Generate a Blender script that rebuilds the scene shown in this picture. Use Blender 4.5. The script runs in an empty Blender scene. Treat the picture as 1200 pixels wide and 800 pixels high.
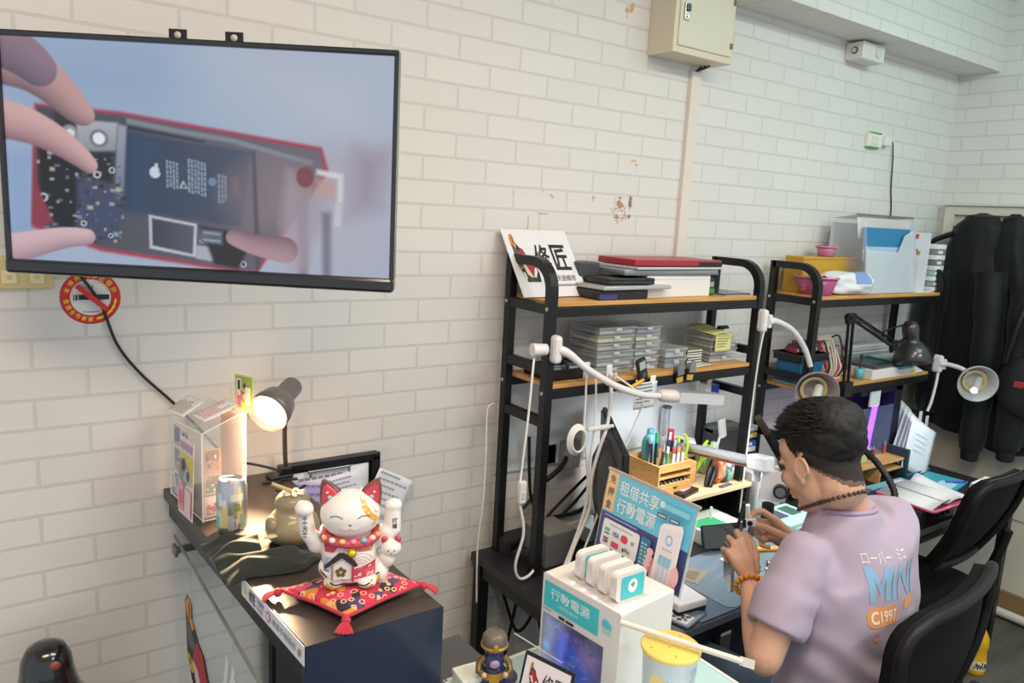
import bpy, bmesh, math, random
from mathutils import Matrix, Vector, Euler
from mathutils.bvhtree import BVHTree
from mathutils import noise as mnoise
random.seed(7)
PI = math.pi
SC = bpy.context.scene
COL = SC.collection
V = Vector

# ------------------------------------------------------------------ materials
MATS = {}
def lin(h):
    h = h.lstrip('#')
    out = []
    for i in (0, 2, 4):
        c = int(h[i:i+2], 16)/255
        out.append(c/12.92 if c <= .04045 else ((c+.055)/1.055)**2.4)
    return (*out, 1)
def mat(col, rough=.5, metal=0, alpha=1, emit=0, coat=0, trans=0, bump=0, bscale=60, vary=0, spec=.5, sheen=0):
    key = (col, rough, metal, alpha, emit, coat, trans, bump, bscale, vary, spec, sheen)
    if key in MATS: return MATS[key]
    m = bpy.data.materials.new('mat_'+col.lstrip('#'))
    m.use_nodes = True
    nt = m.node_tree; b = nt.nodes['Principled BSDF']
    b.inputs['Base Color'].default_value = lin(col)
    b.inputs['Roughness'].default_value = rough
    b.inputs['Metallic'].default_value = metal
    b.inputs['Alpha'].default_value = alpha
    b.inputs['Coat Weight'].default_value = coat
    b.inputs['Coat Roughness'].default_value = .08
    b.inputs['Transmission Weight'].default_value = trans
    b.inputs['Specular IOR Level'].default_value = spec
    b.inputs['Sheen Weight'].default_value = sheen
    if emit:
        b.inputs['Emission Color'].default_value = lin(col)
        b.inputs['Emission Strength'].default_value = emit
    if bump or vary:
        tc = nt.nodes.new('ShaderNodeTexCoord')
        nz = nt.nodes.new('ShaderNodeTexNoise'); nz.inputs['Scale'].default_value = bscale; nz.inputs['Detail'].default_value = 4
        nt.links.new(tc.outputs['Object'], nz.inputs['Vector'])
        if bump:
            bp = nt.nodes.new('ShaderNodeBump'); bp.inputs['Strength'].default_value = bump; bp.inputs['Distance'].default_value = .003
            nt.links.new(nz.outputs['Fac'], bp.inputs['Height']); nt.links.new(bp.outputs['Normal'], b.inputs['Normal'])
        if vary:
            mx = nt.nodes.new('ShaderNodeMix'); mx.data_type = 'RGBA'; mx.blend_type = 'MULTIPLY'
            mr = nt.nodes.new('ShaderNodeMapRange'); mr.inputs[1].default_value = .3; mr.inputs[2].default_value = .7
            mr.inputs[3].default_value = 1-vary; mr.inputs[4].default_value = 1
            nt.links.new(nz.outputs['Fac'], mr.inputs[0])
            mx.inputs[0].default_value = 1
            mx.inputs[6].default_value = lin(col)
            nt.links.new(mr.outputs[0], mx.inputs[7])
            nt.links.new(mx.outputs[2], b.inputs['Base Color'])
    MATS[key] = m
    return m

BLACK = mat('#17171a', .45, bump=.15, bscale=200)
BLACKP = mat('#101012', .35)
STEEL = mat('#15161a', .38, metal=.2)
WHITEP = mat('#e9e8e6', .35)
CHROME = mat('#cfd2d6', .18, metal=1)
GREYM = mat('#8f9398', .35, metal=.8)
PAPER = mat('#eceef2', .7)
GLASS = mat('#e6f0f0', .04, alpha=.16)
CLEAR = mat('#d9dee0', .1, alpha=.26)
ACRY = mat('#eceff0', .05, alpha=.15)
WCABLE = mat('#ecebe8', .45)
BCABLE = mat('#141416', .5)

def wood_mat(name, c1, c2, axis=0, scale=8):
    m = bpy.data.materials.new(name); m.use_nodes = True
    nt = m.node_tree; b = nt.nodes['Principled BSDF']; b.inputs['Roughness'].default_value = .5
    tc = nt.nodes.new('ShaderNodeTexCoord'); mp = nt.nodes.new('ShaderNodeMapping')
    s = [scale*8]*3; s[axis] = scale*.6
    mp.inputs['Scale'].default_value = s
    nz = nt.nodes.new('ShaderNodeTexNoise'); nz.inputs['Scale'].default_value = 1; nz.inputs['Detail'].default_value = 6; nz.inputs['Distortion'].default_value = .6
    cr = nt.nodes.new('ShaderNodeValToRGB')
    cr.color_ramp.elements[0].position = .3; cr.color_ramp.elements[0].color = lin(c1)
    cr.color_ramp.elements[1].position = .7; cr.color_ramp.elements[1].color = lin(c2)
    nt.links.new(tc.outputs['Object'], mp.inputs['Vector']); nt.links.new(mp.outputs[0], nz.inputs['Vector'])
    nt.links.new(nz.outputs['Fac'], cr.inputs[0]); nt.links.new(cr.outputs[0], b.inputs['Base Color'])
    return m
OAK = wood_mat('oak_board', '#c08a4a', '#d8a866')
BAMBOO = wood_mat('bamboo_wood', '#cf9a55', '#e3b878', 0, 10)
PALEWOOD = wood_mat('pale_pine', '#dcbf94', '#ecd6b2', 0, 6)

# ------------------------------------------------------------------ object helpers
WM = {}
def wmat(o): return WM.get(o.name, Matrix())
def thing(name, label, cat, loc, group=None, rz=0):
    o = bpy.data.objects.new(name, None); COL.objects.link(o)
    o.empty_display_size = .03
    o.location = loc; o.rotation_euler = (0, 0, rz)
    o['label'] = label; o['category'] = cat
    if group: o['group'] = group
    WM[o.name] = Matrix.Translation(loc) @ Matrix.Rotation(rz, 4, 'Z')
    return o
def tag(o, label, cat, group=None):
    o['label'] = label; o['category'] = cat
    if group: o['group'] = group
    return o
def dup(o, loc, rz=0, label=None, group=None, parent=None):
    c = o.copy(); COL.objects.link(c)
    if parent is None:
        c.location = loc; c.rotation_euler = (0, 0, rz)
        if label: c['label'] = label
        if group: c['group'] = group
    else:
        c.parent = parent
    for ch in list(o.children): dup(ch, None, parent=c)
    return c
def frame(origin, xdir, ydir):
    """matrix whose local x, y lie along the given world directions and z is their normal"""
    x = V(xdir).normalized(); y = V(ydir); y = (y-x*y.dot(x)).normalized(); z = x.cross(y)
    m = Matrix((x, y, z)).transposed().to_4x4(); m.translation = V(origin)
    return m
def RZ(a, loc=(0, 0, 0)): return Matrix.Translation(loc) @ Matrix.Rotation(a, 4, 'Z')

class MB:
    def __init__(s, M=None):
        s.v = []; s.f = []; s.mi = []; s.sm = []; s.mats = []; s.M = M or Matrix(); s.lay = 0
    def m(s, mt):
        if mt not in s.mats: s.mats.append(mt)
        return s.mats.index(mt)
    def add(s, vs, fs, mt, smooth=False, M=None):
        T = s.M @ M if M is not None else s.M
        n = len(s.v); k = s.m(mt)
        s.v += [T @ V(p) for p in vs]
        for f in fs:
            s.f.append([i+n for i in f]); s.mi.append(k); s.sm.append(smooth)
        return s
    def bm(s, bm, mt, smooth=False, M=None):
        bm.verts.index_update()
        vs = [v.co.copy() for v in bm.verts]; fs = [[v.index for v in f.verts] for f in bm.faces]
        bm.free()
        return s.add(vs, fs, mt, smooth, M)
    def box(s, c, d, mt, bev=0, M=None, seg=2):
        bm = bmesh.new(); bmesh.ops.create_cube(bm, size=1)
        for v in bm.verts: v.co = V((v.co.x*d[0], v.co.y*d[1], v.co.z*d[2]))
        if bev:
            bmesh.ops.bevel(bm, geom=bm.edges[:], offset=min(bev, min(d)*.49), segments=seg, affect='EDGES', profile=.5)
        T = Matrix.Translation(c)
        return s.bm(bm, mt, False, (M @ T) if M is not None else T)
    def b2(s, a, b, mt, bev=0, M=None):
        c = [(p+q)/2 for p, q in zip(a, b)]; d = [abs(q-p) for p, q in zip(a, b)]
        return s.box(c, d, mt, bev, M)
    def cyl(s, p0, p1, r0, mt, r1=None, n=16, M=None, smooth=True):
        return s.rings([(V(p0), r0), (V(p1), r0 if r1 is None else r1)], mt, n, M, smooth)
    def rings(s, pr, mt, n=12, M=None, smooth=True, cap=True):
        pts = [V(p) for p, r in pr]; vs = []; fs = []; up = None
        for i, (p, r) in enumerate(pr):
            t = (pts[min(i+1, len(pts)-1)]-pts[max(i-1, 0)])
            t = t.normalized() if t.length > 1e-9 else V((0, 0, 1))
            if up is None:
                up = V((0, 0, 1)) if abs(t.z) < .9 else V((1, 0, 0))
            x = up.cross(t)
            if x.length < 1e-6: x = t.orthogonal()
            x.normalize(); y = t.cross(x).normalized(); up = y
            ra, rb = r if isinstance(r, (tuple, list)) else (r, r)
            for k in range(n):
                a = 2*PI*k/n
                vs.append(V(p)+x*(ra*math.cos(a))+y*(rb*math.sin(a)))
        for i in range(len(pr)-1):
            for k in range(n):
                a = i*n+k; b = i*n+(k+1) % n
                fs.append([a, b, b+n, a+n])
        s.add(vs, fs, mt, smooth, M)
        if cap:
            s.add(vs[:n], [list(range(n))[::-1]], mt, False, M); s.add(vs[-n:], [list(range(n))], mt, False, M)
        return s
    def tube(s, pts, r, mt, n=8, sub=6, M=None, cap=True):
        P = [V(p) for p in pts]
        if sub > 1 and len(P) > 2: P = catmull(P, sub)
        if isinstance(r, (list, tuple)):
            k = len(P)-1; rr = []
            for i in range(len(P)):
                t = i/k*(len(r)-1); j = min(int(t), len(r)-2); rr.append(r[j]+(r[j+1]-r[j])*(t-j))
        else: rr = [r]*len(P)
        return s.rings(list(zip(P, rr)), mt, n, M, True, cap)
    def lathe(s, prof, c, mt, n=24, M=None, smooth=True):
        vs = []; fs = []
        for r, z in prof:
            for k in range(n):
                a = 2*PI*k/n; vs.append((c[0]+r*math.cos(a), c[1]+r*math.sin(a), c[2]+z))
        for i in range(len(prof)-1):
            for k in range(n):
                a = i*n+k; b = i*n+(k+1) % n; fs.append([a, b, b+n, a+n])
        return s.add(vs, fs, mt, smooth, M)
    def sph(s, c, r, mt, n=20, M=None, R=None):
        bm = bmesh.new(); bmesh.ops.create_uvsphere(bm, u_segments=n, v_segments=max(8, n*2//3), radius=1)
        r = (r, r, r) if not isinstance(r, (tuple, list)) else r
        T = Matrix.Translation(c)
        if R is not None: T = T @ R.to_4x4()
        T = T @ Matrix.Diagonal((*r, 1))
        return s.bm(bm, mt, True, (M @ T) if M is not None else T)
    def prism(s, pts, h, mt, M=None, z0=0):
        n = len(pts)
        ar = sum(pts[i][0]*pts[(i+1) % n][1]-pts[(i+1) % n][0]*pts[i][1] for i in range(n))
        if ar < 0: pts = pts[::-1]
        vs = [(x, y, z0) for x, y in pts]+[(x, y, z0+h) for x, y in pts]
        fs = [list(range(n))[::-1], list(range(n, 2*n))]+[[i, (i+1) % n, (i+1) % n+n, i+n] for i in range(n)]
        return s.add(vs, fs, mt, False, M)
    def grid(s, fn, nu, nv, mt, smooth=True, M=None, thick=0):
        vs = [V(fn(i/nu, j/nv)) for j in range(nv+1) for i in range(nu+1)]
        fs = [[j*(nu+1)+i, j*(nu+1)+i+1, (j+1)*(nu+1)+i+1, (j+1)*(nu+1)+i] for j in range(nv) for i in range(nu)]
        if thick:
            n = len(vs); nr = [V((0, 0, 0)) for _ in vs]
            for f in fs:
                w = (vs[f[1]]-vs[f[0]]).cross(vs[f[3]]-vs[f[0]])
                for i in f: nr[i] = nr[i]+w
            lo = [v-w.normalized()*thick if w.length > 0 else v for v, w in zip(vs, nr)]
            rim = [i for i in range(nu)]+[j*(nu+1)+nu for j in range(nv)]+[nv*(nu+1)+i for i in range(nu, 0, -1)]+[j*(nu+1) for j in range(nv, 0, -1)]
            fs2 = [[i+n for i in f][::-1] for f in fs]
            side = [[rim[k], rim[(k+1) % len(rim)], rim[(k+1) % len(rim)]+n, rim[k]+n][::-1] for k in range(len(rim))]
            return s.add(vs+lo, fs+fs2+side, mt, smooth, M)
        return s.add(vs, fs, mt, smooth, M)
    # ---- thin printed layers on a flat face: local xy plane of s.M, each layer slightly above the last
    def up(s):
        s.lay += 1
        return s.lay*.00025
    def rect(s, x0, y0, x1, y1, mt, z=None):
        z = s.up() if z is None else z
        return s.add([(x0, y0, z), (x1, y0, z), (x1, y1, z), (x0, y1, z)], [[0, 1, 2, 3]], mt)
    def poly(s, pts, mt, z=None):
        z = s.up() if z is None else z
        n = len(pts)
        ar = sum(pts[i][0]*pts[(i+1) % n][1]-pts[(i+1) % n][0]*pts[i][1] for i in range(n))
        if ar < 0: pts = pts[::-1]
        bm = bmesh.new(); vs = [bm.verts.new((x, y, z)) for x, y in pts]; bm.faces.new(vs)
        bmesh.ops.triangulate(bm, faces=bm.faces[:])
        return s.bm(bm, mt)
    def disc(s, x, y, rx, ry, mt, n=28, z=None):
        return s.poly([(x+rx*math.cos(2*PI*k/n), y+ry*math.sin(2*PI*k/n)) for k in range(n)], mt, z)
    def rrect(s, x0, y0, x1, y1, r, mt, z=None):
        return s.poly(rr_pts(x0, y0, x1, y1, r), mt, z)
    def line(s, pts, w, mt, z=None):
        z = s.up() if z is None else z
        for (x0, y0), (x1, y1) in zip(pts, pts[1:]):
            d = math.hypot(x1-x0, y1-y0) or 1; nx, ny = -(y1-y0)/d*w/2, (x1-x0)/d*w/2
            s.add([(x0-nx, y0-ny, z), (x1-nx, y1-ny, z), (x1+nx, y1+ny, z), (x0+nx, y0+ny, z)], [[0, 1, 2, 3]], mt)
        return s
    def text(s, t, x0, y0, x1, y1, mt, bold=.0, z=None, rot=0, keep=False):
        """lettering fitted to the box x0..x1, y0..y1"""
        z = s.up() if z is None else z
        vs, fs = text_mesh(t, bold)
        if not vs: return s
        ax = min(v[0] for v in vs); bx = max(v[0] for v in vs); ay = min(v[1] for v in vs); by = max(v[1] for v in vs)
        sx = (x1-x0)/max(bx-ax, 1e-6); sy = (y1-y0)/max(by-ay, 1e-6)
        if keep: sx = sy = min(sx, sy)
        cx, cy = (x0+x1)/2, (y0+y1)/2; out = []
        for p in vs:
            u = (p[0]-(ax+bx)/2)*sx; w = (p[1]-(ay+by)/2)*sy
            if rot: u, w = u*math.cos(rot)-w*math.sin(rot), u*math.sin(rot)+w*math.cos(rot)
            out.append((cx+u, cy+w, z))
        return s.add(out, fs, mt)
    def merge(s, o):
        n = len(s.v); s.v += o.v
        for f, k, sm in zip(o.f, o.mi, o.sm):
            s.f.append([i+n for i in f]); s.mi.append(s.m(o.mats[k])); s.sm.append(sm)
        return s
    def build(s, name, parent=None, label=None, cat=None, group=None, kind=None):
        if parent is None:
            xs = [p.x for p in s.v]; ys = [p.y for p in s.v]; zs = [p.z for p in s.v]
            W = Matrix.Translation(((min(xs)+max(xs))/2, (min(ys)+max(ys))/2, min(zs)))
        else: W = wmat(parent)
        I = W.inverted()
        me = bpy.data.meshes.new(name)
        me.from_pydata([I @ p for p in s.v], [], s.f)
        for mt in s.mats: me.materials.append(mt)
        me.polygons.foreach_set('material_index', s.mi); me.polygons.foreach_set('use_smooth', s.sm)
        me.update()
        o = bpy.data.objects.new(name, me); COL.objects.link(o)
        if parent is None:
            o.matrix_world = W; WM[o.name] = W
        else:
            o.parent = parent; WM[o.name] = W
        if label: o['label'] = label
        if cat: o['category'] = cat
        if group: o['group'] = group
        if kind: o['kind'] = kind
        return o
def rr_pts(x0, y0, x1, y1, r, k=5):
    P = []
    for cx, cy, a0 in ((x1-r, y1-r, 0), (x0+r, y1-r, 90), (x0+r, y0+r, 180), (x1-r, y0+r, 270)):
        for i in range(k+1):
            a = math.radians(a0+90*i/k); P.append((cx+r*math.cos(a), cy+r*math.sin(a)))
    return P
def catmull(P, sub):
    out = []
    for i in range(len(P)-1):
        p0 = P[max(i-1, 0)]; p1 = P[i]; p2 = P[i+1]; p3 = P[min(i+2, len(P)-1)]
        for k in range(sub):
            t = k/sub
            out.append(.5*((2*p1)+(p2-p0)*t+(2*p0-5*p1+4*p2-p3)*t*t+(3*p1-p0-3*p2+p3)*t**3))
    out.append(P[-1])
    return out
TX = {}
def text_mesh(t, bold=0):
    if (t, bold) in TX: return TX[(t, bold)]
    cu = bpy.data.curves.new('lettering', 'FONT'); cu.body = t; cu.offset = bold; cu.resolution_u = 3
    o = bpy.data.objects.new('lettering', cu); COL.objects.link(o)
    dg = bpy.context.evaluated_depsgraph_get()
    me = o.evaluated_get(dg).to_mesh()
    r = ([tuple(v.co) for v in me.vertices], [list(p.vertices) for p in me.polygons])
    bpy.data.objects.remove(o); bpy.data.curves.remove(cu)
    TX[(t, bold)] = r
    return r
def remesh(mb, voxel, smooth=4, noise=None):
    """one continuous surface from overlapping solids; returns (verts, faces) in world space"""
    me = bpy.data.meshes.new('tmp'); me.from_pydata(mb.v, [], mb.f); me.update()
    o = bpy.data.objects.new('tmp', me); COL.objects.link(o)
    m = o.modifiers.new('r', 'REMESH'); m.mode = 'VOXEL'; m.voxel_size = voxel; m.adaptivity = 0
    if smooth:
        c = o.modifiers.new('s', 'SMOOTH'); c.factor = .5; c.iterations = smooth
    dg = bpy.context.evaluated_depsgraph_get()
    e = o.evaluated_get(dg); em = e.to_mesh()
    vs = [v.co.copy() for v in em.vertices]; fs = [list(p.vertices) for p in em.polygons]
    if noise:
        ns = [v.normal.copy() for v in em.vertices]
        vs = [p+n*noise(p, n) for p, n in zip(vs, ns)]
    bpy.data.objects.remove(o); bpy.data.meshes.remove(me)
    return vs, fs
def struct(name, mb, label=None):
    return mb.build(name, None, label, None, None, 'structure')

# ------------------------------------------------------------------ camera
cam = bpy.data.cameras.new('camera'); co = bpy.data.objects.new('camera', cam); COL.objects.link(co)
R_ = V((.81574, -.57597, .05312)); D_ = V((-.05509, -.16878, -.98411)); F_ = V((.57579, .79985, -.16941))
mw = Matrix((R_, -D_, -F_)).transposed().to_4x4(); mw.translation = V((-1.18389, -1.98364, 1.86876))
co.matrix_world = mw; cam.sensor_width = 36; cam.lens = 882.56/1200*36; cam.clip_start = .05
SC.camera = co
SC.view_settings.view_transform = 'Standard'; SC.view_settings.look = 'None'
SC.view_settings.gamma = 1; SC.view_settings.use_curve_mapping = False
SC.view_settings.exposure = 0.0

# ------------------------------------------------------------------ setting
def brick_mat(name, axis, ox, oz, c1='#e0deda', c2='#dcdad6', mort='#d0ceca', stains=False):
    m = bpy.data.materials.new(name); m.use_nodes = True
    nt = m.node_tree; L = nt.links.new; b = nt.nodes['Principled BSDF']; b.inputs['Roughness'].default_value = .6
    geo = nt.nodes.new('ShaderNodeNewGeometry'); sp = nt.nodes.new('ShaderNodeSeparateXYZ'); L(geo.outputs['Position'], sp.inputs[0])
    def math_(op, a, c):
        n = nt.nodes.new('ShaderNodeMath'); n.operation = op
        for i, q in enumerate((a, c)):
            if hasattr(q, 'is_linked'): L(q, n.inputs[i])
            else: n.inputs[i].default_value = q
        return n.outputs[0]
    ax = {'x': 0, 'y': 1}[axis]
    u = math_('ADD', math_('MULTIPLY', sp.outputs[ax], 1 if axis == 'x' else -1), ox)
    w = math_('ADD', sp.outputs[2], oz)
    cb = nt.nodes.new('ShaderNodeCombineXYZ'); L(u, cb.inputs[0]); L(w, cb.inputs[1])
    br = nt.nodes.new('ShaderNodeTexBrick'); L(cb.outputs[0], br.inputs['Vector'])
    br.inputs['Scale'].default_value = 1; br.inputs['Mortar Size'].default_value = .0046; br.inputs['Mortar Smooth'].default_value = .25
    br.inputs['Bias'].default_value = 0; br.inputs['Brick Width'].default_value = .21826; br.inputs['Row Height'].default_value = .07
    br.inputs['Color1'].default_value = lin(c1); br.inputs['Color2'].default_value = lin(c2); br.inputs['Mortar'].default_value = lin(mort)
    out = br.outputs['Color']
    nz = nt.nodes.new('ShaderNodeTexNoise'); nz.inputs['Scale'].default_value = 70; nz.inputs['Detail'].default_value = 5
    L(geo.outputs['Position'], nz.inputs['Vector'])
    if stains:
        # flaked paint and rust where an old shelf was torn off the wall
        def band(src, a, c, soft):
            r1 = nt.nodes.new('ShaderNodeMapRange'); r1.interpolation_type = 'SMOOTHSTEP'; L(src, r1.inputs[0]); r1.inputs[1].default_value = a-soft; r1.inputs[2].default_value = a+soft
            r2 = nt.nodes.new('ShaderNodeMapRange'); r2.interpolation_type = 'SMOOTHSTEP'; L(src, r2.inputs[0]); r2.inputs[1].default_value = c-soft; r2.inputs[2].default_value = c+soft
            r2.inputs[3].default_value = 1; r2.inputs[4].default_value = 0
            return math_('MULTIPLY', r1.outputs[0], r2.outputs[0])
        n2 = nt.nodes.new('ShaderNodeTexNoise'); n2.inputs['Scale'].default_value = 26; n2.inputs['Detail'].default_value = 7; n2.inputs['Roughness'].default_value = .65
        L(geo.outputs['Position'], n2.inputs['Vector'])
        for (x0, x1, z0, z1, soft, th, colr) in ((.2, .74, 1.915, 1.94, .018, .58, '#b98242'), (.63, .735, 1.85, 1.95, .015, .56, '#a8743a'),
                                                 (.72, .736, 1.905, 1.945, .006, .42, '#6b4420'), (.722, .733, 1.868, 1.88, .004, .3, '#4a3018'),
                                                 (.32, .36, 1.866, 1.869, .003, .3, '#77706a'), (.66, .73, 1.866, 1.869, .003, .4, '#8a6a45'),
                                                 (.28, .284, 1.81, 1.86, .003, .2, '#c08a50'), (.25, .32, 2.42, 2.52, .03, .6, '#d3a877'), (.62, .72, 2.5, 2.6, .03, .58, '#c99a66'),
                                                 (.7, .78, 2.03, 2.09, .02, .6, '#cfa271'), (.4, .6, 2.0, 2.06, .03, .66, '#d6b48a'), (.05, .12, 1.15, 1.24, .03, .63, '#c79a63'), (.44, .9, 2.23, 2.27, .02, .68, '#d6b48a')):
            k = math_('MULTIPLY', band(sp.outputs[0], x0, x1, soft), band(sp.outputs[2], z0, z1, soft))
            g = math_('GREATER_THAN', math_('ADD', n2.outputs['Fac'], math_('MULTIPLY', k, .12)), th+.12-.02)
            f = math_('MULTIPLY', math_('MULTIPLY', g, k), .85)
            mx = nt.nodes.new('ShaderNodeMix'); mx.data_type = 'RGBA'
            L(f, mx.inputs[0]); L(out, mx.inputs[6]); mx.inputs[7].default_value = lin(colr); out = mx.outputs[2]
    L(out, b.inputs['Base Color'])
    hh = math_('ADD', math_('MULTIPLY', br.outputs['Fac'], -1.0), math_('MULTIPLY', nz.outputs['Fac'], .35))
    bp = nt.nodes.new('ShaderNodeBump'); bp.inputs['Strength'].default_value = .35; bp.inputs['Distance'].default_value = .002
    L(hh, bp.inputs['Height']); L(bp.outputs['Normal'], b.inputs['Normal'])
    return m
WB = brick_mat('brick_paper_back', 'x', .10913+.21826*40, -2.436+.07*100, stains=True)
WBr = brick_mat('brick_paper_right', 'y', -.0563+.10913+.21826*40, -2.436+.07*100)
XR = 2.963
struct('wall_back', MB().b2((-3.4, 0, 0), (XR, .12, 3.1), WB))
struct('wall_right', MB().b2((XR, -4.4, 0), (XR+.12, .12, 3.1), WBr))
struct('trim_1', MB().b2((-3.4, -.19, 2.67), (XR, 0, 3.1), WB), 'brick patterned ceiling beam along the top of the back wall')
FLOORM = wood_mat('floor_planks', '#48463f', '#5c5a52', 0, 3)
struct('floor', MB().b2((-3.4, -4.4, -.06), (XR, 0, 0), FLOORM))
struct('ceiling', MB().b2((-3.4, -4.4, 3.1), (XR+.12, .12, 3.2), mat('#e6e4df', .8)))
DOORM = mat('#cfc9ba', .5)
d = MB()
d.b2((XR-.012, -.98, .03), (XR, -.09, 1.975), DOORM)
d.b2((XR-.02, -.94, .5), (XR-.012, -.13, 1.0), DOORM, .004)
d.b2((XR-.02, -.94, 1.1), (XR-.012, -.13, 1.9), DOORM, .004)
dr = struct('door_1', d, 'beige panelled door behind the hanging jackets')
fr = MB()
for a, c in (((XR-.035, -.09, 0), (XR, -.04, 2.02)), ((XR-.035, -1.03, 0), (XR, -.98, 2.02)), ((XR-.035, -.98, 1.975), (XR, -.09, 2.02)), ((XR-.05, -1.03, 2.02), (XR, -.04, 2.035))):
    fr.b2(a, c, mat('#d9d5c9', .45), .003)
fr.build('door_frame', dr)
struct('baseboard_right', MB().b2((XR-.03, -4.4, 0), (XR-.0125, 0, .13), mat('#8a6f4c', .5), .003))
struct('trim_2', MB().cyl((XR-.06, -4.4, .03), (XR-.06, -.0, .03), .022, mat('#cfcac0', .4)), 'pale pipe running along the foot of the right wall')
# ------------------------------------------------------------------ emblem: caped figure with two ear-like plumes (local box u 0..1, v 0..1)
def emblem(mb, fx, line=True):
    """fx maps emblem units (x 0..200, y 0..700 downwards) to the local plane"""
    K = mat('#26221f', .5); OR = mat('#e8963c', .5); RD = mat('#b8263c', .5); GY = mat('#5b5d60', .5); CR = mat('#e9d8c6', .5); YL = mat('#dfc02e', .5); WH = mat('#eceaea', .5)
    def P(pts, m): mb.poly([fx(*p) for p in pts], m)
    P([(-2, 70), (14, -4), (44, 6), (46, 110), (66, 150), (80, 190), (112, 215), (135, 330), (200, 480), (212, 560), (200, 690), (50, 690), (30, 560), (8, 470), (4, 330), (2, 190)], K)
    P([(2, 72), (18, 4), (36, 14), (36, 110), (54, 150), (42, 205), (22, 172), (4, 132)], OR)
    P([(20, 40), (28, 40), (30, 150), (24, 150)], K)
    P([(8, 172), (40, 207), (60, 262), (50, 332), (20, 352), (10, 282)], GY)
    P([(72, 205), (104, 224), (124, 332), (188, 474), (198, 534), (140, 640), (130, 622), (80, 444), (42, 384), (54, 322), (60, 252)], RD)
    P([(42, 396), (72, 404), (128, 624), (114, 638), (70, 584), (54, 484)], CR)
    P([(30+22*math.cos(a*PI/10), 458+52*math.sin(a*PI/10)) for a in range(20)], YL)
    P([(26, 420), (34, 420), (34, 470), (26, 470)], K)
    P([(132, 620), (166, 504), (186, 486), (190, 546), (152, 638)], WH)
    P([(28, 545), (44, 560), (52, 640), (40, 660), (28, 610)], WH)
    P([(48, 560), (90, 630), (130, 670), (170, 640), (150, 690), (60, 690)], mat('#4a4636', .6))

# ------------------------------------------------------------------ television
TVM = frame((-1.1352, -.1952, 1.702), (.811, -.584, 0), (0, 0, 1)) ; TW, TH = .765, .454
tv = thing('television', 'black flat television swung out from the wall, showing an opened phone', 'television', TVM @ V((TW/2, 0, -.03)))
BZ = mat('#1b1c20', .22, coat=.4)
f = MB(TVM)
f.b2((0, -.004, -.03), (TW, .024, .004), BZ, .006); f.b2((0, TH-.011, -.03), (TW, TH, 0), BZ, .003)
f.b2((0, .02, -.03), (.009, TH-.009, 0), BZ, .003); f.b2((TW-.009, .02, -.03), (TW, TH-.009, 0), BZ, .003)
f.b2((.002, .002, -.032), (TW-.002, TH-.002, -.012), BZ)
f.build('bezel', tv)
f = MB(TVM); f.b2((.12, .05, -.075), (TW-.12, TH-.12, -.03), BLACKP, .015); f.build('rear_housing', tv)
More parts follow.
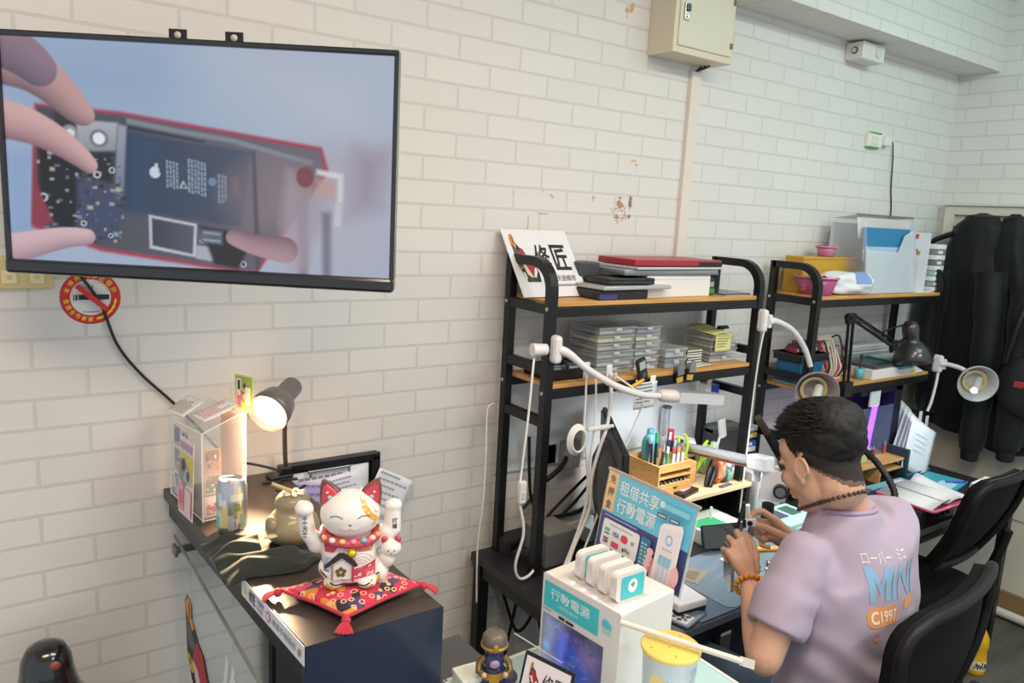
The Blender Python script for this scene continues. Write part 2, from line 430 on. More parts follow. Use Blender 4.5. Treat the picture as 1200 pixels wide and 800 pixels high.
# the footage on the screen: painted into a fine grid of emitting colours
import numpy as np
EM = .8
SCR = {}
def scr(c, a=1):
    if c not in SCR:
        m = mat('#0a0a0c', .06, spec=.55).copy(); m.name = 'screen_'+c[1:]; b_ = m.node_tree.nodes['Principled BSDF']
        b_.inputs['Emission Color'].default_value = lin(c); b_.inputs['Emission Strength'].default_value = EM; SCR[c] = m
    return SCR[c]
def painted_screen(name, parent, M, w, h, NX, NY, X0, X1, Y0, Y1, draw):
    """draw(paint helpers) works in picture units X0..X1 to the right and Y0..Y1 downwards"""
    gx, gy = np.meshgrid(np.linspace(X0, X1, NX), np.linspace(Y0, Y1, NY))
    img = np.zeros((NY, NX, 3))
    def mix(mask, col):
        img[:] = img*(1-mask[..., None])+np.asarray(col)*mask[..., None]
    def rgb(c): return np.array(lin(c)[:3])
    def pmask(pts, soft):
        # signed distance to the polygon outline, softened
        P = np.array(pts, float); d = np.full(gx.shape, 1e9); ins = np.zeros(gx.shape, bool)
        for (x0, y0), (x1, y1) in zip(P, np.roll(P, -1, 0)):
            ex, ey = x1-x0, y1-y0; L = ex*ex+ey*ey+1e-9
            t = np.clip(((gx-x0)*ex+(gy-y0)*ey)/L, 0, 1)
            d = np.minimum(d, np.hypot(gx-x0-t*ex, gy-y0-t*ey))
            c = ((y0 > gy) != (y1 > gy)) & (gx < (x1-x0)*(gy-y0)/(y1-y0+1e-12)+x0)
            ins ^= c
        s_ = np.where(ins, d, -d)
        return np.clip(s_/soft*.5+.5, 0, 1)
    def poly(pts, c, soft=3, op=1, c2=None, ax=(1, 0)):
        m_ = pmask(pts, soft)*op
        if c2 is None: mix(m_, rgb(c))
        else:
            q = gx*ax[0]+gy*ax[1]; pv = [p[0]*ax[0]+p[1]*ax[1] for p in pts]
            t = np.clip((q-min(pv))/(max(pv)-min(pv)+1e-9), 0, 1)[..., None]
            mix(m_, rgb(c)*(1-t)+rgb(c2)*t)
    def disc(x, y, rx, ry, c, soft=.12, op=1):
        r = np.hypot((gx-x)/rx, (gy-y)/ry); mix(np.clip((1-r)/soft*.5+.5, 0, 1)*op, rgb(c))
    def limb(pts, r0, r1, c, dark, op=1):
        P = np.array([list(p) for p in catmull([V((*p, 0)) for p in pts], 6)])[:, :2]; best = np.full(gx.shape, 1e9); rr = np.zeros(gx.shape); side = np.zeros(gx.shape)
        n = len(P)-1
        for i in range(n):
            (x0, y0), (x1, y1) = P[i], P[i+1]; ex, ey = x1-x0, y1-y0; L = ex*ex+ey*ey+1e-9
            t = np.clip(((gx-x0)*ex+(gy-y0)*ey)/L, 0, 1); d = np.hypot(gx-x0-t*ex, gy-y0-t*ey); r = r0+(r1-r0)*(i+t)/n
            k = d/r < best; best = np.where(k, d/r, best); cr = (ex*(gy-y0)-ey*(gx-x0))/math.sqrt(L); side = np.where(k, cr/r, side)
        m_ = np.clip((1-best)*9+.5, 0, 1)*op; sh = np.clip(.25+.55*side+.25*best**2, 0, 1)[..., None]
        mix(m_, rgb(c)*(1-sh)+rgb(dark)*sh)
    draw(poly, disc, limb, img, gx, gy, rgb, mix)
    m = bpy.data.materials.new(name+'_glow'); m.use_nodes = True; nt = m.node_tree; bs = nt.nodes['Principled BSDF']
    bs.inputs['Base Color'].default_value = (.003, .003, .004, 1); bs.inputs['Roughness'].default_value = .06
    at_ = nt.nodes.new('ShaderNodeAttribute'); at_.attribute_name = 'picture'
    nt.links.new(at_.outputs['Color'], bs.inputs['Emission Color']); bs.inputs['Emission Strength'].default_value = EM
    g = MB(M); g.grid(lambda u, v: (u*w, h-v*h, 0), NX-1, NY-1, m, False)
    g.f = [f_[::-1] for f_ in g.f]
    o = g.build(name, parent)
    at = o.data.color_attributes.new('picture', 'FLOAT_COLOR', 'POINT')
    buf = np.ones((NY*NX, 4), np.float32); buf[:, :3] = img.reshape(-1, 3); at.data.foreach_set('color', buf.ravel())
    return o
def footage(poly, disc, limb, img, gx, gy, rgb, mix):
    img[:] = rgb('#a3b3cb')
    poly([(0, 50), (520, 50), (430, 260), (0, 330)], '#8fa6c6', 120, .8); poly([(560, 50), (1090, 50), (1090, 420), (800, 330)], '#b9bfcd', 140, .9); poly([(0, 400), (90, 380), (80, 720), (0, 720)], '#8ba4cc', 30, .9)
    poly([(700, 430), (1090, 360), (1090, 720), (700, 720)], '#b4b3c2', 90, .9); poly([(820, 330), (1090, 300), (1090, 400), (900, 420)], '#a9a3b0', 60, .6)
    poly([(92, 246), (330, 258), (885, 330), (905, 400), (700, 722), (260, 674), (66, 612)], '#a63a52', 5); poly([(98, 256), (330, 268), (878, 341), (893, 400), (692, 711), (262, 662), (76, 602)], '#3c414d', 5, 1, '#6d6a75')
    poly([(336, 284), (700, 334), (840, 380), (820, 480), (690, 600), (320, 548)], '#343f50', 6, 1, '#7d7680', (1, -.1))
    poly([(345, 322), (690, 352), (660, 578), (335, 540)], '#27364f', 6, 1, '#50576a')
    poly([(480, 370), (620, 360), (640, 560), (450, 555)], '#3f4e66', 60, .5); poly([(360, 330), (430, 335), (400, 545), (340, 540)], '#3a5272', 40, .6)
    poly([(345, 276), (480, 298), (640, 318), (860, 372), (856, 384), (640, 332), (480, 312), (345, 292)], '#8a929c', 4, .8); poly([(350, 300), (560, 330), (558, 336), (350, 306)], '#15181f', 3, .8)
    poly([(150, 262), (205, 270), (200, 350), (140, 330)], '#30272c', 8); poly([(208, 288), (320, 292), (312, 375), (204, 380)], '#aeb2bc', 4, 1, '#8b8f9b', (0, 1)); disc(267, 339, 26, 26, '#6f747f'); disc(267, 339, 17, 17, '#e6e9ee'); disc(186, 328, 22, 24, '#8f939d'); disc(188, 328, 12, 13, '#d7dae0')
    poly([(322, 296), (344, 300), (330, 500), (306, 524), (312, 400)], '#99a1b2', 4, 1, '#6a7285', (0, 1))
    poly([(94, 368), (160, 352), (240, 380), (215, 450), (205, 560), (190, 610), (140, 620), (92, 570)], '#15151b', 10); poly([(200, 465), (300, 478), (330, 555), (300, 645), (200, 625)], '#3f4a66', 8)
    poly([(240, 380), (310, 375), (300, 470), (225, 455)], '#20222b', 8)
    random.seed(3)
    for k in range(120):
        a = random.uniform(84, 325); c = random.uniform(380, 650); w_ = random.uniform(3, 16); h_ = random.uniform(3, 12)
        poly([(a, c), (a+w_, c+1), (a+w_, c+h_), (a, c+h_)], random.choice(['#6d7890', '#9aa3b4', '#2a2d38', '#14151c', '#c3b6a0', '#58617a', '#aab4c8', '#1c1e27']), 2, .85)
    for x, y, r in ((258, 445, 11), (300, 430, 9), (290, 625, 7), (105, 520, 13), (215, 592, 9), (665, 690, 9), (547, 626, 6)): disc(x, y, r, r, '#b9c2d0'); disc(x, y, r*.55, r*.55, '#20242e')
    poly([(82, 372), (92, 374), (88, 480), (128, 590), (96, 612), (66, 602)], '#8b3449', 5)
    poly([(400, 556), (534, 576), (530, 676), (400, 656)], '#c6cbd4', 3); poly([(407, 564), (527, 582), (522, 668), (407, 648)], '#3a3f4c', 3, 1, '#565a66'); poly([(532, 640), (580, 642), (577, 686), (530, 680)], '#a9afbb', 3)
    poly([(540, 580), (700, 600), (650, 706), (582, 694)], '#2b2729', 6); poly([(545, 590), (606, 594), (606, 634), (545, 630)], '#5d6474', 4); poly([(552, 596), (600, 600), (600, 606), (552, 602)], '#98a0b0', 3); poly([(552, 618), (600, 622), (600, 628), (552, 624)], '#98a0b0', 3)
    disc(420, 429, 15, 17, '#ccd6e4'); disc(437, 424, 6, 7, '#30435f', .3); disc(424, 408, 4, 6, '#ccd6e4', .3)
    for c0, n, y0 in ((452, 4, 392), (512, 6, 384), (596, 3, 424)):
        for k in range(n):
            yy = y0+2*k
            while yy < y0+ (96 if n == 6 else 74)+3*k:
                L = random.uniform(5, 15); poly([(c0+k*9, yy), (c0+k*9+4, yy), (c0+k*9+5, yy+L), (c0+k*9+1, yy+L)], '#aebbd0', 2, .85); yy += L+4
    for a, c in (((490, 470), (499, 452)), ((499, 452), (508, 470)), ((508, 470), (490, 470))): poly([(a[0]-1.5, a[1]), (a[0]+1.5, a[1]+1.5), (c[0]+1.5, c[1]), (c[0]-1.5, c[1]-1.5)], '#c9d3e2', 2)
    disc(580, 448, 12, 12, '#6f88a6'); poly([(635, 435), (652, 430), (656, 480), (640, 482)], '#8a6f80', 8, .7)
    disc(760, 490, 110, 95, '#8d7b80', .7, .75); disc(660, 470, 50, 50, '#6f6470', .9, .5)
    poly([(690, 352), (700, 352), (714, 700), (700, 716)], '#4a4858', 4, .8); poly([(815, 480), (850, 470), (848, 720), (822, 720)], '#5d5568', 8, .75); poly([(885, 520), (912, 520), (915, 720), (890, 720)], '#5a5666', 8, .7)
    poly([(790, 400), (860, 420), (880, 560), (845, 700), (800, 712), (770, 560)], '#a99da9', 16, .7); disc(838, 420, 24, 30, '#7a3f48'); disc(838, 420, 24, 30, '#8c5058', .9, .5)
    poly([(870, 395), (945, 405), (945, 490), (930, 490), (930, 420), (870, 410)], '#d9d9de', 5, .9); poly([(925, 490), (945, 495), (940, 560), (920, 560)], '#d0cfd6', 6, .8); poly([(870, 420), (925, 425), (920, 480), (868, 472)], '#c29a92', 8, .7)
    poly([(980, 330), (1060, 345), (1050, 500), (960, 530), (965, 430)], '#8b7288', 40, .55)
    limb([(-30, 120), (80, 150), (150, 200), (205, 255), (228, 275)], 75, 30, '#c39b98', '#745a66'); limb([(-40, 60), (60, 110), (110, 150)], 70, 50, '#8f7686', '#5f5566')
    limb([(-40, 290), (60, 310), (140, 345), (205, 390), (238, 420)], 62, 22, '#d2aaa8', '#8a6672')
    limb([(-40, 690), (60, 665), (150, 640), (222, 632)], 48, 24, '#d6b6bb', '#9a7f8f'); limb([(780, 640), (700, 628), (640, 610)], 40, 24, '#b08f98', '#7a616f')
sc_ = painted_screen('screen_picture', tv, TVM @ Matrix.Translation((.009, .022, -.0092)), TW-.018, TH-.033, 300, 176, 8, 1080, 62, 712, footage)
g = MB(TVM); g.box((.36, .012, .0006), (.02, .007, .0012), mat('#8d8f94', .4)); g.build('maker_badge', tv)
g = MB(TVM); g.box((.362, .0035, .0008), (.012, .004, .002), mat('#4c6cff', .3, emit=6)); g.build('power_light', tv)
for u in (.336, .444):
    b = MB(TVM @ Matrix.Translation((u, TH, -.034)))
    b.prism([(-.017, -.06), (.017, -.06), (.017, .022), (-.017, .022)], .003, BLACKP)
    b.lathe([(.0065, .0032), (.0065, .0036), (.0, .0036)], (0, .011, 0), mat('#c9c2b8', .5)); b.lathe([(.004, .0032), (.004, .0037), (.0, .0037)], (0, -.004, 0), mat('#c9c2b8', .5))
    b.build('mounting_tab', tv)
c = TVM @ V((TW/2, TH/2, -.07))
a = MB(); a.b2((c.x-.05, -.012, c.z-.11), (c.x+.05, -.0005, c.z+.11), BLACKP, .003)
a.tube([(c.x, -.01, c.z), (c.x+.12, -.14, c.z), (c.x, c.y+.03, c.z), c], .016, BLACKP, 10, 1)
a.build('wall_arm', tv)

# ------------------------------------------------------------------ wall fittings
sx, sz, sr = -.969, 1.621, .0625
sg = thing('no_smoking_sign', 'round red no smoking sticker on the brick wall under the television', 'sign', (sx, -.0012, sz-sr))
M = frame((sx, -.0002, sz), (1, 0, 0), (0, 0, 1))
g = MB(M); g.lathe([(0, 0), (sr, 0), (sr, .001), (0, .001)], (0, 0, 0), mat('#d8402a', .4), 48); g.build('disc', sg)
g = MB(M @ Matrix.Translation((0, 0, .001)))
g.disc(0, 0, sr*.965, sr*.965, mat('#d0201e', .4), 48); g.disc(0, 0, sr*.67, sr*.67, mat('#e4e4e2', .4), 48)
YE = mat('#f4d23a', .4)
for i, chh in enumerate('本場所內禁止吸菸'):
    a = math.radians(160-140*i/7); g.text(chh, .81*sr*math.cos(a)-.0063, .81*sr*math.sin(a)-.0063, .81*sr*math.cos(a)+.0063, .81*sr*math.sin(a)+.0063, YE, .015, None, a-PI/2)
for i, chh in enumerate('敬請合作謝謝'):
    a = math.radians(190+78*i/5); g.text(chh, .81*sr*math.cos(a)-.005, .81*sr*math.sin(a)-.006, .81*sr*math.cos(a)+.005, .81*sr*math.sin(a)+.006, YE, .015, None, a+PI/2)
for i in range(16):
    a = math.radians(283+72*i/15); g.disc(.81*sr*math.cos(a), .81*sr*math.sin(a), .0016+.001*(i % 3), .0035, YE, 6)
GKK = mat('#15211c', .5)
g.rect(-.025, -.0045, .037, .0075, GKK); g.rect(-.036, -.0055, -.034, .007, GKK); g.rect(-.032, -.0055, -.028, .007, GKK)
g.line([(-.02, .021), (-.012, .024), (-.004, .022), (.003, .026)], .0013, GKK); g.line([(-.002, .016), (.004, .022), (.004, .03)], .0013, GKK)
g.line([(.008, .037), (.02, .033), (.03, .024), (.035, .014)], .0008, GKK)
for i in range(11): g.rect(-.018+i*.0032, -.033-.0002*(5-abs(i-5)), -.016+i*.0032, -.031, GKK)
g.line([(-.029, .029), (.031, -.027)], .012, mat('#d0201e', .4))
g.build('printed_face', sg)

sw = thing('wall_socket', 'cream wall switch plate with two square buttons left of the round sticker', 'switch', (-1.12, -.005, 1.643))
CREAM = mat('#d8c48a', .4)
MB().b2((-1.2, -.012, 1.643), (-1.043, 0, 1.715), CREAM, .004).build('cover_plate', sw)
for x in (-1.073, -1.125): MB().b2((x-.014, -.016, 1.655), (x+.014, -.011, 1.685), mat('#e9ddb0', .35), .002).cyl((x, -.0175, 1.67), (x, -.015, 1.67), .005, CREAM).build('button', sw)

tag(MB().tube([(-1.0, -.012, 1.715), (-.993, -.008, 1.681), (-.95, -.008, 1.607), (-.919, -.008, 1.509), (-.869, -.008, 1.432), (-.8, -.008, 1.355), (-.735, -.008, 1.275), (-.69, -.010, 1.215), (-.66, -.02, 1.185), (-.6, -.04, 1.168), (-.55, -.05, 1.15), (-.53, -.06, 1.137)], .0034, BCABLE, 8, 6).build('power_cable'), 'thin black power cable running down the brick wall behind the counter', 'cable')

eb = thing('electrical_box', 'cream metal electrical box hung high on the wall under the beam', 'box', (.9, -.06, 2.425))
EC = mat('#d9d0b8', .4); ED = mat('#d6d3c0', .38)
MB().b2((.754, -.118, 2.425), (1.055, 0, 2.668), EC, .003).build('body', eb)
dd = MB().b2((.772, -.124, 2.448), (1.042, -.117, 2.655), ED, .003).build('door', eb)
k = MB().b2((.787, -.13, 2.53), (.812, -.124, 2.585), mat('#b8b9b6', .25, metal=.9), .002).b2((.79, -.136, 2.557), (.809, -.128, 2.58), mat('#3b3c3d', .3), .002).cyl((.80, -.133, 2.543), (.80, -.128, 2.543), .006, CHROME)
k.build('latch', dd)
for z in (2.475, 2.62): MB().b2((1.033, -.13, z), (1.041, -.122, z+.018), mat('#8c6a4a', .4)).build('hinge', eb)
w = MB()
for k in range(3): w.tube([(1.0+.01*k, -.03-.012*k, 2.428), (.995+.006*k, -.03-.01*k, 2.418), (.992, -.012, 2.405)], .0035, mat(('#1c1c1e', '#5a2a2a', '#2b2b2d')[k], .5), 6, 4)
w.build('wires', eb)
tag(MB().b2((.972, -.018, 1.6), (1.02, 0, 2.405), mat('#e2d8cf', .45), .002).build('cable_trunking'), 'pale vertical cable trunking running down the wall from the electrical box', 'trunking')

em = thing('emergency_light', 'small white box lamp mounted under the ceiling beam', 'lamp', (2.02, -.04, 2.59))
MB().b2((1.93, -.085, 2.588), (2.1, 0, 2.66), mat('#dedcd2', .4), .006).build('body', em)
MB().cyl((2.045, -.0845, 2.627), (2.045, -.09, 2.627), .024, mat('#d2d2cb', .3), n=24).build('lens', em)
MB().cyl((1.931, -.045, 2.625), (1.926, -.045, 2.625), .015, mat('#55524c', .4), n=16).cyl((1.927, -.045, 2.625), (1.922, -.045, 2.625), .010, mat('#c8c4b8', .4), n=16).build('side_port', em)

ou = thing('wall_outlet', 'white wall outlet with green trim and a plug in it, right of the electrical box', 'outlet', (2.24, -.01, 2.247))
MB().b2((2.168, -.018, 2.25), (2.288, 0, 2.312), mat('#e6e6dc', .4), .003).build('cover_plate', ou)
for a, c in (((2.19, -.0195, 2.309), (2.276, -.001, 2.3165)), ((2.178, -.0195, 2.246), (2.262, -.001, 2.2535))): MB().b2(a, c, mat('#57a05a', .5)).build('green_trim', ou)
MB().b2((2.20, -.022, 2.262), (2.25, -.017, 2.30), mat('#dcdccc', .4), .002).build('socket', ou)
pc = thing('plug_cable', 'white plug with thin dark cable hanging from the wall outlet', 'cable', (2.4, -.012, 1.93))
MB().b2((2.289, -.035, 2.262), (2.345, -.001, 2.302), mat('#e6e6dc', .4), .006).build('plug', pc)
MB().tube([(2.34, -.02, 2.283), (2.372, -.018, 2.286), (2.395, -.012, 2.272), (2.42, -.008, 2.2), (2.44, -.006, 2.08), (2.47, -.006, 1.96), (2.475, -.006, 1.75)], .003, BCABLE, 6).build('cord', pc)

# ------------------------------------------------------------------ counter
ct = thing('counter', 'narrow black counter against the brick wall with a clear side sheet', 'counter', (-.64, -.43, 0))
CB = mat('#1d1f26', .38, bump=.1, bscale=120)
A_, B_, C_, E_ = (-.825, -.006), (-.765, -.856), (-.5, -.856), (-.53, -.006)
MB().prism([A_, B_, C_, E_], .026, mat('#3d3633', .36, bump=.05, bscale=150), z0=1.104).build('top', ct)
def inset(o, t): return [(A_[0]+o, A_[1]-.0), (B_[0]+o, B_[1]+t), (C_[0]-.004, C_[1]+t), (E_[0]-.004, E_[1])]
q = MB().prism([(A_[0]+.012, -.006), (B_[0]+.002, -.854), (B_[0]+.022, -.854), (A_[0]+.032, -.006)], .05, CB, z0=1.054); q.build('apron', ct)
q = MB(); q.b2((-.766, -.858, .02), (-.499, -.838, 1.1285), mat('#1d263f', .3, coat=.2)); q.build('front_panel', ct)
q = MB(); q.b2((-.764, -.836, .02), (-.52, -.46, .5), CB, .003); q.b2((-.72, -.836, .5), (-.52, -.56, 1.06), CB, .003); q.build('inner_cabinet', ct)
q = MB(); q.b2((-.56, -.04, 0), (-.535, -.01, 1.104), CB); q.build('leg', ct)
GX = -.805
GM = frame((GX, -.02, .3), (.0, -1, 0), (0, 0, 1))
gs = MB(GM); gs.b2((0, 0, -.002), (.9, .705, .002), GLASS); gsh = gs.build('side_sheet', ct)
e = MB(GM); e.b2((0, .701, -.0028), (.9, .7075, .0028), mat('#8e9794', .3)); e.build('sheet_edge', ct)
bk = MB(); bk.b2((GX-.012, -.09, .985), (GX+.05, -.075, 1.0), GREYM, .002); bk.b2((GX-.016, -.1, .98), (GX-.006, -.065, 1.005), GREYM, .003); bk.build('sheet_bracket', ct)
lo = MB(GM @ Matrix.Translation((0, 0, .0025)))
emblem(lo, lambda x, y: (.125+x*.0017, .612-y*.00036)); lo.build('shop_emblem', ct, 'red caped emblem stuck on the clear sheet')
lo = MB(GM @ Matrix.Translation((0, 0, .0025))); lo.text('修匠', .463, .43, .74, .645, mat('#e9e9ea', .5), .03); lo.build('shop_lettering', ct)

ls = thing('label_strip', 'white printed label strip along the front left edge of the black counter', 'label', (-.773, -.72, 1.09))
LM = frame((-.7885, -.565, 1.094), V((B_[0]-A_[0], B_[1]-A_[1], 0)), (0, 0, 1))
MB(LM).b2((0, 0, -.0006), (.292, .0365, .0006), mat('#e3e5ea', .5)).build('card', ls)
l = MB(LM @ Matrix.Translation((0, 0, .0007)))
l.disc(.022, .018, .009, .009, mat('#e0cf6a', .5)); l.text('修匠', .04, .006, .075, .031, mat('#2d3550', .5), .02); l.text('手機維修', .082, .018, .118, .031, mat('#4c556a', .5)); l.text('快速', .082, .006, .112, .016, mat('#4c556a', .5))
l.disc(.138, .018, .011, .011, mat('#d8909c', .5)); l.disc(.138, .018, .006, .006, mat('#e3e5ea', .5)); l.text('專業手機維修', .158, .012, .262, .026, mat('#6c7484', .5)); l.disc(.276, .018, .006, .007, mat('#c08a6a', .5))
l.build('print', ls)
# ------------------------------------------------------------------ on the counter (top at z = 1.13)
Z0 = 1.13
P1, P2, P3, P4 = V((-.815, -.05, Z0)), V((-.79, -.265, Z0)), V((-.69, -.25, Z0)), V((-.715, -.03, Z0))
ab = thing('acrylic_box', 'clear acrylic box full of small picture cards at the back of the counter', 'box', (-.75, -.15, Z0))
def panel(a, b, ha, hb, mt, t=.003, z0=0):
    n = V((0, 0, 1)).cross((b-a)).normalized()*t; U = V((0, 0, 1))
    vs = [a+U*z0, b+U*z0, b+U*hb, a+U*ha]; vs = vs+[p-n for p in vs]
    return vs, [[0, 1, 2, 3], [7, 6, 5, 4], [0, 4, 5, 1], [1, 5, 6, 2], [2, 6, 7, 3], [3, 7, 4, 0]]
g = MB()
for a, b, ha, hb in ((P1, P2, .195, .21), (P2, P3, .21, .25), (P3, P4, .25, .23), (P4, P1, .23, .195)): g.add(*panel(a, b, ha, hb, ACRY), ACRY)
g.prism([p[:2] for p in (P1, P2, P3, P4)], .003, ACRY, z0=Z0)
g.build('case', ab)
e = MB()
for a, h in ((P1, .195), (P2, .21), (P3, .25)): e.cyl(a, a+V((0, 0, h)), .0016, mat('#e9eeee', .15), n=6)
for a, b, ha, hb in ((P1, P2, .195, .21), (P2, P3, .21, .25), (P2, P3, .003, .003), (P1, P2, .003, .003)): e.cyl(a+V((0, 0, ha)), b+V((0, 0, hb)), .0014, mat('#e9eeee', .15), n=6)
e.build('polished_edge', ab)
lid = MB().add([P1+V((0, 0, .196)), P2+V((0, 0, .211)), P3+V((0, 0, .251)), P4+V((0, 0, .231))], [[0, 1, 2, 3]], ACRY); lid.build('lid', ab)
# cards standing inside: things of their own
def pic(o, xd, w, h, bg, marks, name, label, seed, group=None):
    M = frame(o, xd, (0, 0, 1)); t = thing(name, label, 'card', o, group)
    MB(M).b2((0, 0, -.0005), (w, h, .0005), mat(bg, .5)).build('card', t)
    random.seed(seed); p = MB(M @ Matrix.Translation((0, 0, .0006)))
    for c, x, y, a, b in marks: p.rect(x*w, y*h, a*w, b*h, mat(c, .5))
    for k in range(9):
        x, y = random.uniform(.05, .8), random.uniform(.05, .8)
        p.disc((x+.08)*w, (y+.08)*h, .09*w*random.uniform(.5, 1.3), .07*h*random.uniform(.5, 1.4), mat(random.choice([m[0] for m in marks]+['#3a3f4a', '#f0e9e2', '#c9a66a']), .5), 9)
    p.build('picture', t)
dL = (P2-P1).normalized(); dF = (P3-P2).normalized(); inn = V((.006, .0, .004))
CARD = 'picture cards in the acrylic box'
pic(P1+dL*.012+inn, dL, .05, .06, '#d8cdd4', [('#8d93a8', .1, .4, .9, .9), ('#c9b7c4', .1, .1, .6, .4)], 'picture_card', 'grey-lilac picture card low at the wall end of the acrylic box', 1, CARD)
pic(P1+dL*.012+inn+V((0, 0, .065)), dL, .05, .06, '#c9c4cf', [('#7f88a6', .1, .3, .8, .9), ('#d8b7b0', .2, .1, .9, .4)], 'picture_card', 'blue-grey picture card in the middle at the wall end of the box', 2, CARD)
pic(P1+dL*.012+inn+V((0, 0, .13)), dL, .05, .05, '#b5b3c0', [('#6e7490', .1, .2, .8, .9)], 'picture_card', 'dark grey-blue picture card at the top wall end of the box', 3, CARD)
pic(P1+dL*.07+inn, dL, .04, .06, '#e4d9d8', [('#d97f95', .1, .3, .9, .95), ('#4a3440', .2, .1, .6, .4)], 'picture_card', 'pink picture card low in the acrylic box beside the leaflet', 4, CARD)
pic(P1+dL*.07+inn+V((0, 0, .063)), dL, .04, .06, '#d9b08a', [('#3d8f6c', .0, .0, 1, .5), ('#4b3226', .4, .55, .7, .9)], 'picture_card', 'orange and green picture card in the acrylic box beside the leaflet', 5, CARD)
pic(P1+dL*.07+inn+V((0, 0, .128)), dL, .04, .05, '#bdb6c8', [('#5a4d70', .1, .2, .9, .9), ('#ddd6e4', .3, .4, .6, .8)], 'picture_card', 'purple picture card near the rim of the acrylic box', 6, CARD)
pic(P2+dF*.006+V((0, .012, .005)), dF, .045, .05, '#e2c3bd', [('#c24a55', .1, .1, .9, .5), ('#f0e2da', .2, .5, .8, .9)], 'picture_card', 'red and cream picture card low at the front of the box', 7, CARD)
pic(P2+dF*.006+V((0, .012, .058)), dF, .04, .05, '#c8a08a', [('#556e5e', .1, .1, .7, .7), ('#7a4a3a', .4, .5, .9, .9)], 'picture_card', 'brown and green picture card at the front of the acrylic box', 8, CARD)
pic(P2+dF*.006+V((0, .012, .112)), dF, .04, .055, '#d39b80', [('#8a5a44', .1, .5, .9, .95), ('#c77a5e', .1, .1, .8, .5)], 'picture_card', 'rust brown picture card upper front of the acrylic box', 9, CARD)
pic(P3+V((-.004, .012, .006)), (P4-P3), .13, .225, '#d9a189', [('#c98a70', .05, .1, .6, .9), ('#e2b59c', .5, .2, .95, .8), ('#c4765a', .1, .1, .5, .35)], 'orange_card', 'tall orange-brown card standing along the right side of the box', 10)
pic(P3+V((.002, .09, .23)), V((.5, -1, 0)), .06, .09, '#c3cf62', [('#8fb04a', .05, .05, .95, .95), ('#e8d9d2', .1, .2, .4, .9), ('#c8578a', .15, .1, .4, .5), ('#34363c', .18, .6, .32, .85), ('#e6ead0', .6, .2, .9, .7)], 'green_card', 'lime green picture card sticking up behind the acrylic box', 11)
# leaflet pocket on the left front
lf = thing('leaflet', 'glossy leaflet with yellow and grey picture leaning on the acrylic box', 'leaflet', (-.812, -.2, Z0))
LM2 = frame(V((-.8215, -.165, Z0)), dL, (.04, 0, 1))
MB(LM2).b2((0, 0, 0), (.092, .185, .0012), mat('#e4dcdf', .3)).build('sheet', lf)
p = MB(LM2 @ Matrix.Translation((0, 0, .0014)))
p.rect(.002, .08, .09, .15, mat('#d6c94a', .4)); p.poly([(.002, .08), (.05, .075), (.07, .11), (.04, .14), (.002, .13)], mat('#8d8f98', .4)); p.poly([(.03, .085), (.07, .08), (.085, .1), (.05, .12)], mat('#b9b6bd', .4)); p.disc(.03, .12, .012, .014, mat('#3c3c44', .4)); p.disc(.06, .1, .01, .012, mat('#55555e', .4))
for k in range(5): p.rect(.008+k*.016, .158, .02+k*.016, .176, mat('#c99cc0', .4))
p.rect(.004, .01, .04, .075, mat('#e3a2b0', .4)); p.rect(.046, .006, .088, .07, mat('#e8c4c6', .4)); p.disc(.022, .04, .012, .02, mat('#d0707e', .4))
p.build('picture', lf)
# loose papers on the lid
def sheet(o, xd, yd, w, h, c, name, label, cat, lines=0, lc='#7f8796', curl=0, seed=1):
    M = frame(o, xd, yd); t = thing(name, label, cat, o)
    def fn(u, v): return (u*w, v*h, curl*math.sin(u*PI)*.5+curl*v*v)
    MB(M).grid(fn, 8, 8, mat(c, .6), True, None, .0006).build('sheet', t)
    if lines:
        random.seed(seed); p = MB(M)
        for k in range(lines):
            y = h*(.9-.8*k/lines); L = random.uniform(.5, .84)
            for q in range(7):
                a = .08+L*q/7; b = a+L/8.5
                za = curl*math.sin(a*PI)*.5+curl*(y/h)**2+.0007
                zb = curl*math.sin(b*PI)*.5+curl*(y/h)**2+.0007
                p.add([(a*w, y, za), (b*w, y, zb), (b*w, y+h*.3/lines, zb), (a*w, y+h*.3/lines, za)], [[0, 1, 2, 3]], mat(lc, .6))
        p.build('print', t)
    return t
sheet((-.775, -.23, Z0+.228), (.9, .25, .28), (-.2, .9, .1), .09, .055, '#e9e3e4', 'price_slip', 'white slip with red print lying on the acrylic box lid', 'paper', 5, '#c86a70', 0, 2)
sheet((-.80, -.13, Z0+.217), (.75, .5, .3), (-.4, .8, .25), .075, .05, '#dcd7d6', 'barcode_slip', 'small white slip with dark print lying near the wall end of the lid', 'paper', 6, '#5b4d4c', 0, 3)

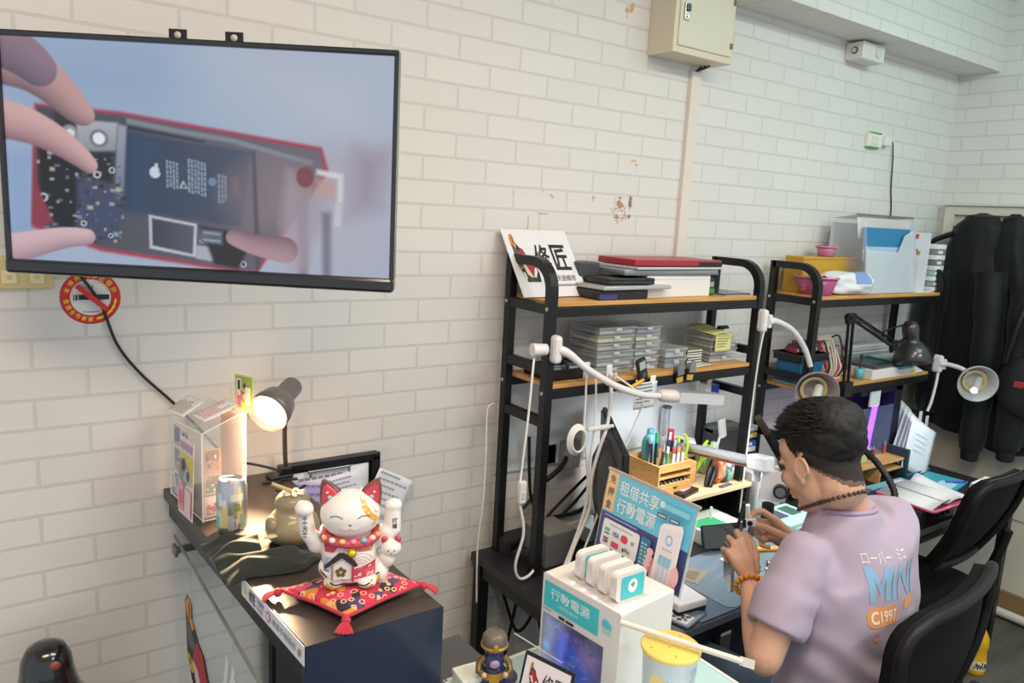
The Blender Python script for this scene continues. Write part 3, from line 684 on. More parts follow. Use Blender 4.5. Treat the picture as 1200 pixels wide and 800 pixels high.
# drink can
cn = thing('drink_can', 'silver drink can with green and yellow print on the counter', 'can', (-.746, -.34, Z0))
MB().lathe([(0, .003), (.024, 0), (.027, .006), (.0325, .013), (.0325, .108), (.0265, .121), (.0255, .125), (.0245, .123), (.023, .119), (0, .119)], (-.746, -.34, Z0), mat('#b9bec4', .28, metal=.75), 32).build('body', cn)
p = MB()
def canpatch(a0, a1, z0, z1, c, r=.0329):
    n = 8; vs = []
    for k in range(n+1):
        a = math.radians(a0+(a1-a0)*k/n); vs += [(-.746+r*math.cos(a), -.34+r*math.sin(a), Z0+z0), (-.746+r*math.cos(a), -.34+r*math.sin(a), Z0+z1)]
    p.add(vs, [[2*k, 2*k+2, 2*k+3, 2*k+1] for k in range(n)], mat(c, .35, metal=.3), True)
random.seed(5)
for k, (a, b, z, y, c) in enumerate([(170, 215, .02, .06, '#c3d9c3'), (180, 205, .016, .045, '#7fc2a0'), (215, 240, .02, .07, '#d9c48c'), (240, 262, .014, .05, '#a9b2b4'), (262, 275, .018, .04, '#e8ecee'), (275, 300, .03, .06, '#c9bf8c'), (262, 285, .058, .075, '#7d8f62'), (200, 236, .07, .085, '#dfe5e6'), (285, 310, .02, .05, '#8fae9c'), (190, 220, .085, .1, '#cfe0ea'), (250, 300, .082, .098, '#d6dadc'), (264, 267, .02, .038, '#333'), (269, 271, .02, .038, '#333333')]):
    canpatch(a, b, z, y, c if len(c) == 7 else '#333333', .0329+.00006*k)
p.build('print', cn)
MB().lathe([(0, .1195), (.009, .1195), (.009, .1225), (.006, .1235), (0, .1235)], (-.748, -.345, Z0), mat('#c9a09a', .3, metal=.6), 16).build('pull_tab', cn)

# gourd pot
gx, gy = -.655, -.475
gp = thing('gourd_pot', 'olive clay pot shaped like a gourd standing on the green cloth', 'pot', (gx, gy, Z0+.012))
OL = mat('#8d8468', .38, coat=.3, bump=.1, bscale=40, vary=.15)
MB().lathe([(0, 0), (.032, 0), (.05, .012), (.058, .032), (.054, .05), (.043, .064), (.036, .07), (.034, .076), (.037, .086), (.036, .096), (.028, .106), (.012, .110), (0, .111)], (gx, gy, Z0+.012), OL, 32).build('body', gp)
MB().cyl((gx-.004, gy, Z0+.125), (gx-.04, gy+.015, Z0+.143), .0045, mat('#b09a6c', .6), r1=.0035).build('stem', gp)
m_ = MB()
for k in range(7):
    a = k*.9; m_.sph((gx+.017*math.cos(a), gy+.017*math.sin(a)-.004, Z0+.123), (.009, .006, .003), mat('#d8cdae', .5), 8, None, Euler((0, 0, a)).to_matrix())
m_.build('leaf_ornament', gp)
MB().sph((gx-.05, gy-.012, Z0+.062), (.012, .02, .02), OL, 14).sph((gx-.055, gy-.028, Z0+.045), (.017, .01, .004), mat('#cdbf98', .5), 12).build('spout', gp)
MB().box((gx+.06, gy-.05, Z0+.022), (.022, .012, .014), mat('#cbb98a', .6), .003).build('foot_block', gp)

# green cloth
def clo(u, v):
    x = -.835+.215*u; y = -.60+.215*v
    e = min(u, 1-u, v, 1-v)
    h = .004+.028*(1-math.exp(-e*9))*(.35+.75*math.exp(-((u-.3)**2+(v-.4)**2)*3))
    fold = (.0075*math.sin((v-.35*u)*17+1.4*math.sin(u*3))+.0035*math.sin((v+.15*u)*37+u*3)+.003*mnoise.noise(V((u*5, v*9, 0))))*(1-math.exp(-e*12))
    bx = .012*math.sin(v*9+1)*(1-u)+.01*math.sin(u*12); by = .014*math.sin(u*7)*(1-v)+.02*u
    if gx-.07 < x < gx+.07 and gy-.07 < y: h *= .35; fold *= .3
    return (max(x+bx, -.826), y+by, Z0+max(.003, h+fold))
tag(MB().grid(clo, 90, 90, mat('#16221b', .75, sheen=.2, vary=.2, bscale=18), True, None, .002).build('velvet_cloth'), 'crumpled dark green velvet cloth under the olive pot', 'cloth')

# desk lamp
lx, ly = -.527, -.055
ax = V((-.603, -.542, -.285)).normalized()
LC = V((-.614, -.172, 1.344))-ax*.108
lp = thing('desk_lamp', 'lit grey desk lamp with a short cone shade at the back of the counter', 'lamp', (lx, ly, Z0))
LG = mat('#6d6764', .35, coat=.2)
MB().b2((lx-.05, ly-.02, Z0), (lx+.015, ly+.02, Z0+.01), BLACKP, .004).b2((lx-.012, ly-.015, Z0), (lx+.012, ly+.015, Z0+.03), BLACKP, .004).build('clamp', lp)
MB().tube([(lx, ly, Z0+.02), (lx-.003, ly, Z0+.08), (lx-.004, ly-.004, Z0+.15), LC+V((.004, .0, -.05)), LC+V((0, 0, -.02))], .006, mat('#2a2826', .4), 10).build('gooseneck', lp)
ax = V((-.603, -.542, -.285)).normalized()
LC = V((-.614, -.172, 1.344))-ax*.108
sm = frame(LC, ax.orthogonal(), ax.cross(ax.orthogonal()))
if (sm.to_3x3() @ V((0, 0, 1))).dot(ax) < 0: sm = sm @ Matrix.Rotation(PI, 4, 'X')
MB(sm).lathe([(0, -.028), (.025, -.028), (.027, -.02), (.027, .028), (.031, .034), (.044, .05), (.051, .08), (.0535, .108), (.0515, .108), (.049, .08), (.042, .052), (.024, .034), (0, .03)], (0, 0, 0), LG, 40).build('shade', lp)
MB(sm).lathe([(0, .115), (.02, .112), (.034, .104), (.044, .094), (.044, .08), (.02, .05), (.014, .034), (0, .034)], (0, 0, 0), mat('#fff0da', .4, emit=6), 32).build('bulb', lp)
sl = bpy.data.lights.new('lamp_light', 'SPOT'); sl.energy = 60; sl.color = lin('#ffd7a8')[:3]; sl.spot_size = math.radians(116); sl.spot_blend = .6; sl.shadow_soft_size = .03
so = bpy.data.objects.new('lamp_light', sl); COL.objects.link(so); so.location = LC+ax*.122; so.rotation_euler = ax.to_track_quat('-Z', 'Y').to_euler()
for pts, lab in (([(-.60, -.085), (-.56, -.105), (-.548, -.085), (-.51, -.1)], 'bent black wire bracket lying at the foot of the lit lamp'), ([(-.585, -.15), (-.55, -.185), (-.53, -.17), (-.51, -.155)], 'bent black wire bracket lying nearer the pot than its twin')):
    tag(MB().tube([(x, y, Z0+.004) for x, y in pts], .0038, BLACKP, 6, 1).build('wire_bracket'), lab, 'bracket')

# clipboard and sheets on the wall
cb = thing('wall_clipboard', 'black clip holder on the wall to the right of the lamp, full of papers', 'clipboard', (-.385, -.02, .8))
MB().b2((-.535, -.022, .86), (-.238, -.004, 1.148), BLACKP, .003).build('board', cb)
MB().b2((-.537, -.034, 1.128), (-.236, -.02, 1.15), BLACKP, .003).b2((-.262, -.034, 1.075), (-.236, -.02, 1.14), BLACKP, .003).b2((-.537, -.034, 1.09), (-.512, -.02, 1.14), BLACKP, .003).build('frame', cb)
MB().b2((-.46, -.04, 1.120), (-.33, -.033, 1.127), CHROME, .002).b2((-.455, -.042, 1.108), (-.45, -.033, 1.125), CHROME).b2((-.34, -.042, 1.108), (-.335, -.033, 1.125), CHROME).build('clip_bar', cb)
def hang(x, z, w, h, rot, c, name, label, y=-.03, lines=6, curl=-.004, lc='#8d94a6', seed=4):
    c_, s_ = math.cos(rot), math.sin(rot)
    return sheet((x, y, z), (c_, 0, s_), (-s_, 0, c_), w, h, c, name, label, 'paper', lines, lc, curl, seed)
hang(-.50, .86, .23, .26, 0, '#eceef3', 'white_sheet', 'large white sheet held in the black wall clip behind the cat', -.028, 9)
lil = hang(-.535, .955, .15, .15, -.18, '#b9b1dc', 'lilac_sheet', 'lilac printed sheet hanging from the wall clip behind the pot', -.042, 5, -.004, '#8f86c6', 6)
hang(-.39, .93, .11, .17, .1, '#dfe3ef', 'printed_sheet', 'pale blue-white sheet with rows of print behind the cat ears', -.047, 10, -.006, '#9aa3c2', 7)
hang(-.31, .99, .13, .135, -.5, '#e2e5ee', 'note_sheet', 'tilted white note sheet with handwriting on the brick wall', -.056, 6, -.006, '#a4aaba', 8)
hang(-.33, .86, .09, .13, -.45, '#dce3ee', 'bottom_note', 'small pale note sheet hanging lowest behind the raised right paw', -.062, 3, -.006, '#aab0c0', 9)

# cushion and lucky cat
cu = thing('cushion', 'small red flowered square cushion under the lucky cat', 'cushion', (-.627, -.742, Z0))
cc = [V((-.753, -.681, 0)), V((-.683, -.832, 0)), V((-.508, -.790, 0)), V((-.558, -.655, 0))]
def cush(top):
    def fn(u, v):
        p = (cc[0]*(1-u)+cc[1]*u)*(1-v)+(cc[3]*(1-u)+cc[2]*u)*v
        c = cc[0]*.25+cc[1]*.25+cc[2]*.25+cc[3]*.25
        e = max(0, 16*u*(1-u)*v*(1-v))**.35
        sag = 1-.05*math.sin(PI*u)*(1-abs(2*v-1))-.05*math.sin(PI*v)*(1-abs(2*u-1))
        p = c+(p-c)*(.97*(1-.09*(math.sin(PI*u)*abs(2*v-1)**6+math.sin(PI*v)*abs(2*u-1)**6)))
        cor = (abs(2*u-1)*abs(2*v-1))**3
        return (p.x, p.y, Z0+.014+(.018*e if top else -.012*e)+.004*cor)
    return fn
cm = bpy.data.materials.new('flower_brocade'); cm.use_nodes = True
nt = cm.node_tree; bs = nt.nodes['Principled BSDF']; bs.inputs['Roughness'].default_value = .65; bs.inputs['Sheen Weight'].default_value = .2
tc = nt.nodes.new('ShaderNodeTexCoord'); vo = nt.nodes.new('ShaderNodeTexVoronoi'); vo.inputs['Scale'].default_value = 42
nt.links.new(tc.outputs['Object'], vo.inputs['Vector'])
cr = nt.nodes.new('ShaderNodeValToRGB'); cr.color_ramp.interpolation = 'CONSTANT'
els = [(0, '#c8234a'), (.16, '#1f1a22'), (.34, '#d9862c'), (.46, '#cf3a63'), (.6, '#b81f3c'), (.74, '#4a3a66'), (.83, '#1d1a20'), (.93, '#e0a04a')]
cr.color_ramp.elements[0].color = lin(els[0][1]); cr.color_ramp.elements[1].position = els[1][0]; cr.color_ramp.elements[1].color = lin(els[1][1])
for p_, c_ in els[2:]: e_ = cr.color_ramp.elements.new(p_); e_.color = lin(c_)
sx_ = nt.nodes.new('ShaderNodeSeparateColor'); nt.links.new(vo.outputs['Color'], sx_.inputs[0]); nt.links.new(sx_.outputs[0], cr.inputs[0])
v2 = nt.nodes.new('ShaderNodeTexVoronoi'); v2.inputs['Scale'].default_value = 60; nt.links.new(tc.outputs['Object'], v2.inputs['Vector'])
r2 = nt.nodes.new('ShaderNodeMath'); r2.operation = 'COMPARE'; nt.links.new(v2.outputs['Distance'], r2.inputs[0]); r2.inputs[1].default_value = .3; r2.inputs[2].default_value = .07
mx = nt.nodes.new('ShaderNodeMix'); mx.data_type = 'RGBA'; nt.links.new(r2.outputs[0], mx.inputs[0]); nt.links.new(cr.outputs[0], mx.inputs[6]); mx.inputs[7].default_value = lin('#e6b58a'); nt.links.new(mx.outputs[2], bs.inputs['Base Color'])
g = MB(); g.grid(cush(True), 28, 28, cm); g.grid(lambda u, v: cush(False)(v, u), 28, 28, cm); g.build('pad', cu)
RDC = mat('#c01f3a', .6, sheen=.3)
p = MB()
edge = [cush(True)(u, 0) for u in [k/10 for k in range(11)]]+[cush(True)(1, k/10) for k in range(1, 11)]+[cush(True)(1-k/10, 1) for k in range(1, 11)]+[cush(True)(0, 1-k/10) for k in range(1, 11)]
p.tube(edge, .0035, RDC, 8, 2); p.build('piping', cu)
for c_ in cc:
    o = V((c_.x, c_.y, Z0+.013)); d_ = (o-V((-.625, -.74, Z0+.013))).normalized(); tm = MB()
    tm.sph(o+d_*.002, .0085, RDC, 10)
    for k in range(9):
        a = (k-4)*.13; dd_ = Matrix.Rotation(a, 3, 'Z') @ d_
        tm.tube([o+d_*.004, o+dd_*.018+V((0, 0, -.003)), o+dd_*.03+V((0, 0, -.0105+.001*(k % 2)))], .0022, RDC, 5, 4)
    tm.build('tassel', cu)

cx, cy, cz = -.627, -.715, Z0+.028
CA = .62        # the cat looks towards the room, slightly to the left of the camera
KM = Matrix.Translation((cx, cy, cz)) @ Matrix.Rotation(-.42, 4, 'Z') @ Matrix.Diagonal((.96, .96, .93, 1))      # cat faces local -y
kt = thing('lucky_cat', 'white ceramic lucky cat with both paws raised on the red cushion', 'figurine', (cx, cy, cz))
CW = mat('#ece8e2', .22, coat=.5); CRD = mat('#c4384e', .35, coat=.3); CPK = mat('#e3a0ab', .35); COR = mat('#e6a23c', .3, coat=.3); CGD = mat('#d9a93a', .3, metal=.5); CKK = mat('#2a2220', .4)
def K(*p): return V(p)
g = MB(KM)
g.sph((0, 0, .055), (.056, .05, .062), CW, 28).sph((0, .0, .025), (.062, .055, .03), CW, 28)
g.sph((0, -.004, .142), (.059, .05, .05), CW, 28).sph((0, -.022, .132), (.04, .032, .03), CW, 20)
g.rings([(K(-.045, .0, .075), .019), (K(-.066, -.004, .082), .019), (K(-.082, -.006, .105), .0165), (K(-.088, -.008, .15), .0155)], CW, 14); g.sph((-.088, -.012, .157), (.0185, .018, .0165), CW, 16); g.sph((-.064, -.004, .078), .019, CW)
g.rings([(K(.045, 0, .08), .02), (K(.068, 0, .086), .0215), (K(.082, 0, .105), .02), (K(.084, 0, .152), .0155)], CW, 14); g.sph((.066, 0, .083), .021, CW)
g.sph((.074, -.002, .1), .02, CW); g.sph((.084, 0, .156), (.018, .017, .014), CW, 16)
g.sph((-.03, -.04, .012), (.02, .022, .014), CW); g.sph((.034, -.04, .012), (.02, .024, .014), CW); g.sph((.058, -.01, .02), (.02, .03, .03), CW)
vs, fs = remesh(g, .0026, 5)
b = MB(); b.add(vs, fs, CW, True); body = b.build('body', kt)
bv = BVHTree.FromPolygons(vs, fs)
def drape(src, mt=None, off=.0006, dirv=None, d0=.3):
    """push a flat pattern along dirv onto the surface"""
    out = MB()
    d = (KM.to_3x3() @ V((0, 1, 0))) if dirv is None else dirv
    for v in src.v:
        h = bv.ray_cast(v-d*d0, d)
        out.v.append((h[0]-d*off) if h[0] is not None else None)
    out.mats = src.mats
    for f, k, sm in zip(src.f, src.mi, src.sm):
        if any(out.v[i] is None for i in f): continue
        dd = [out.v[i].dot(d) for i in f]
        if max(dd)-min(dd) > .012: continue
        out.f.append(f); out.mi.append(k); out.sm.append(sm)
    out.v = [p if p is not None else out.v[out.f[0][0]] for p in out.v]
    return out
FM = KM @ frame((0, -.2, 0), (1, 0, 0), (0, 0, 1))       # local x right on the cat's front, y up
def fine(mb, n=2):
    bm = bmesh.new(); vs = [bm.verts.new(p) for p in mb.v]
    for f, k in zip(mb.f, mb.mi):
        try: q = bm.faces.new([vs[i] for i in f]); q.material_index = k
        except ValueError: pass
    bmesh.ops.triangulate(bm, faces=bm.faces[:])
    for _ in range(n):
        es = [e for e in bm.edges if e.calc_length() > .004]
        if es: bmesh.ops.subdivide_edges(bm, edges=es, cuts=1)
        bmesh.ops.triangulate(bm, faces=bm.faces[:])
    o = MB(); o.mats = mb.mats; bm.verts.index_update()
    o.v = [v.co.copy() for v in bm.verts]; o.f = [[v.index for v in f.verts] for f in bm.faces]; o.mi = [f.material_index for f in bm.faces]; o.sm = [True]*len(o.f)
    bm.free(); return o
def on_cat(name, draw, off=.0006, label=None):
    s_ = MB(FM); draw(s_); drape(fine(s_), off=off).build(name, kt, label)
def arc(s_, c, r, a0, a1, w, mt, ry=None):
    ry = ry or r
    s_.line([(c[0]+r*math.cos(math.radians(a0+(a1-a0)*k/12)), c[1]+ry*math.sin(math.radians(a0+(a1-a0)*k/12))) for k in range(13)], w, mt, 0)
def face(s_):
    arc(s_, (-.026, .146), .013, 25, 155, .0016, CKK, .008); arc(s_, (.026, .146), .013, 25, 155, .0016, CKK, .008)
    arc(s_, (-.010, .131), .011, 190, 350, .0013, CPK, .006); arc(s_, (.010, .131), .011, 190, 350, .0013, CPK, .006)
    s_.disc(0, .137, .003, .002, mat('#8a5a4a', .4), 8, 0)
    for k in (-1, 0, 1): s_.line([(.044+.003*k, .128), (.047+.003*k, .135)], .001, mat('#c06a6a', .4), 0)
on_cat('painted_face', face)
on_cat('orange_patch', lambda s_: s_.poly([(.006, .192), (.018, .184), (.022, .168), (.030, .155), (.040, .143), (.050, .134), (.062, .134), (.066, .16), (.052, .182), (.03, .198)], COR, 0), .0005)
for s in (-1, 1):
    e = MB(KM)
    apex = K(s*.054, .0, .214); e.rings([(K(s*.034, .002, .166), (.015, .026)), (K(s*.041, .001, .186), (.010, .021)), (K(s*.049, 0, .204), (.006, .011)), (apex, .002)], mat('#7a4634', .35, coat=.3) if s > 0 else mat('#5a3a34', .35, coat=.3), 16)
    er = e.build('ear', kt)
    e = MB(KM); e.rings([(K(s*.036, -.010, .172), (.006, .019)), (K(s*.042, -.0075, .187), (.0045, .015)), (K(s*.0495, -.0045, .203), .005)], CRD, 12)
    e.build('ear_lining', er)
    f2 = MB(KM); f2.sph((s*.04, -.016, .181), (.0045, .0016, .0045), mat('#9fd0dc', .4), 8).sph((s*.045, -.0135, .19), (.003, .0016, .003), mat('#e8c8a0', .4), 8); f2.build('ear_flower', er)
# collar, bell, bib
cl = MB(KM); N = 26
cl.rings([(K(.052*math.cos(2*PI*k/N+.3), .044*math.sin(2*PI*k/N+.3)-.002, .100+.006*math.sin(2*PI*k/N)), (.0105, .009)) for k in range(N+1)], mat('#cf4a5e', .4, vary=.2), 10); co_ = cl.build('collar', kt)
for k, c_ in enumerate(['#7fc4cc', '#e9a86a', '#f0e2d6', '#d9c060', '#e58aa0', '#7fb4d0', '#f0d8c0', '#e9a86a']):
    a = -2.9+k*.36; MB(KM).sph((.058*math.cos(a), .051*math.sin(a)-.002, .102), (.0065, .0065, .0055), mat(c_, .4), 10).build('collar_flower', co_)
MB(KM).sph((.004, -.062, .082), .0095, mat('#e0c22e', .22, metal=.7), 16).build('bell', kt)
def bib(s_):
    s_.poly([(-.046, .088), (.05, .088), (.046, .055), (.05, .03), (-.052, .028), (-.048, .06)], mat('#efe4e2', .3), 0)
    s_.poly([(-.05, .088), (-.02, .09), (-.03, .074), (-.048, .07)], CRD, 0.0002); s_.poly([(.0, .09), (.05, .09), (.042, .072), (.01, .078)], mat('#d77f6a', .35), .0002)
    s_.poly([(-.052, .06), (-.03, .064), (-.026, .04), (-.05, .034)], mat('#a9c0e0', .35), .0003); s_.poly([(-.05, .044), (-.03, .046), (-.03, .034), (-.05, .032)], mat('#5878c0', .35), .0004)
    s_.poly([(-.01, .036), (.02, .044), (.05, .05), (.05, .026), (0, .022)], CRD, .0003); s_.disc(-.012, .03, .014, .009, CRD, 14, .0004); s_.disc(.03, .034, .014, .008, mat('#b02840', .35), 14, .0004)
    for x, y in ((-.02, .026), (.002, .028), (.02, .03), (.04, .04), (-.036, .056)): s_.disc(x, y, .004, .004, mat('#f2dcd8', .35), 9, .0006)
    for k in range(4): arc(s_, (.02, .046), .008+.006*k, 20, 160, .0012, CPK)
on_cat('painted_bib', bib, .0006)
on_cat('base_band', lambda s_: (s_.poly([(-.056, .028), (-.03, .012), (0, .006), (.03, .008), (.058, .024), (.06, .014), (.03, -.002), (0, -.006), (-.035, 0), (-.058, .018)], CGD, 0), s_.line([(-.056, .03), (-.03, .016), (0, .011), (.03, .013), (.058, .028)], .003, mat('#4a2f22', .4), .0003)), .0012)
# painted shrine board on the belly
sh = MB(KM @ frame((-.014, -.062, .03), (1, 0, 0), (0, 0, 1)))
sh.prism([(-.022, .0), (.022, .0), (.022, .034), (-.004, .05), (-.026, .036)], .004, mat('#efe6df', .35)); sb_ = sh.build('shrine_board', kt)
sh = MB(KM @ frame((-.014, -.0665, .03), (1, 0, 0), (0, 0, 1)))
sh.prism([(-.034, .03), (-.03, .026), (0, .047), (.024, .027), (.03, .03), (.024, .04), (.004, .057), (-.006, .057)], .004, mat('#3a3230', .35)); sh.build('shrine_roof', sb_)
sh = MB(KM @ frame((-.014, -.0665, .03), (1, 0, 0), (0, 0, 1))); sh.b2((.018, -.004, 0), (.023, .032, .004), CRD, .001); sh.b2((-.02, -.0, 0), (-.016, .03, .003), mat('#a08a7a', .4)); sh.build('shrine_post', sb_)
sh = MB(KM @ frame((-.016, -.0668, .046), (1, 0, 0), (0, 0, 1)))
for k in range(5): sh.disc(.0065*math.cos(k*1.257+.3), .0065*math.sin(k*1.257+.3), .0045, .0045, mat('#6a5a48', .4), 9, .0005+.0001*k)
sh.disc(0, 0, .003, .003, mat('#d8b46a', .4), 8, .0012); sh.build('crest', sb_)
for s, t in ((-1, '千客万来'), (1, '招福')):
    s_ = MB(KM @ frame((s*.086-.005, -.2, .1 if s < 0 else .112), (1, 0, 0), (-.08*s*-1, 0, 1)))
    n = len(t)
    for k, chh in enumerate(t): s_.text(chh, 0, (n-1-k)*.0115, .010, (n-1-k)*.0115+.0105, CKK, .02, 0)
    drape(fine(s_, 1), off=.0006).build('paw_lettering', kt)
# kitten clinging to the right arm
g = MB(KM); g.sph((.08, -.022, .072), (.021, .017, .019), CW, 18).sph((.074, -.02, .05), (.016, .015, .02), CW, 16)
kb = g.build('kitten', kt)
for dx in (-.013, .013): MB(KM).sph((.08+dx, -.022, .09), (.007, .005, .008), CRD, 10).build('kitten_ear', kb)
g = MB(KM); arc2 = [(.074, -.0385, .073), (.086, -.0385, .073), (.08, -.0395, .067)]
for q in arc2: g.sph(q, .0016, CKK, 6)
g.sph((.08, -.04, .066), (.003, .001, .0015), CPK, 6); g.build('kitten_face', kb)
# ------------------------------------------------------------------ shelf units
def shelf_unit(x0, x1, zt, zm, zr, label, zb=.75):
    """two black square-tube end frames, an upper and a middle board"""
    yb, yf = -.048, -.256; t = .014
    u = thing('shelf_unit', label, 'shelf', ((x0+x1)/2, (yb+yf)/2, zb))
    for s, x in ((0, x0), (1, x1)):
        xb = x-(.035 if s == 0 else .035)
        f = MB()
        def bar(a, b, w=t): 
            f.rings([(a, (w*1.15, w*1.15)), (b, (w*1.15, w*1.15))], STEEL, 4, None, False)
        def sq(pts):
            # square tube through the points
            P = [V(p) for p in pts]; xd = V((1, 0, 0)); vs = []; fs = []
            for i, p in enumerate(P):
                d_ = (P[min(i+1, len(P)-1)]-P[max(i-1, 0)]).normalized(); n_ = xd.cross(d_).normalized()
                for a, b in ((-1, -1), (1, -1), (1, 1), (-1, 1)): vs.append(p+xd*(a*t)+n_*(b*t))
            for i in range(len(P)-1):
                for k in range(4): fs.append([i*4+k, i*4+(k+1) % 4, i*4+4+(k+1) % 4, i*4+4+k])
            fs += [[3, 2, 1, 0], [len(vs)-4, len(vs)-3, len(vs)-2, len(vs)-1]]
            f.add(vs, fs, STEEL)
        zt2 = zt+.115; R = .085; arc_ = [(x, yf-.0+R-R*math.cos(a), zt2-R+R*math.sin(a)) for a in [k*PI/2/8 for k in range(9)]]
        sq([(x, yf, zb)]+arc_+[(x, yb+.0, zt2)])
        f.build('front_post', u)
        f = MB(); f.b2((x-t, yb-t, zb), (x+t, yb+t, zt2+t), STEEL, .002); f.build('rear_post', u)
        for z in (zt-.022, zm+.045, zr):
            f = MB(); f.b2((x-t*.9, yf+t, z-.015), (x+t*.9, yb-t, z+.015), STEEL, .002); f.build('side_rail', u)
        for z in (zt-.02, zm-.025):
            for y in (yf, yb):
                sx_ = -1 if s == 0 else 1
                MB().cyl((x+sx_*t, y, z), (x+sx_*(t+.003), y, z), .006, mat('#c9c6c0', .3, metal=.7), n=10).build('bolt', u)
    for z, nm in ((zt, 'upper_board'), (zm, 'middle_board')):
        MB().b2((x0+t, yf-.004, z-.014), (x1-t, yb+.012, z), OAK, .002).build(nm, u)
        for y in (yf, yb): MB().b2((x0+t, y-t*.8, z-.044), (x1-t, y+t*.8, z-.015), STEEL, .002).build('cross_rail', u)
    return u
SX0, SX1 = .195, 1.168
shelf_unit(SX0, SX1, 1.612, 1.362, 1.245, 'black tube shelf unit with the white mascot board on top')
shelf_unit(1.54, 2.55, 1.6, 1.218, 1.0, 'black tube shelf unit with the yellow carton on top')

# ---- top of the first unit (z = 1.612)
T1 = 1.612
SBM = frame((.165, -.16, T1+.003), (1, .015, 0), (0, .145, .199))
sb = thing('sign_board', 'white board with red emblem and bold black characters leaning on the first shelf unit', 'sign', (.24, -.16, T1))
MB(SBM).b2((0, 0, -.002), (.262, .246, .002), mat('#e7e6ea', .3), .001).build('board', sb)
p = MB(SBM @ Matrix.Translation((0, 0, .0023)))
def fx(x, y): return (.02+x*.00034, .225-y*.00025)
emblem(p, fx); p.build('emblem', sb)
p = MB(SBM @ Matrix.Translation((0, 0, .0023))); INK = mat('#1d1b1f', .5)
p.text('修', .098, .095, .158, .19, INK, .022); p.text('匠', .168, .095, .232, .19, INK, .022); p.build('big_lettering', sb)
p = MB(SBM @ Matrix.Translation((0, 0, .0023))); p.text('專業快速維修', .11, .055, .235, .078, mat('#3a3438', .5), .006)
for k in range(14): p.rect(.12+k*.0082, .036, .126+k*.0082, .044, mat('#7a7478', .5), .0003)
p.build('small_lettering', sb)
gb = thing('grey_box', 'small dark grey box behind the white board on the first shelf unit', 'box', (.47, -.075, T1))
MB().b2((.415, -.115, T1), (.502, -.04, T1+.03), mat('#d7ccbf', .5), .003).build('base', gb)
MB().b2((.415, -.116, T1+.028), (.502, -.038, T1+.108), mat('#46464a', .45), .004).build('cover', gb)

def slab(name, label, cat, x0, x1, y0, y1, z0, z1, c, rot=0, rough=.4, parts=(), group=None, bev=.003, metal=0):
    cx_, cy_ = (x0+x1)/2, (y0+y1)/2
    t = thing(name, label, cat, (cx_, cy_, z0), group)
    M = RZ(rot, (cx_, cy_, z0)); w, d_, h = x1-x0, y1-y0, z1-z0
    MB(M).b2((-w/2, -d_/2, 0), (w/2, d_/2, h), mat(c, rough, metal=metal), bev).build('body', t)
    for nm, a, b, col in parts:
        MB(M).b2((a[0]*w-w/2, a[1]*d_-d_/2, a[2]*h), (b[0]*w-w/2, b[1]*d_-d_/2, b[2]*h), mat(col, .4)).build(nm, t)
    return t
slab('white_carton', 'long white carton under the laptops on the first shelf unit', 'box', .615, .93, -.225, -.035, T1, T1+.075, '#e6e3df', 0, .5, (('lid_seam', (.0, -.003, .8), (1, .5, .815), '#b9b6b2'),))
slab('grey_laptop', 'closed grey laptop lying on the long white carton', 'laptop', .51, .96, -.23, -.035, T1+.076, T1+.094, '#9ea3a6', -.01, .3, (('base_edge', (.0, -.004, .0), (1, .5, .4), '#6d7476'),), metal=.5)
slab('silver_tablet', 'thin silver tablet lying on the grey laptop under the red laptop', 'tablet', .55, .97, -.24, -.06, T1+.095, T1+.103, '#c2c6ca', .015, .3, (('screen', (.02, .02, .95), (.98, .98, 1.02), '#3a3d42'),), bev=.002)
slab('red_laptop', 'red closed laptop on the very top of the shelf stack', 'laptop', .56, .98, -.225, -.04, T1+.104, T1+.126, '#a32a35', -.015, .35, (('black_corner', (.72, -.004, .05), (1.003, .6, .7), '#1b1b1e'),))
slab('black_console', 'black slim drive topmost in the low pile beside the white carton', 'device', .43, .63, -.245, -.13, T1+.047, T1+.068, '#141416', -.04, .3, (('front_trim', (.02, -.01, .3), (.98, .02, .5), '#3b3b40'),))
slab('silver_laptop', 'silver slim laptop in the low pile beside the white carton', 'laptop', .39, .70, -.26, -.1, T1+.032, T1+.045, '#bfbfc0', .03, .3, (('hinge', (.1, .96, .2), (.9, 1.02, .9), '#77797c'),), metal=.4)
slab('black_laptop', 'black laptop at the bottom of the low pile beside the white carton', 'laptop', .385, .60, -.25, -.09, T1, T1+.03, '#1d1d22', .02, .4, (('blue_spine', (.0, -.006, .1), (.35, .2, .6), '#3a3f7a'),))
slab('green_box', 'small black and green box behind the white carton end', 'box', .935, .985, -.2, -.12, T1, T1+.06, '#2a2d2b', 0, .5, (('green_band', (-.01, -.01, .1), (1.01, .5, .4), '#3f8f4a'), ('label', (.1, -.012, .5), (.9, .5, .8), '#9aa39c')))
slab('dark_tablet', 'dark tablet lying flat at the right end of the first shelf top', 'tablet', .99, 1.145, -.24, -.1, T1, T1+.008, '#2b2c30', .05, .2, (('rim', (-.01, -.01, .0), (1.01, 1.01, .5), '#a9abae'),), bev=.002)

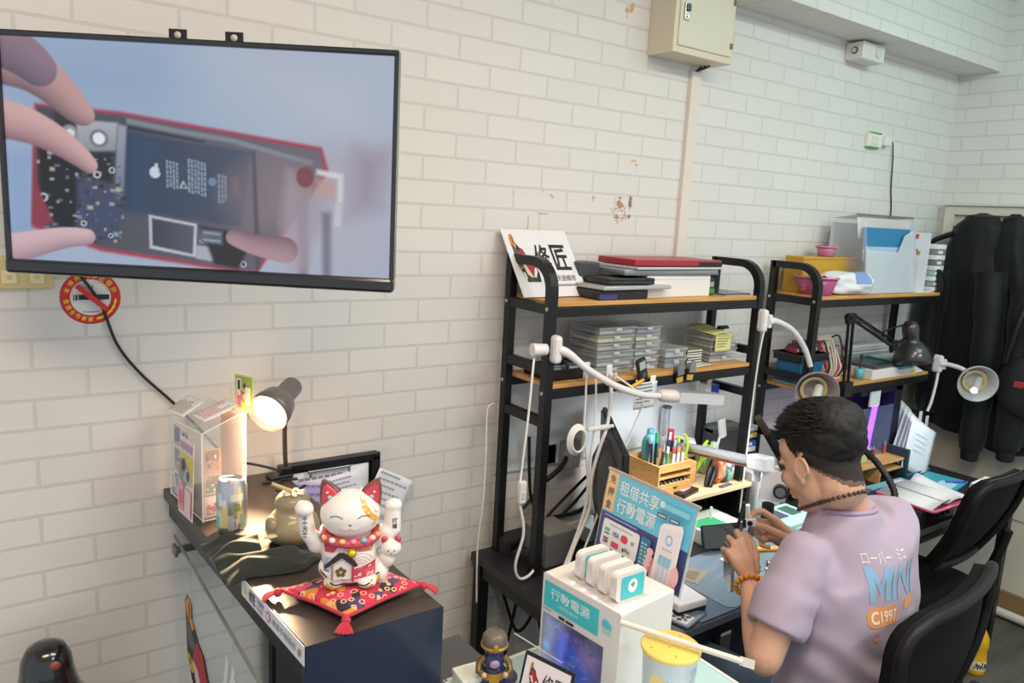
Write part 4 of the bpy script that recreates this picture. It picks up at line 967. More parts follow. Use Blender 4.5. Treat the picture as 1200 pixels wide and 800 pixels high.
# ---- middle board of the first unit
T2 = 1.362
def plastic_box(label, x0, x1, y0, y1, z0, h, inner, group, rot=0):
    cx_, cy_ = (x0+x1)/2, (y0+y1)/2
    t = thing('plastic_box', label, 'box', (cx_, cy_, z0), group); M = RZ(rot, (cx_, cy_, z0)); w, d_ = x1-x0, y1-y0
    g = MB(M); g.b2((-w/2, -d_/2, 0), (w/2, d_/2, h*.72), CLEAR, .003); g.build('tray', t)
    MB(M).b2((-w/2-.003, -d_/2-.003, h*.72), (w/2+.003, d_/2+.003, h*.97), mat('#d3d8da', .12, alpha=.36), .002).build('lid', t)
    MB(M).b2((-w/2+.008, -d_/2+.006, .003), (w/2-.008, d_/2-.01, h*.5), mat(inner, .6)).build('contents', t)
    MB(M).b2((-.012, -d_/2-.006, h*.5), (.012, -d_/2-.002, h*.85), mat('#d9dcdd', .2, alpha=.6), .001).build('latch', t)
    return t
HB = .0262
G1 = 'clear plastic boxes in the left stack'
ord6 = ['bottom', 'second from the bottom', 'third from the bottom', 'third from the top', 'second from the top', 'topmost']
inn6 = ['#8d9488', '#aab0b5', '#8a919b', '#9aa09a', '#c2bf8e', '#8f93a5']
for k in range(6):
    plastic_box('clear plastic box, %s of the left stack, %s' % (ord6[k], ('grey-green inside', 'pale grey inside', 'steel grey inside', 'grey parts inside', 'yellowish inside', 'lilac-grey inside')[k]), .425+.004*(k % 2), .585+.004*(k % 3), -.215, -.075, T2+k*HB, HB, inn6[k], G1, .02*((k % 3)-1))
G2 = 'clear plastic boxes in the second stack'
inn6 = ['#cfd1cb', '#c3c6c2', '#b3b9b9', '#9ba39d', '#d3cfa0', '#6d7698']
for k in range(6):
    plastic_box('clear plastic box, %s of the second stack, %s' % (ord6[k], ('whitish inside', 'pale inside', 'light grey inside', 'grey inside', 'yellow paper inside', 'blue parts inside')[k]), .602, .715+.003*(k % 2), -.21, -.08, T2+k*HB*.97, HB*.97, inn6[k], G2, .015*((k % 2)-.5))
plastic_box('blue-grey filled clear box at the bottom of the short stack of two', .735, .84, -.225, -.1, T2, .036, '#8796ae', 'two blue-grey plastic boxes')
plastic_box('blue-grey filled clear box on top of the short stack of two', .735, .84, -.225, -.1, T2+.037, .036, '#aab4c2', 'two blue-grey plastic boxes')
G3 = 'clear plastic boxes in the right stack'
for k in range(4):
    plastic_box('clear plastic box, %s of the right stack under the yellow papers' % ('bottom', 'second from the bottom', 'second from the top', 'topmost')[k], .985+.004*(k % 2), 1.135, -.21, -.075, T2+k*.026, .026, ['#b3b8b4', '#c4c7c2', '#b9bda6', '#c2c29a'][k], G3, .01*(k-1))
random.seed(11)
for k, (c, n) in enumerate((('#3a3f45', 'dark'), ('#6d757b', 'grey'), ('#23324a', 'navy'), ('#c9c6b8', 'cream'), ('#2b2d30', 'black'), ('#7b8468', 'olive'))):
    slab('booklet', '%s booklet in the small pile between the plastic box stacks' % n, 'booklet', .855, .935, -.215, -.11, T2+.002+k*.0095, T2+.010+k*.0095, c, random.uniform(-.08, .08), .5, (('pages', (.01, -.006, .2), (.98, .5, .8), '#d5d2c8'),), 'booklets between the box stacks', .001)
t = sheet((.985, -.222, T2+.107), (1, .05, 0), (0, 1, .05), .115, .13, '#d6d087', 'yellow_paper', 'crumpled yellow printed paper on top of the right plastic boxes', 'paper', 7, '#7d7a48', .01, 5)
sheet((.99, -.226, T2+.045), (1, 0, 0), (.05, .06, 1), .09, .062, '#d9d595', 'yellow_flap', 'yellow paper hanging down in front of the right plastic boxes', 'paper', 5, '#86824e', .004, 6)
g = MB(); random.seed(2)
for k in range(14): g.tube([(1.09+random.uniform(-.02, .03), -.15, T2+.11), (1.10+random.uniform(-.03, .03), -.16, T2+.125), (1.11+random.uniform(-.03, .03), -.17, T2+.118)], .003, mat('#2f3326', .6), 5, 3)
tag(g.build('wire_tangle'), 'small tangle of dark wires on top of the right plastic boxes', 'wire')
sheet((.875, -.25, T2+.002), (1, .1, 0), (0, 1, 0), .1, .08, '#d6d7cf', 'flat_papers', 'loose pale papers lying on the middle board beside the booklets', 'paper', 4, '#a9a896', .002, 8)

tr = thing('tool_tray', 'black tray of small gadgets at the left end of the middle board', 'tray', (.32, -.16, T2))
g = MB(); g.b2((.235, -.225, T2), (.405, -.085, T2+.006), BLACKP, .002)
for a, c in (((.235, -.225, T2), (.405, -.22, T2+.035)), ((.235, -.09, T2), (.405, -.085, T2+.035)), ((.235, -.22, T2), (.24, -.09, T2+.035)), ((.4, -.22, T2), (.405, -.09, T2+.035))): g.b2(a, c, BLACKP, .001)
g.build('tray_body', tr)
random.seed(4)
for k in range(7):
    x, y = random.uniform(.26, .38), random.uniform(-.2, -.11)
    c = ['#3c444c', '#5c6468', '#222629', '#708090', '#3b4a44', '#888c8f', '#2f2f35'][k]
    tag(MB(RZ(random.uniform(-1, 1), (x, y, T2+.008))).box((0, 0, .018), (.05, .022, .036), mat(c, .4), .004).box((0, -.011, .02), (.03, .002, .014), mat('#9fb0b5', .3)).build('gadget'), ['dark slate', 'mid grey', 'black', 'blue-grey', 'green-grey', 'light grey', 'charcoal'][k]+' gadget standing in the black tool tray', 'gadget', 'gadgets in the tool tray')

# clipped things on the front rail
mt_ = thing('test_meter', 'black pocket meter with grey display clipped to the middle shelf edge', 'meter', (.58, -.275, 1.345))
M = frame((.585, -.2755, 1.345), (.94, 0, .33), (-.33, -.05, .94))
MB(M).b2((-.02, 0, -.006), (.02, .082, .006), mat('#26262a', .35), .004).build('body', mt_)
MB(M).b2((-.013, .045, .006), (.013, .072, .0075), mat('#aab7b4', .2)).build('display', mt_)
q = MB(M); q.cyl((0, .025, .006), (0, .025, .009), .009, mat('#55585c', .4), n=14); q.build('dial', mt_)
def clip(name, label, x, z, rot, c):
    t = thing(name, label, 'clip', (x, -.275, z-.03)); M = frame((x, -.272, z), (math.cos(rot), 0, math.sin(rot)), (-math.sin(rot), 0, math.cos(rot)))
    MB(M).prism([(-.016, 0), (-.012, .035), (0, .045), (.012, .035), (.016, 0)], .004, mat(c, .3, metal=.6), None, .008).build('upper_handle', t)
    MB(M).prism([(-.016, 0), (-.012, .03), (.012, .03), (.016, 0)], .004, mat(c, .3, metal=.6), None, -.012).build('rear_handle', t)
    MB(M).cyl((-.018, 0, 0), (.018, 0, 0), .01, mat('#3a3a3c', .3, metal=.6), n=12).build('spring', t)
    MB(M).prism([(-.018, 0), (.018, 0), (.014, -.028), (-.014, -.028)], .003, mat('#c9a13a', .4), None, .002).build('jaw', t)
clip('spring_clip', 'grey spring clip on the shelf edge left of its partner', .757, 1.352, .15, '#8f9093')
clip('spring_clip', 'grey spring clip on the shelf edge near the right post', .812, 1.357, -.1, '#9a9b9d')
tag(MB().tube([(.575, -.285, 1.352), (.53, -.285, 1.335), (.49, -.28, 1.322), (.475, -.276, 1.325)], .006, mat('#e2b620', .4), 8).build('yellow_pliers'), 'yellow handled pliers clipped under the pocket meter', 'pliers')
sheet((.55, -.274, 1.25), (1, 0, .02), (.0, -.03, 1), .1, .09, '#e8ebee', 'hanging_note', 'white printed note hanging under the pocket meter', 'paper', 6, '#5a5f68', .002, 12)
sheet((.553, -.2735, 1.30), (1, 0, 0), (0, 0, 1), .022, .05, '#eef0f2', 'left_slip', 'narrow white slip taped left of the pocket meter', 'paper', 0)
sheet((.62, -.2735, 1.305), (1, 0, 0), (0, 0, 1), .025, .055, '#eef0f2', 'right_slip', 'narrow white slip taped right of the pocket meter', 'paper', 0)
fs_ = thing('wall_panel', 'pale grey board on the wall below the first middle shelf board', 'board', (.68, -.004, .95))
MB().b2((.2, -.012, 1.0), (1.12, -.001, 1.33), mat('#dfe4e6', .35), .002).build('sheet', fs_)

# ---- the second unit, top board z = 1.6
T3 = 1.6
yc = thing('yellow_carton', 'yellow cardboard carton at the back of the second shelf top', 'box', (1.83, -.09, T3))
YC = mat('#c79a34', .55)
MB().b2((1.615, -.13, T3), (2.05, -.04, T3+.15), YC, .003).build('body', yc)
MB().b2((2.0, -.132, T3+.085), (2.05, -.128, T3+.148), mat('#a47b22', .5)).b2((1.62, -.1315, T3+.138), (2.045, -.129, T3+.142), mat('#a8842e', .5)).build('flap_seam', yc)
def bowl(name, label, x, y, z, r0, r1, h, c, parts=None):
    t = thing(name, label, 'bowl', (x, y, z))
    MB().lathe([(0, 0), (r0, 0), (r0+.004, .006), (r1, h), (r1-.004, h), (r0, .009), (0, .006)], (x, y, z), mat(c, .25, alpha=.85), 32).build('shell', t)
    MB().lathe([(r1-.004, h-.006), (r1+.004, h-.006), (r1+.005, h), (r1-.004, h+.001)], (x, y, z), mat('#d98aa6', .3), 32).build('rim', t)
    return t
b_ = bowl('pink_bowl', 'large pink plastic bowl at the front of the second shelf top', 1.635, -.185, T3, .06, .085, .075, '#b8568a')
g = MB(); random.seed(6)
for k in range(7): g.sph((1.60+random.uniform(-.03, .05), -.185+random.uniform(-.03, .03), T3+.02), (.014, .012, .008), mat('#b5673a', .5), 8)
tag(g.build('biscuit_heap'), 'brown biscuits lying in the large pink bowl', 'food')
bowl('pink_cup', 'small pink plastic cup standing on the yellow carton', 1.83, -.09, T3+.15, .03, .042, .045, '#c0759a')
def bagf(u, v):
    a = u*2*PI; c_, s_ = math.cos(a), math.sin(a); e = (abs(c_)**3+abs(s_)**3)**(-1/3)
    w = 1-.18*abs(2*v-1)**3; k = 1+.06*math.sin(5*a+6*v)+.03*math.sin(9*a-11*v)
    if v in (0, 1): w = .55
    return ((v-.5)*.245, c_*e*.06*w*k, max(-.046, s_*e*.048*w*k))
tb = thing('tissue_pack', 'white soft tissue pack with blue print beside the large pink bowl', 'pack', (1.81, -.205, T3))
M = RZ(-.16, (1.81, -.205, T3+.047))
MB(M).grid(bagf, 40, 24, mat('#e6e7ea', .4), True).build('wrapper', tb)
p = MB(M)
def bl(u, v): 
    q = V(bagf(.22+u*.36, .5+v*.38)); return (q.x, q.y*1.02-.0008, q.z*1.02)
p.grid(lambda u, v: bl(u*.75, v), 12, 12, mat('#7f9ed6', .4), True); p.build('blue_print', tb)
# acrylic brochure rack
rk = thing('brochure_rack', 'frosted acrylic brochure rack with blue leaflets on the second shelf top', 'rack', (2.1, -.16, T3))
FRO = mat('#dfe6ee', .25, alpha=.62)
g = MB(); g.b2((1.90, -.06, T3), (2.31, -.056, T3+.30), FRO); g.build('back_panel', rk)
g = MB(); g.add([(1.90, -.058, T3+.318), (2.335, -.058, T3+.318), (2.335, -.19, T3+.335), (1.86, -.19, T3+.335)], [[0, 1, 2, 3]], mat('#d9d4d6', .3, alpha=.75)); g.add([(1.86, -.19, T3+.333), (2.335, -.19, T3+.333), (2.335, -.19, T3+.34), (1.86, -.19, T3+.34)], [[0, 1, 2, 3]], mat('#6d6a70', .3)); g.build('top_lip', rk)
g = MB(); g.prism([(0, 0), (.40, 0), (.40, .285), (.32, .255), (.265, .18), (.0, .19)], .003, FRO, frame((1.93, -.232, T3+.002), (1, 0, 0), (0, .12, 1))); g.build('front_pocket', rk)
g = MB(); g.add([(1.875, -.185, T3+.325), (2.335, -.185, T3+.325), (2.325, -.16, T3+.24), (1.93, -.17, T3+.235)], [[0, 1, 2, 3]], mat('#e3dcdf', .35)); g.build('upper_leaflet', rk)
g = MB(frame((1.935, -.2, T3+.12), (1, 0, 0), (0, .1, 1))); g.b2((0, .07, 0), (.39, .165, .002), mat('#2f7fae', .4)); g.b2((.0, .02, .0), (.39, .07, .0015), mat('#b8cbe0', .4)); g.build('blue_leaflet', rk)
g = MB(frame((1.95, -.215, T3+.004), (1, 0, 0), (0, .1, 1))); g.b2((0, 0, 0), (.36, .2, .0015), mat('#a9c3de', .4)); g.prism([(.1, 0), (.36, 0), (.36, .1), (.26, .16)], .001, mat('#7fa3cc', .4), None, .002); g.build('pale_leaflet', rk)
for s, x in enumerate((1.925, 2.332)): MB().prism([(.0, 0), (.185, 0), (.185, .1), (.14, .33), (.0, .315)], .003, FRO if s else ACRY, frame((x, -.055, T3), (0, -1, 0), (0, 0, 1))).build('side_panel', rk)
r2_ = thing('sign_holder', 'white acrylic stand with red marks right of the brochure rack', 'holder', (2.42, -.16, T3))
MB().b2((2.352, -.2, T3), (2.50, -.196, T3+.275), mat('#e3e6ec', .3, alpha=.85)).build('panel', r2_)
MB().b2((2.352, -.24, T3), (2.50, -.10, T3+.004), mat('#e3e6ec', .3)).build('foot', r2_)
p = MB(frame((2.352, -.201, T3), (1, 0, 0), (0, 0, 1))); p.rect(.004, .245, .03, .268, mat('#d8473c', .4)); p.rect(.0, .25, .012, .262, mat('#3f78c8', .4)); p.rect(.02, .17, .035, .2, mat('#d23f46', .4)); p.rect(.037, .172, .06, .19, mat('#79a05a', .4))
for k in range(3): p.line([(.02+k*.016, .07), (.016+k*.016, .14)], .004, mat('#d88a9a', .4))
p.build('print', r2_)
for k in range(9):
    c = ['#d8dcdc', '#8f979c', '#e2e4e4', '#9fb6bf', '#d6d8da', '#6e757a', '#dfe2e2', '#7d868b', '#e6e6e6'][k]
    slab('paper_pack', 'flat pack %s of the pile right of the white acrylic stand' % ('at the bottom', 'second from bottom', 'third from bottom', 'fourth from bottom', 'in the middle', 'fourth from top', 'third from top', 'second from top', 'on top')[k], 'pack', 2.515, 2.60, -.23, -.09, T3+.001+k*.025, T3+.024+k*.025, c, .02*((k % 3)-1), .4, (('label', (.1, -.01, .2), (.6, .3, .8), '#eef0f0'),), 'packs at the right end of the second shelf')
# ---- middle board of the second unit z = 1.218
T4 = 1.218
bb = thing('blue_case', 'blue ribbed plastic case on the middle board of the second unit', 'case', (1.63, -.15, T4))
g = MB(); g.b2((1.562, -.21, T4+.012), (1.72, -.09, T4+.10), mat('#1f6f9c', .4), .006)
for k in range(9): g.b2((1.570+k*.016, -.213, T4+.02), (1.577+k*.016, -.209, T4+.095), mat('#1c6590', .4))
g.build('body', bb); MB().b2((1.556, -.215, T4), (1.726, -.085, T4+.014), mat('#8d9698', .4), .003).build('base', bb)
slab('black_tray', 'black shallow tray lying on the blue ribbed case', 'tray', 1.55, 1.74, -.215, -.08, T4+.102, T4+.135, '#17181b', 0, .4, (('rim', (-.02, -.03, .8), (1.02, 1.02, 1), '#2b2c30'),))
random.seed(8)
for k in range(9):
    x = 1.575+k*.019; c = ['#8f2f3f', '#2b2f38', '#a33a48', '#6d6a68', '#7a2334', '#34373c', '#b3474f', '#51555a', '#8a3040'][k]
    tag(MB(RZ(random.uniform(-.5, .5), (x, -.15, T4+.137))).b2((-.012, -.03, 0), (.012, .03, .02+.012*(k % 3)), mat(c, .45), .003).cyl((0, -.03, .01), (0, -.036, .012), .004, CHROME, n=8).build('adapter'), '%s small adapter lying in the black tray, number %s from its left end' % (['dull red', 'blue-black', 'bright red', 'grey', 'wine red', 'slate', 'coral red', 'steel grey', 'brick red'][k], ['one', 'two', 'three', 'four', 'five', 'six', 'seven', 'eight', 'nine'][k]), 'adapter', 'adapters in the black tray')
cbm = MB(); random.seed(3)
hk = thing('cable_rack', 'pale rack hung with cable loops on the second middle board', 'rack', (1.86, -.14, T4))
MB().b2((1.80, -.12, T4), (1.93, -.11, T4+.19), mat('#d6c7bd', .5), .003).b2((1.80, -.17, T4), (1.93, -.06, T4+.008), mat('#d6c7bd', .5)).build('back_plate', hk)
for k in range(10):
    x = 1.775+k*.018; c = ['#b03a48', '#2a2a2e', '#e3d6c8', '#d8cfc6', '#e6dcd0', '#c44a54', '#e0d4c8', '#2a2a2e', '#ddd6cf', '#7a2c38'][k]; h = random.uniform(.13, .2)
    tag(MB().tube([(x, -.125, T4+h*.95), (x+.004, -.155, T4+h), (x+.008, -.18, T4+h*.6), (x+.004, -.19, T4+.05), (x, -.165, T4+.012), (x-.006, -.13, T4+.06), (x-.004, -.118, T4+h*.7)], .0042, mat(c, .5), 6).build('cable_loop'), '%s cable loop hanging on the pale cable rack, %s from the left' % (['red', 'black', 'beige', 'grey-white', 'cream', 'bright red', 'sand', 'charcoal', 'pale grey', 'wine'][k], ['first', 'second', 'third', 'fourth', 'fifth', 'sixth', 'seventh', 'eighth', 'ninth', 'tenth'][k]), 'cable', 'cable loops on the rack')
slab('white_box', 'white cardboard box lying at the front of the second middle board', 'box', 2.03, 2.40, -.265, -.1, T4, T4+.045, '#e6dfdc', -.02, .5, (('yellow_mark', (.86, -.005, .1), (.97, .1, .5), '#e4d23c'), ('teal_mark', (.55, -.004, .75), (.9, .3, 1.003), '#49a3b4')))
slab('dark_laptop', 'thin dark laptop lying on the white cardboard box', 'laptop', 2.05, 2.32, -.25, -.1, T4+.046, T4+.06, '#4b4d52', .06, .3, (('pad', (.2, .05, .9), (.6, .3, 1.02), '#2a2a2c'),))
slab('teal_tablet', 'teal edged tablet lying on the white box beside the dark laptop', 'tablet', 2.25, 2.47, -.262, -.1, T4+.061, T4+.069, '#3f9fae', -.05, .3, (('screen', (.03, .03, .9), (.97, .97, 1.05), '#cfd6da'),), bev=.002)
for k in range(4):
    slab('clear_case', 'clear flat case %s of the low pile behind the dark laptop' % ('at the bottom', 'second', 'third', 'on top')[k], 'case', 2.12, 2.47, -.095, -.065, T4+.001+k*.03, T4+.029+k*.03, ['#aab3b6', '#c4cacc', '#9fa8ac', '#b9c0c3'][k], 0, .2, (('lid', (-.004, -.02, .75), (1.004, 1.02, 1), '#d4d9db'),), 'clear flat cases on the second middle board')
cu_ = thing('teal_pot', 'small teal plastic pot with a brush on the second middle board', 'pot', (2.0, -.215, T4))
MB().lathe([(0, 0), (.018, 0), (.021, .05), (.018, .05), (.016, .004), (0, .004)], (2.0, -.215, T4), mat('#6fc0c4', .3, alpha=.8), 18).build('cup', cu_)
MB().cyl((2.0, -.215, T4+.01), (2.006, -.215, T4+.1), .004, mat('#3a3a3c', .4), n=8).sph((2.006, -.215, T4+.1), (.009, .009, .014), mat('#3a3a3c', .5), 10).build('brush', cu_)
sheet((2.405, -.255, T4+.002), (1, .05, 0), (0, .8, .35), .11, .14, '#dfe8f2', 'propped_sheet', 'pale blue-white sheet propped at the right end of the second middle board', 'paper', 0)
# case with purple light under the second unit
pu = thing('computer_case', 'dark open computer case with a purple light strip under the second shelf unit', 'computer', (2.13, -.15, .75))
DK = mat('#1b1b2c', .4)
g = MB(); g.b2((2.0, -.1, .755), (2.36, -.06, 1.165), DK, .003); g.b2((2.30, -.24, .755), (2.36, -.1, 1.165), DK, .003); g.b2((2.0, -.24, .755), (2.36, -.06, .78), DK); g.b2((2.0, -.24, 1.14), (2.36, -.06, 1.165), DK, .003); g.build('shell', pu)
MB().cyl((2.115, -.225, .79), (2.165, -.225, 1.13), .012, mat('#7a3cff', .3, emit=7), n=12).build('light_strip', pu)
MB().b2((2.0, -.242, .78), (2.29, -.238, 1.08), mat('#7e88b0', .08, alpha=.3)).build('side_glass', pu)
MB().b2((2.06, -.252, 1.09), (2.14, -.245, 1.16), mat('#d9dde2', .5)).build('white_label', pu)
# ------------------------------------------------------------------ work benches (tops at z = .75)
def bench(name, label, x0, x1, y0, y1, top=.75):
    t = thing(name, label, 'desk', ((x0+x1)/2, (y0+y1)/2, 0))
    TM = mat('#25262b', .42, bump=.1, bscale=90, vary=.2)
    MB().b2((x0, y0, top-.025), (x1, y1, top), TM, .002).build('top', t)
    MB().b2((x0-.001, y0-.003, top-.024), (x1+.001, y0, top-.001), mat('#5b6067', .35), .001).build('edge_band', t)
    for x in (x0+.025, x1-.025):
        for y in (y0+.03, y1-.03): MB().b2((x-.02, y-.02, 0), (x+.02, y+.02, top-.025), STEEL, .003).build('leg', t)
    for y in (y0+.03, y1-.03): MB().b2((x0+.045, y-.012, top-.075), (x1-.045, y+.012, top-.025), STEEL, .002).build('apron', t)
    for x in (x0+.025, x1-.025): MB().b2((x-.012, y0+.05, top-.075), (x+.012, y1-.05, top-.025), STEEL, .002).build('side_rail', t)
    return t
bench('work_bench', 'black work bench under the first shelf unit where the person in lilac sits', .108, 1.36, -.725, -.02)
bench('work_bench', 'black bench in the corner under the second shelf unit', 1.375, 2.61, -.70, -.02)
ZD = .75

# ---- left end of the bench
ps = slab('router_box', 'long dusty black box lying at the left end of the bench', 'box', .19, .36, -.10, -.03, ZD, ZD+.05, '#26262a', .05, .6, (('vent', (.1, -.01, .3), (.9, .3, .7), '#111113'), ('port', (.3, -.02, .1), (.36, .2, .25), '#77797c')))
slab('power_strip', 'black power strip on the bench in front of the long dusty box', 'power strip', .215, .285, -.21, -.11, ZD, ZD+.03, '#1c1c1f', .5, .5, (('socket', (.2, .2, .95), (.45, .8, 1.04), '#38383c'), ('switch', (.55, .3, .95), (.8, .7, 1.06), '#2b2b2e')))
slab('grey_case', 'grey metal case on the bench between the front post and the speaker', 'case', .25, .37, -.24, -.12, ZD, ZD+.11, '#6b6c6d', .0, .5, (('top_plate', (.02, .02, .98), (.98, .98, 1.02), '#8b8b8a'),))
sp = thing('speaker', 'black box loudspeaker on the bench in front of the monitor stand', 'speaker', (.41, -.245, ZD))
MB().b2((.365, -.30, ZD), (.455, -.19, ZD+.085), BLACKP, .006).build('cabinet', sp)
MB().b2((.361, -.29, ZD+.01), (.365, -.2, ZD+.075), mat('#222226', .8)).build('grille', sp)
wa = thing('wall_adapter', 'cream wall socket with grey adapter low on the wall behind the front post', 'socket', (.46, -.02, .98))
MB().b2((.40, -.012, 1.0), (.455, -.0125+.012, 1.075), mat('#cfc99f', .4), .003).build('cover_plate', wa)
MB().b2((.465, -.05, .985), (.535, -.012, 1.085), mat('#9a9c9e', .3), .004).build('adapter', wa)
MB().tube([(.47, -.05, 1.03), (.42, -.08, 1.01), (.36, -.09, .985), (.33, -.09, .975)], .009, BCABLE, 8).build('plug', wa)
slab('grey_bottle_tray', 'small white and grey plastic tray on the bench by the wall', 'tray', .42, .56, -.12, -.03, ZD, ZD+.07, '#d8dadb', .1, .4, (('insert', (.1, .1, .9), (.9, .9, 1.03), '#9a9da0'),))
for k, (pts, lab) in enumerate((
    ([(.30, -.05, 1.13), (.31, -.05, 1.0), (.33, -.045, .9), (.37, -.05, .84), (.40, -.06, .80), (.42, -.09, .765)], 'black cable hanging down the wall beside the front post'),
    ([(.56, -.06, .95), (.47, -.07, .9), (.38, -.08, .845), (.31, -.10, .80), (.27, -.10, .81)], 'upper black cable slanting across behind the front post'),
    ([(.57, -.06, .91), (.48, -.08, .86), (.40, -.08, .815), (.31, -.11, .79)], 'lower black cable slanting across behind the front post'),
    ([(.30, -.09, .83), (.38, -.1, .845), (.48, -.1, .842), (.57, -.08, .85)], 'thick black cable running level above the grey case'),
    ([(.38, -.03, 1.06), (.37, -.04, .95), (.30, -.04, .87)], 'short black cable looping behind the front post'))):
    tag(MB().tube(pts, .0055 if k != 3 else .008, BCABLE, 8).build('black_cable'), lab, 'cable')
for k, (pts, lab) in enumerate((
    ([(.2, -.03, .70), (.24, -.05, .55), (.3, -.05, .42), (.36, -.06, .5), (.38, -.05, .7)], 'black cable looping below the bench nearest its left leg'),
    ([(.3, -.05, .71), (.29, -.06, .6), (.25, -.06, .4), (.22, -.05, .2)], 'black cable hanging straight down below the bench'),
    ([(.33, -.05, .71), (.36, -.05, .58), (.45, -.06, .5), (.56, -.06, .55), (.6, -.05, .7)], 'wide black cable loop below the bench'),
    ([(.26, -.08, .71), (.33, -.08, .55), (.4, -.08, .35), (.45, -.06, .1)], 'black cable falling towards the floor below the bench'))):
    tag(MB().tube(pts, .006, BCABLE, 8).build('under_bench_cable'), lab, 'cable')

# ---- white gooseneck lamps clamped to the shelf posts
def worklamp(name, label, clampc, pts, head, hdir, kind):
    t = thing(name, label, 'lamp', clampc); c = V(clampc)
    WPL = mat('#e4e2e2', .35)
    cl = MB(); cl.box(c, (.03, .05, .085), WPL, .012); cl.cyl(c+V((-.03, 0, .0)), c+V((-.075, .01, .0)), .017, WPL, r1=.02) if kind == 'bar' else cl.box(c+V((.012, -.02, 0)), (.02, .03, .05), WPL, .005)
    cl.build('clamp', t)
    arm = MB(); arm.tube(pts, [.016, .011, .011, .010], WPL if kind == 'bar' else mat('#d5d4d6', .4), 10, 8)
    arm.build('gooseneck', t)
    return t
WPL = mat('#e4e2e2', .35)
L1 = worklamp('bar_lamp', 'white gooseneck bar lamp clamped to the left front post of the first shelf', (.205, -.272, 1.475), [(.21, -.285, 1.475), (.24, -.30, 1.462), (.30, -.32, 1.415), (.40, -.34, 1.36), (.50, -.355, 1.326), (.58, -.36, 1.315)], None, None, 'bar')
M = frame((.575, -.36, 1.317), (1, -.01, -.14), (0, 1, 0))
h = MB(M); h.rings([((0, 0, 0), .012), ((.012, 0, 0), (.024, .02)), ((.06, 0, 0), (.026, .022)), ((.075, 0, 0), (.024, .02))], mat('#e2d8d0', .4), 16); h.build('joint', L1)
h = MB(M); h.prism([(.07, -.026), (.07, .026), (.29, .026), (.30, .018), (.30, -.018), (.29, -.026)], .034, mat('#cfcdd2', .35), None, -.016); h.build('head', L1)
h = MB(M); h.b2((.08, -.02, .0185), (.285, .02, .0195), mat('#a7a4ac', .3)); h.build('diffuser', L1)
MB(M).b2((.01, -.022, -.003), (.02, -.019, .006), BLACKP).build('switch', L1)

L2 = worklamp('ring_lamp', 'white gooseneck lamp with grey round shade clamped to the right post of the first shelf', (1.175, -.275, 1.523), [(1.185, -.30, 1.52), (1.215, -.31, 1.523), (1.29, -.33, 1.49), (1.36, -.345, 1.42), (1.39, -.36, 1.35)], None, None, 'ring')
def ring_head(t, c, nrm, shell, size=1.0, bulb=True):
    c = V(c); n = V(nrm).normalized(); M = frame(c, n.orthogonal(), n.cross(n.orthogonal()))
    if (M.to_3x3() @ V((0, 0, 1))).dot(n) < 0: M = M @ Matrix.Rotation(PI, 4, 'X')
    S = Matrix.Diagonal((size, size, size, 1))
    o = MB(M @ S); o.lathe([(0, -.045), (.02, -.045), (.035, -.038), (.055, -.015), (.066, .012), (.067, .02), (.064, .02), (.052, -.010), (.033, -.03), (0, -.034)], (0, 0, 0), shell, 36); sh_ = o.build('shade', t)
    o = MB(M @ S); o.lathe([(.028, -.028), (.038, -.024), (.042, -.012), (.04, -.010), (.03, -.014), (.028, -.022)], (0, 0, 0), mat('#d9c98a', .3, metal=.4), 28); o.build('inner_ring', sh_)
    return M @ S
m2 = ring_head(L2, (1.40, -.385, 1.258), (-.62, -.76, -.10), mat('#93868a', .35), 1.25)
up2 = m2.inverted().to_3x3() @ V((-.45, .2, -.35)); 
h = MB(); a0 = V((1.415, -.39, 1.272)); b0 = V((1.285, -.45, 1.20)); h.rings([(a0, .016), (a0+(b0-a0)*.15, .0175), (b0-(b0-a0)*.12, .0175), (b0, .014)], mat('#c9c6c4', .3), 14); h.build('tube_bulb', L2)
h = MB(); h.rings([(b0+(b0-a0)*.0, .0145), (b0+(b0-a0)*.04, .012)], mat('#fff2dc', .3, emit=5), 14); h.build('bulb_tip', L2)
MB().tube([(1.19, -.29, 1.5), (1.172, -.29, 1.46), (1.165, -.285, 1.3), (1.16, -.285, 1.0), (1.16, -.283, .78)], .0035, WCABLE, 6).build('cord', L2)

L3 = worklamp('bracket_lamp', 'white lamp with pale round shade clamped to the far right shelf post', (2.565, -.283, 1.26), [(2.56, -.30, 1.262), (2.57, -.33, 1.264), (2.585, -.38, 1.255), (2.60, -.42, 1.235)], None, None, 'ring')
m3 = ring_head(L3, (2.60, -.45, 1.20), (-.72, -.68, -.12), mat('#c3c3c6', .35, alpha=.9), 1.3)
h = MB(); a0 = V((2.60, -.46, 1.215)); b0 = V((2.47, -.50, 1.185)); h.rings([(a0, .016), (a0+(b0-a0)*.15, .018), (b0-(b0-a0)*.1, .018), (b0, .014)], mat('#b9b9ba', .3), 14); h.build('tube_bulb', L3)
h = MB(); h.rings([(b0, .0145), (b0+(b0-a0)*.04, .012)], mat('#fff6e6', .3, emit=5), 14); h.build('bulb_tip', L3)
MB().tube([(2.57, -.29, 1.24), (2.555, -.295, 1.17), (2.535, -.295, 1.08), (2.52, -.29, 1.03)], .007, WPL, 8).build('arm_strut', L3)
for k, (x, z, lab) in enumerate(((2.49, .93, 'left white plastic hook on the far right shelf post'), (2.56, .90, 'right white plastic hook on the far right shelf post'))):
    h = thing('white_hook', lab, 'hook', (x, -.282, z)); MB().b2((x-.012, -.28, z), (x+.012, -.272, z+.1), WPL, .004).build('plate', h); MB().tube([(x, -.282, z+.02), (x, -.30, z+.005), (x, -.31, z+.02)], .005, WPL, 6).build('prong', h)

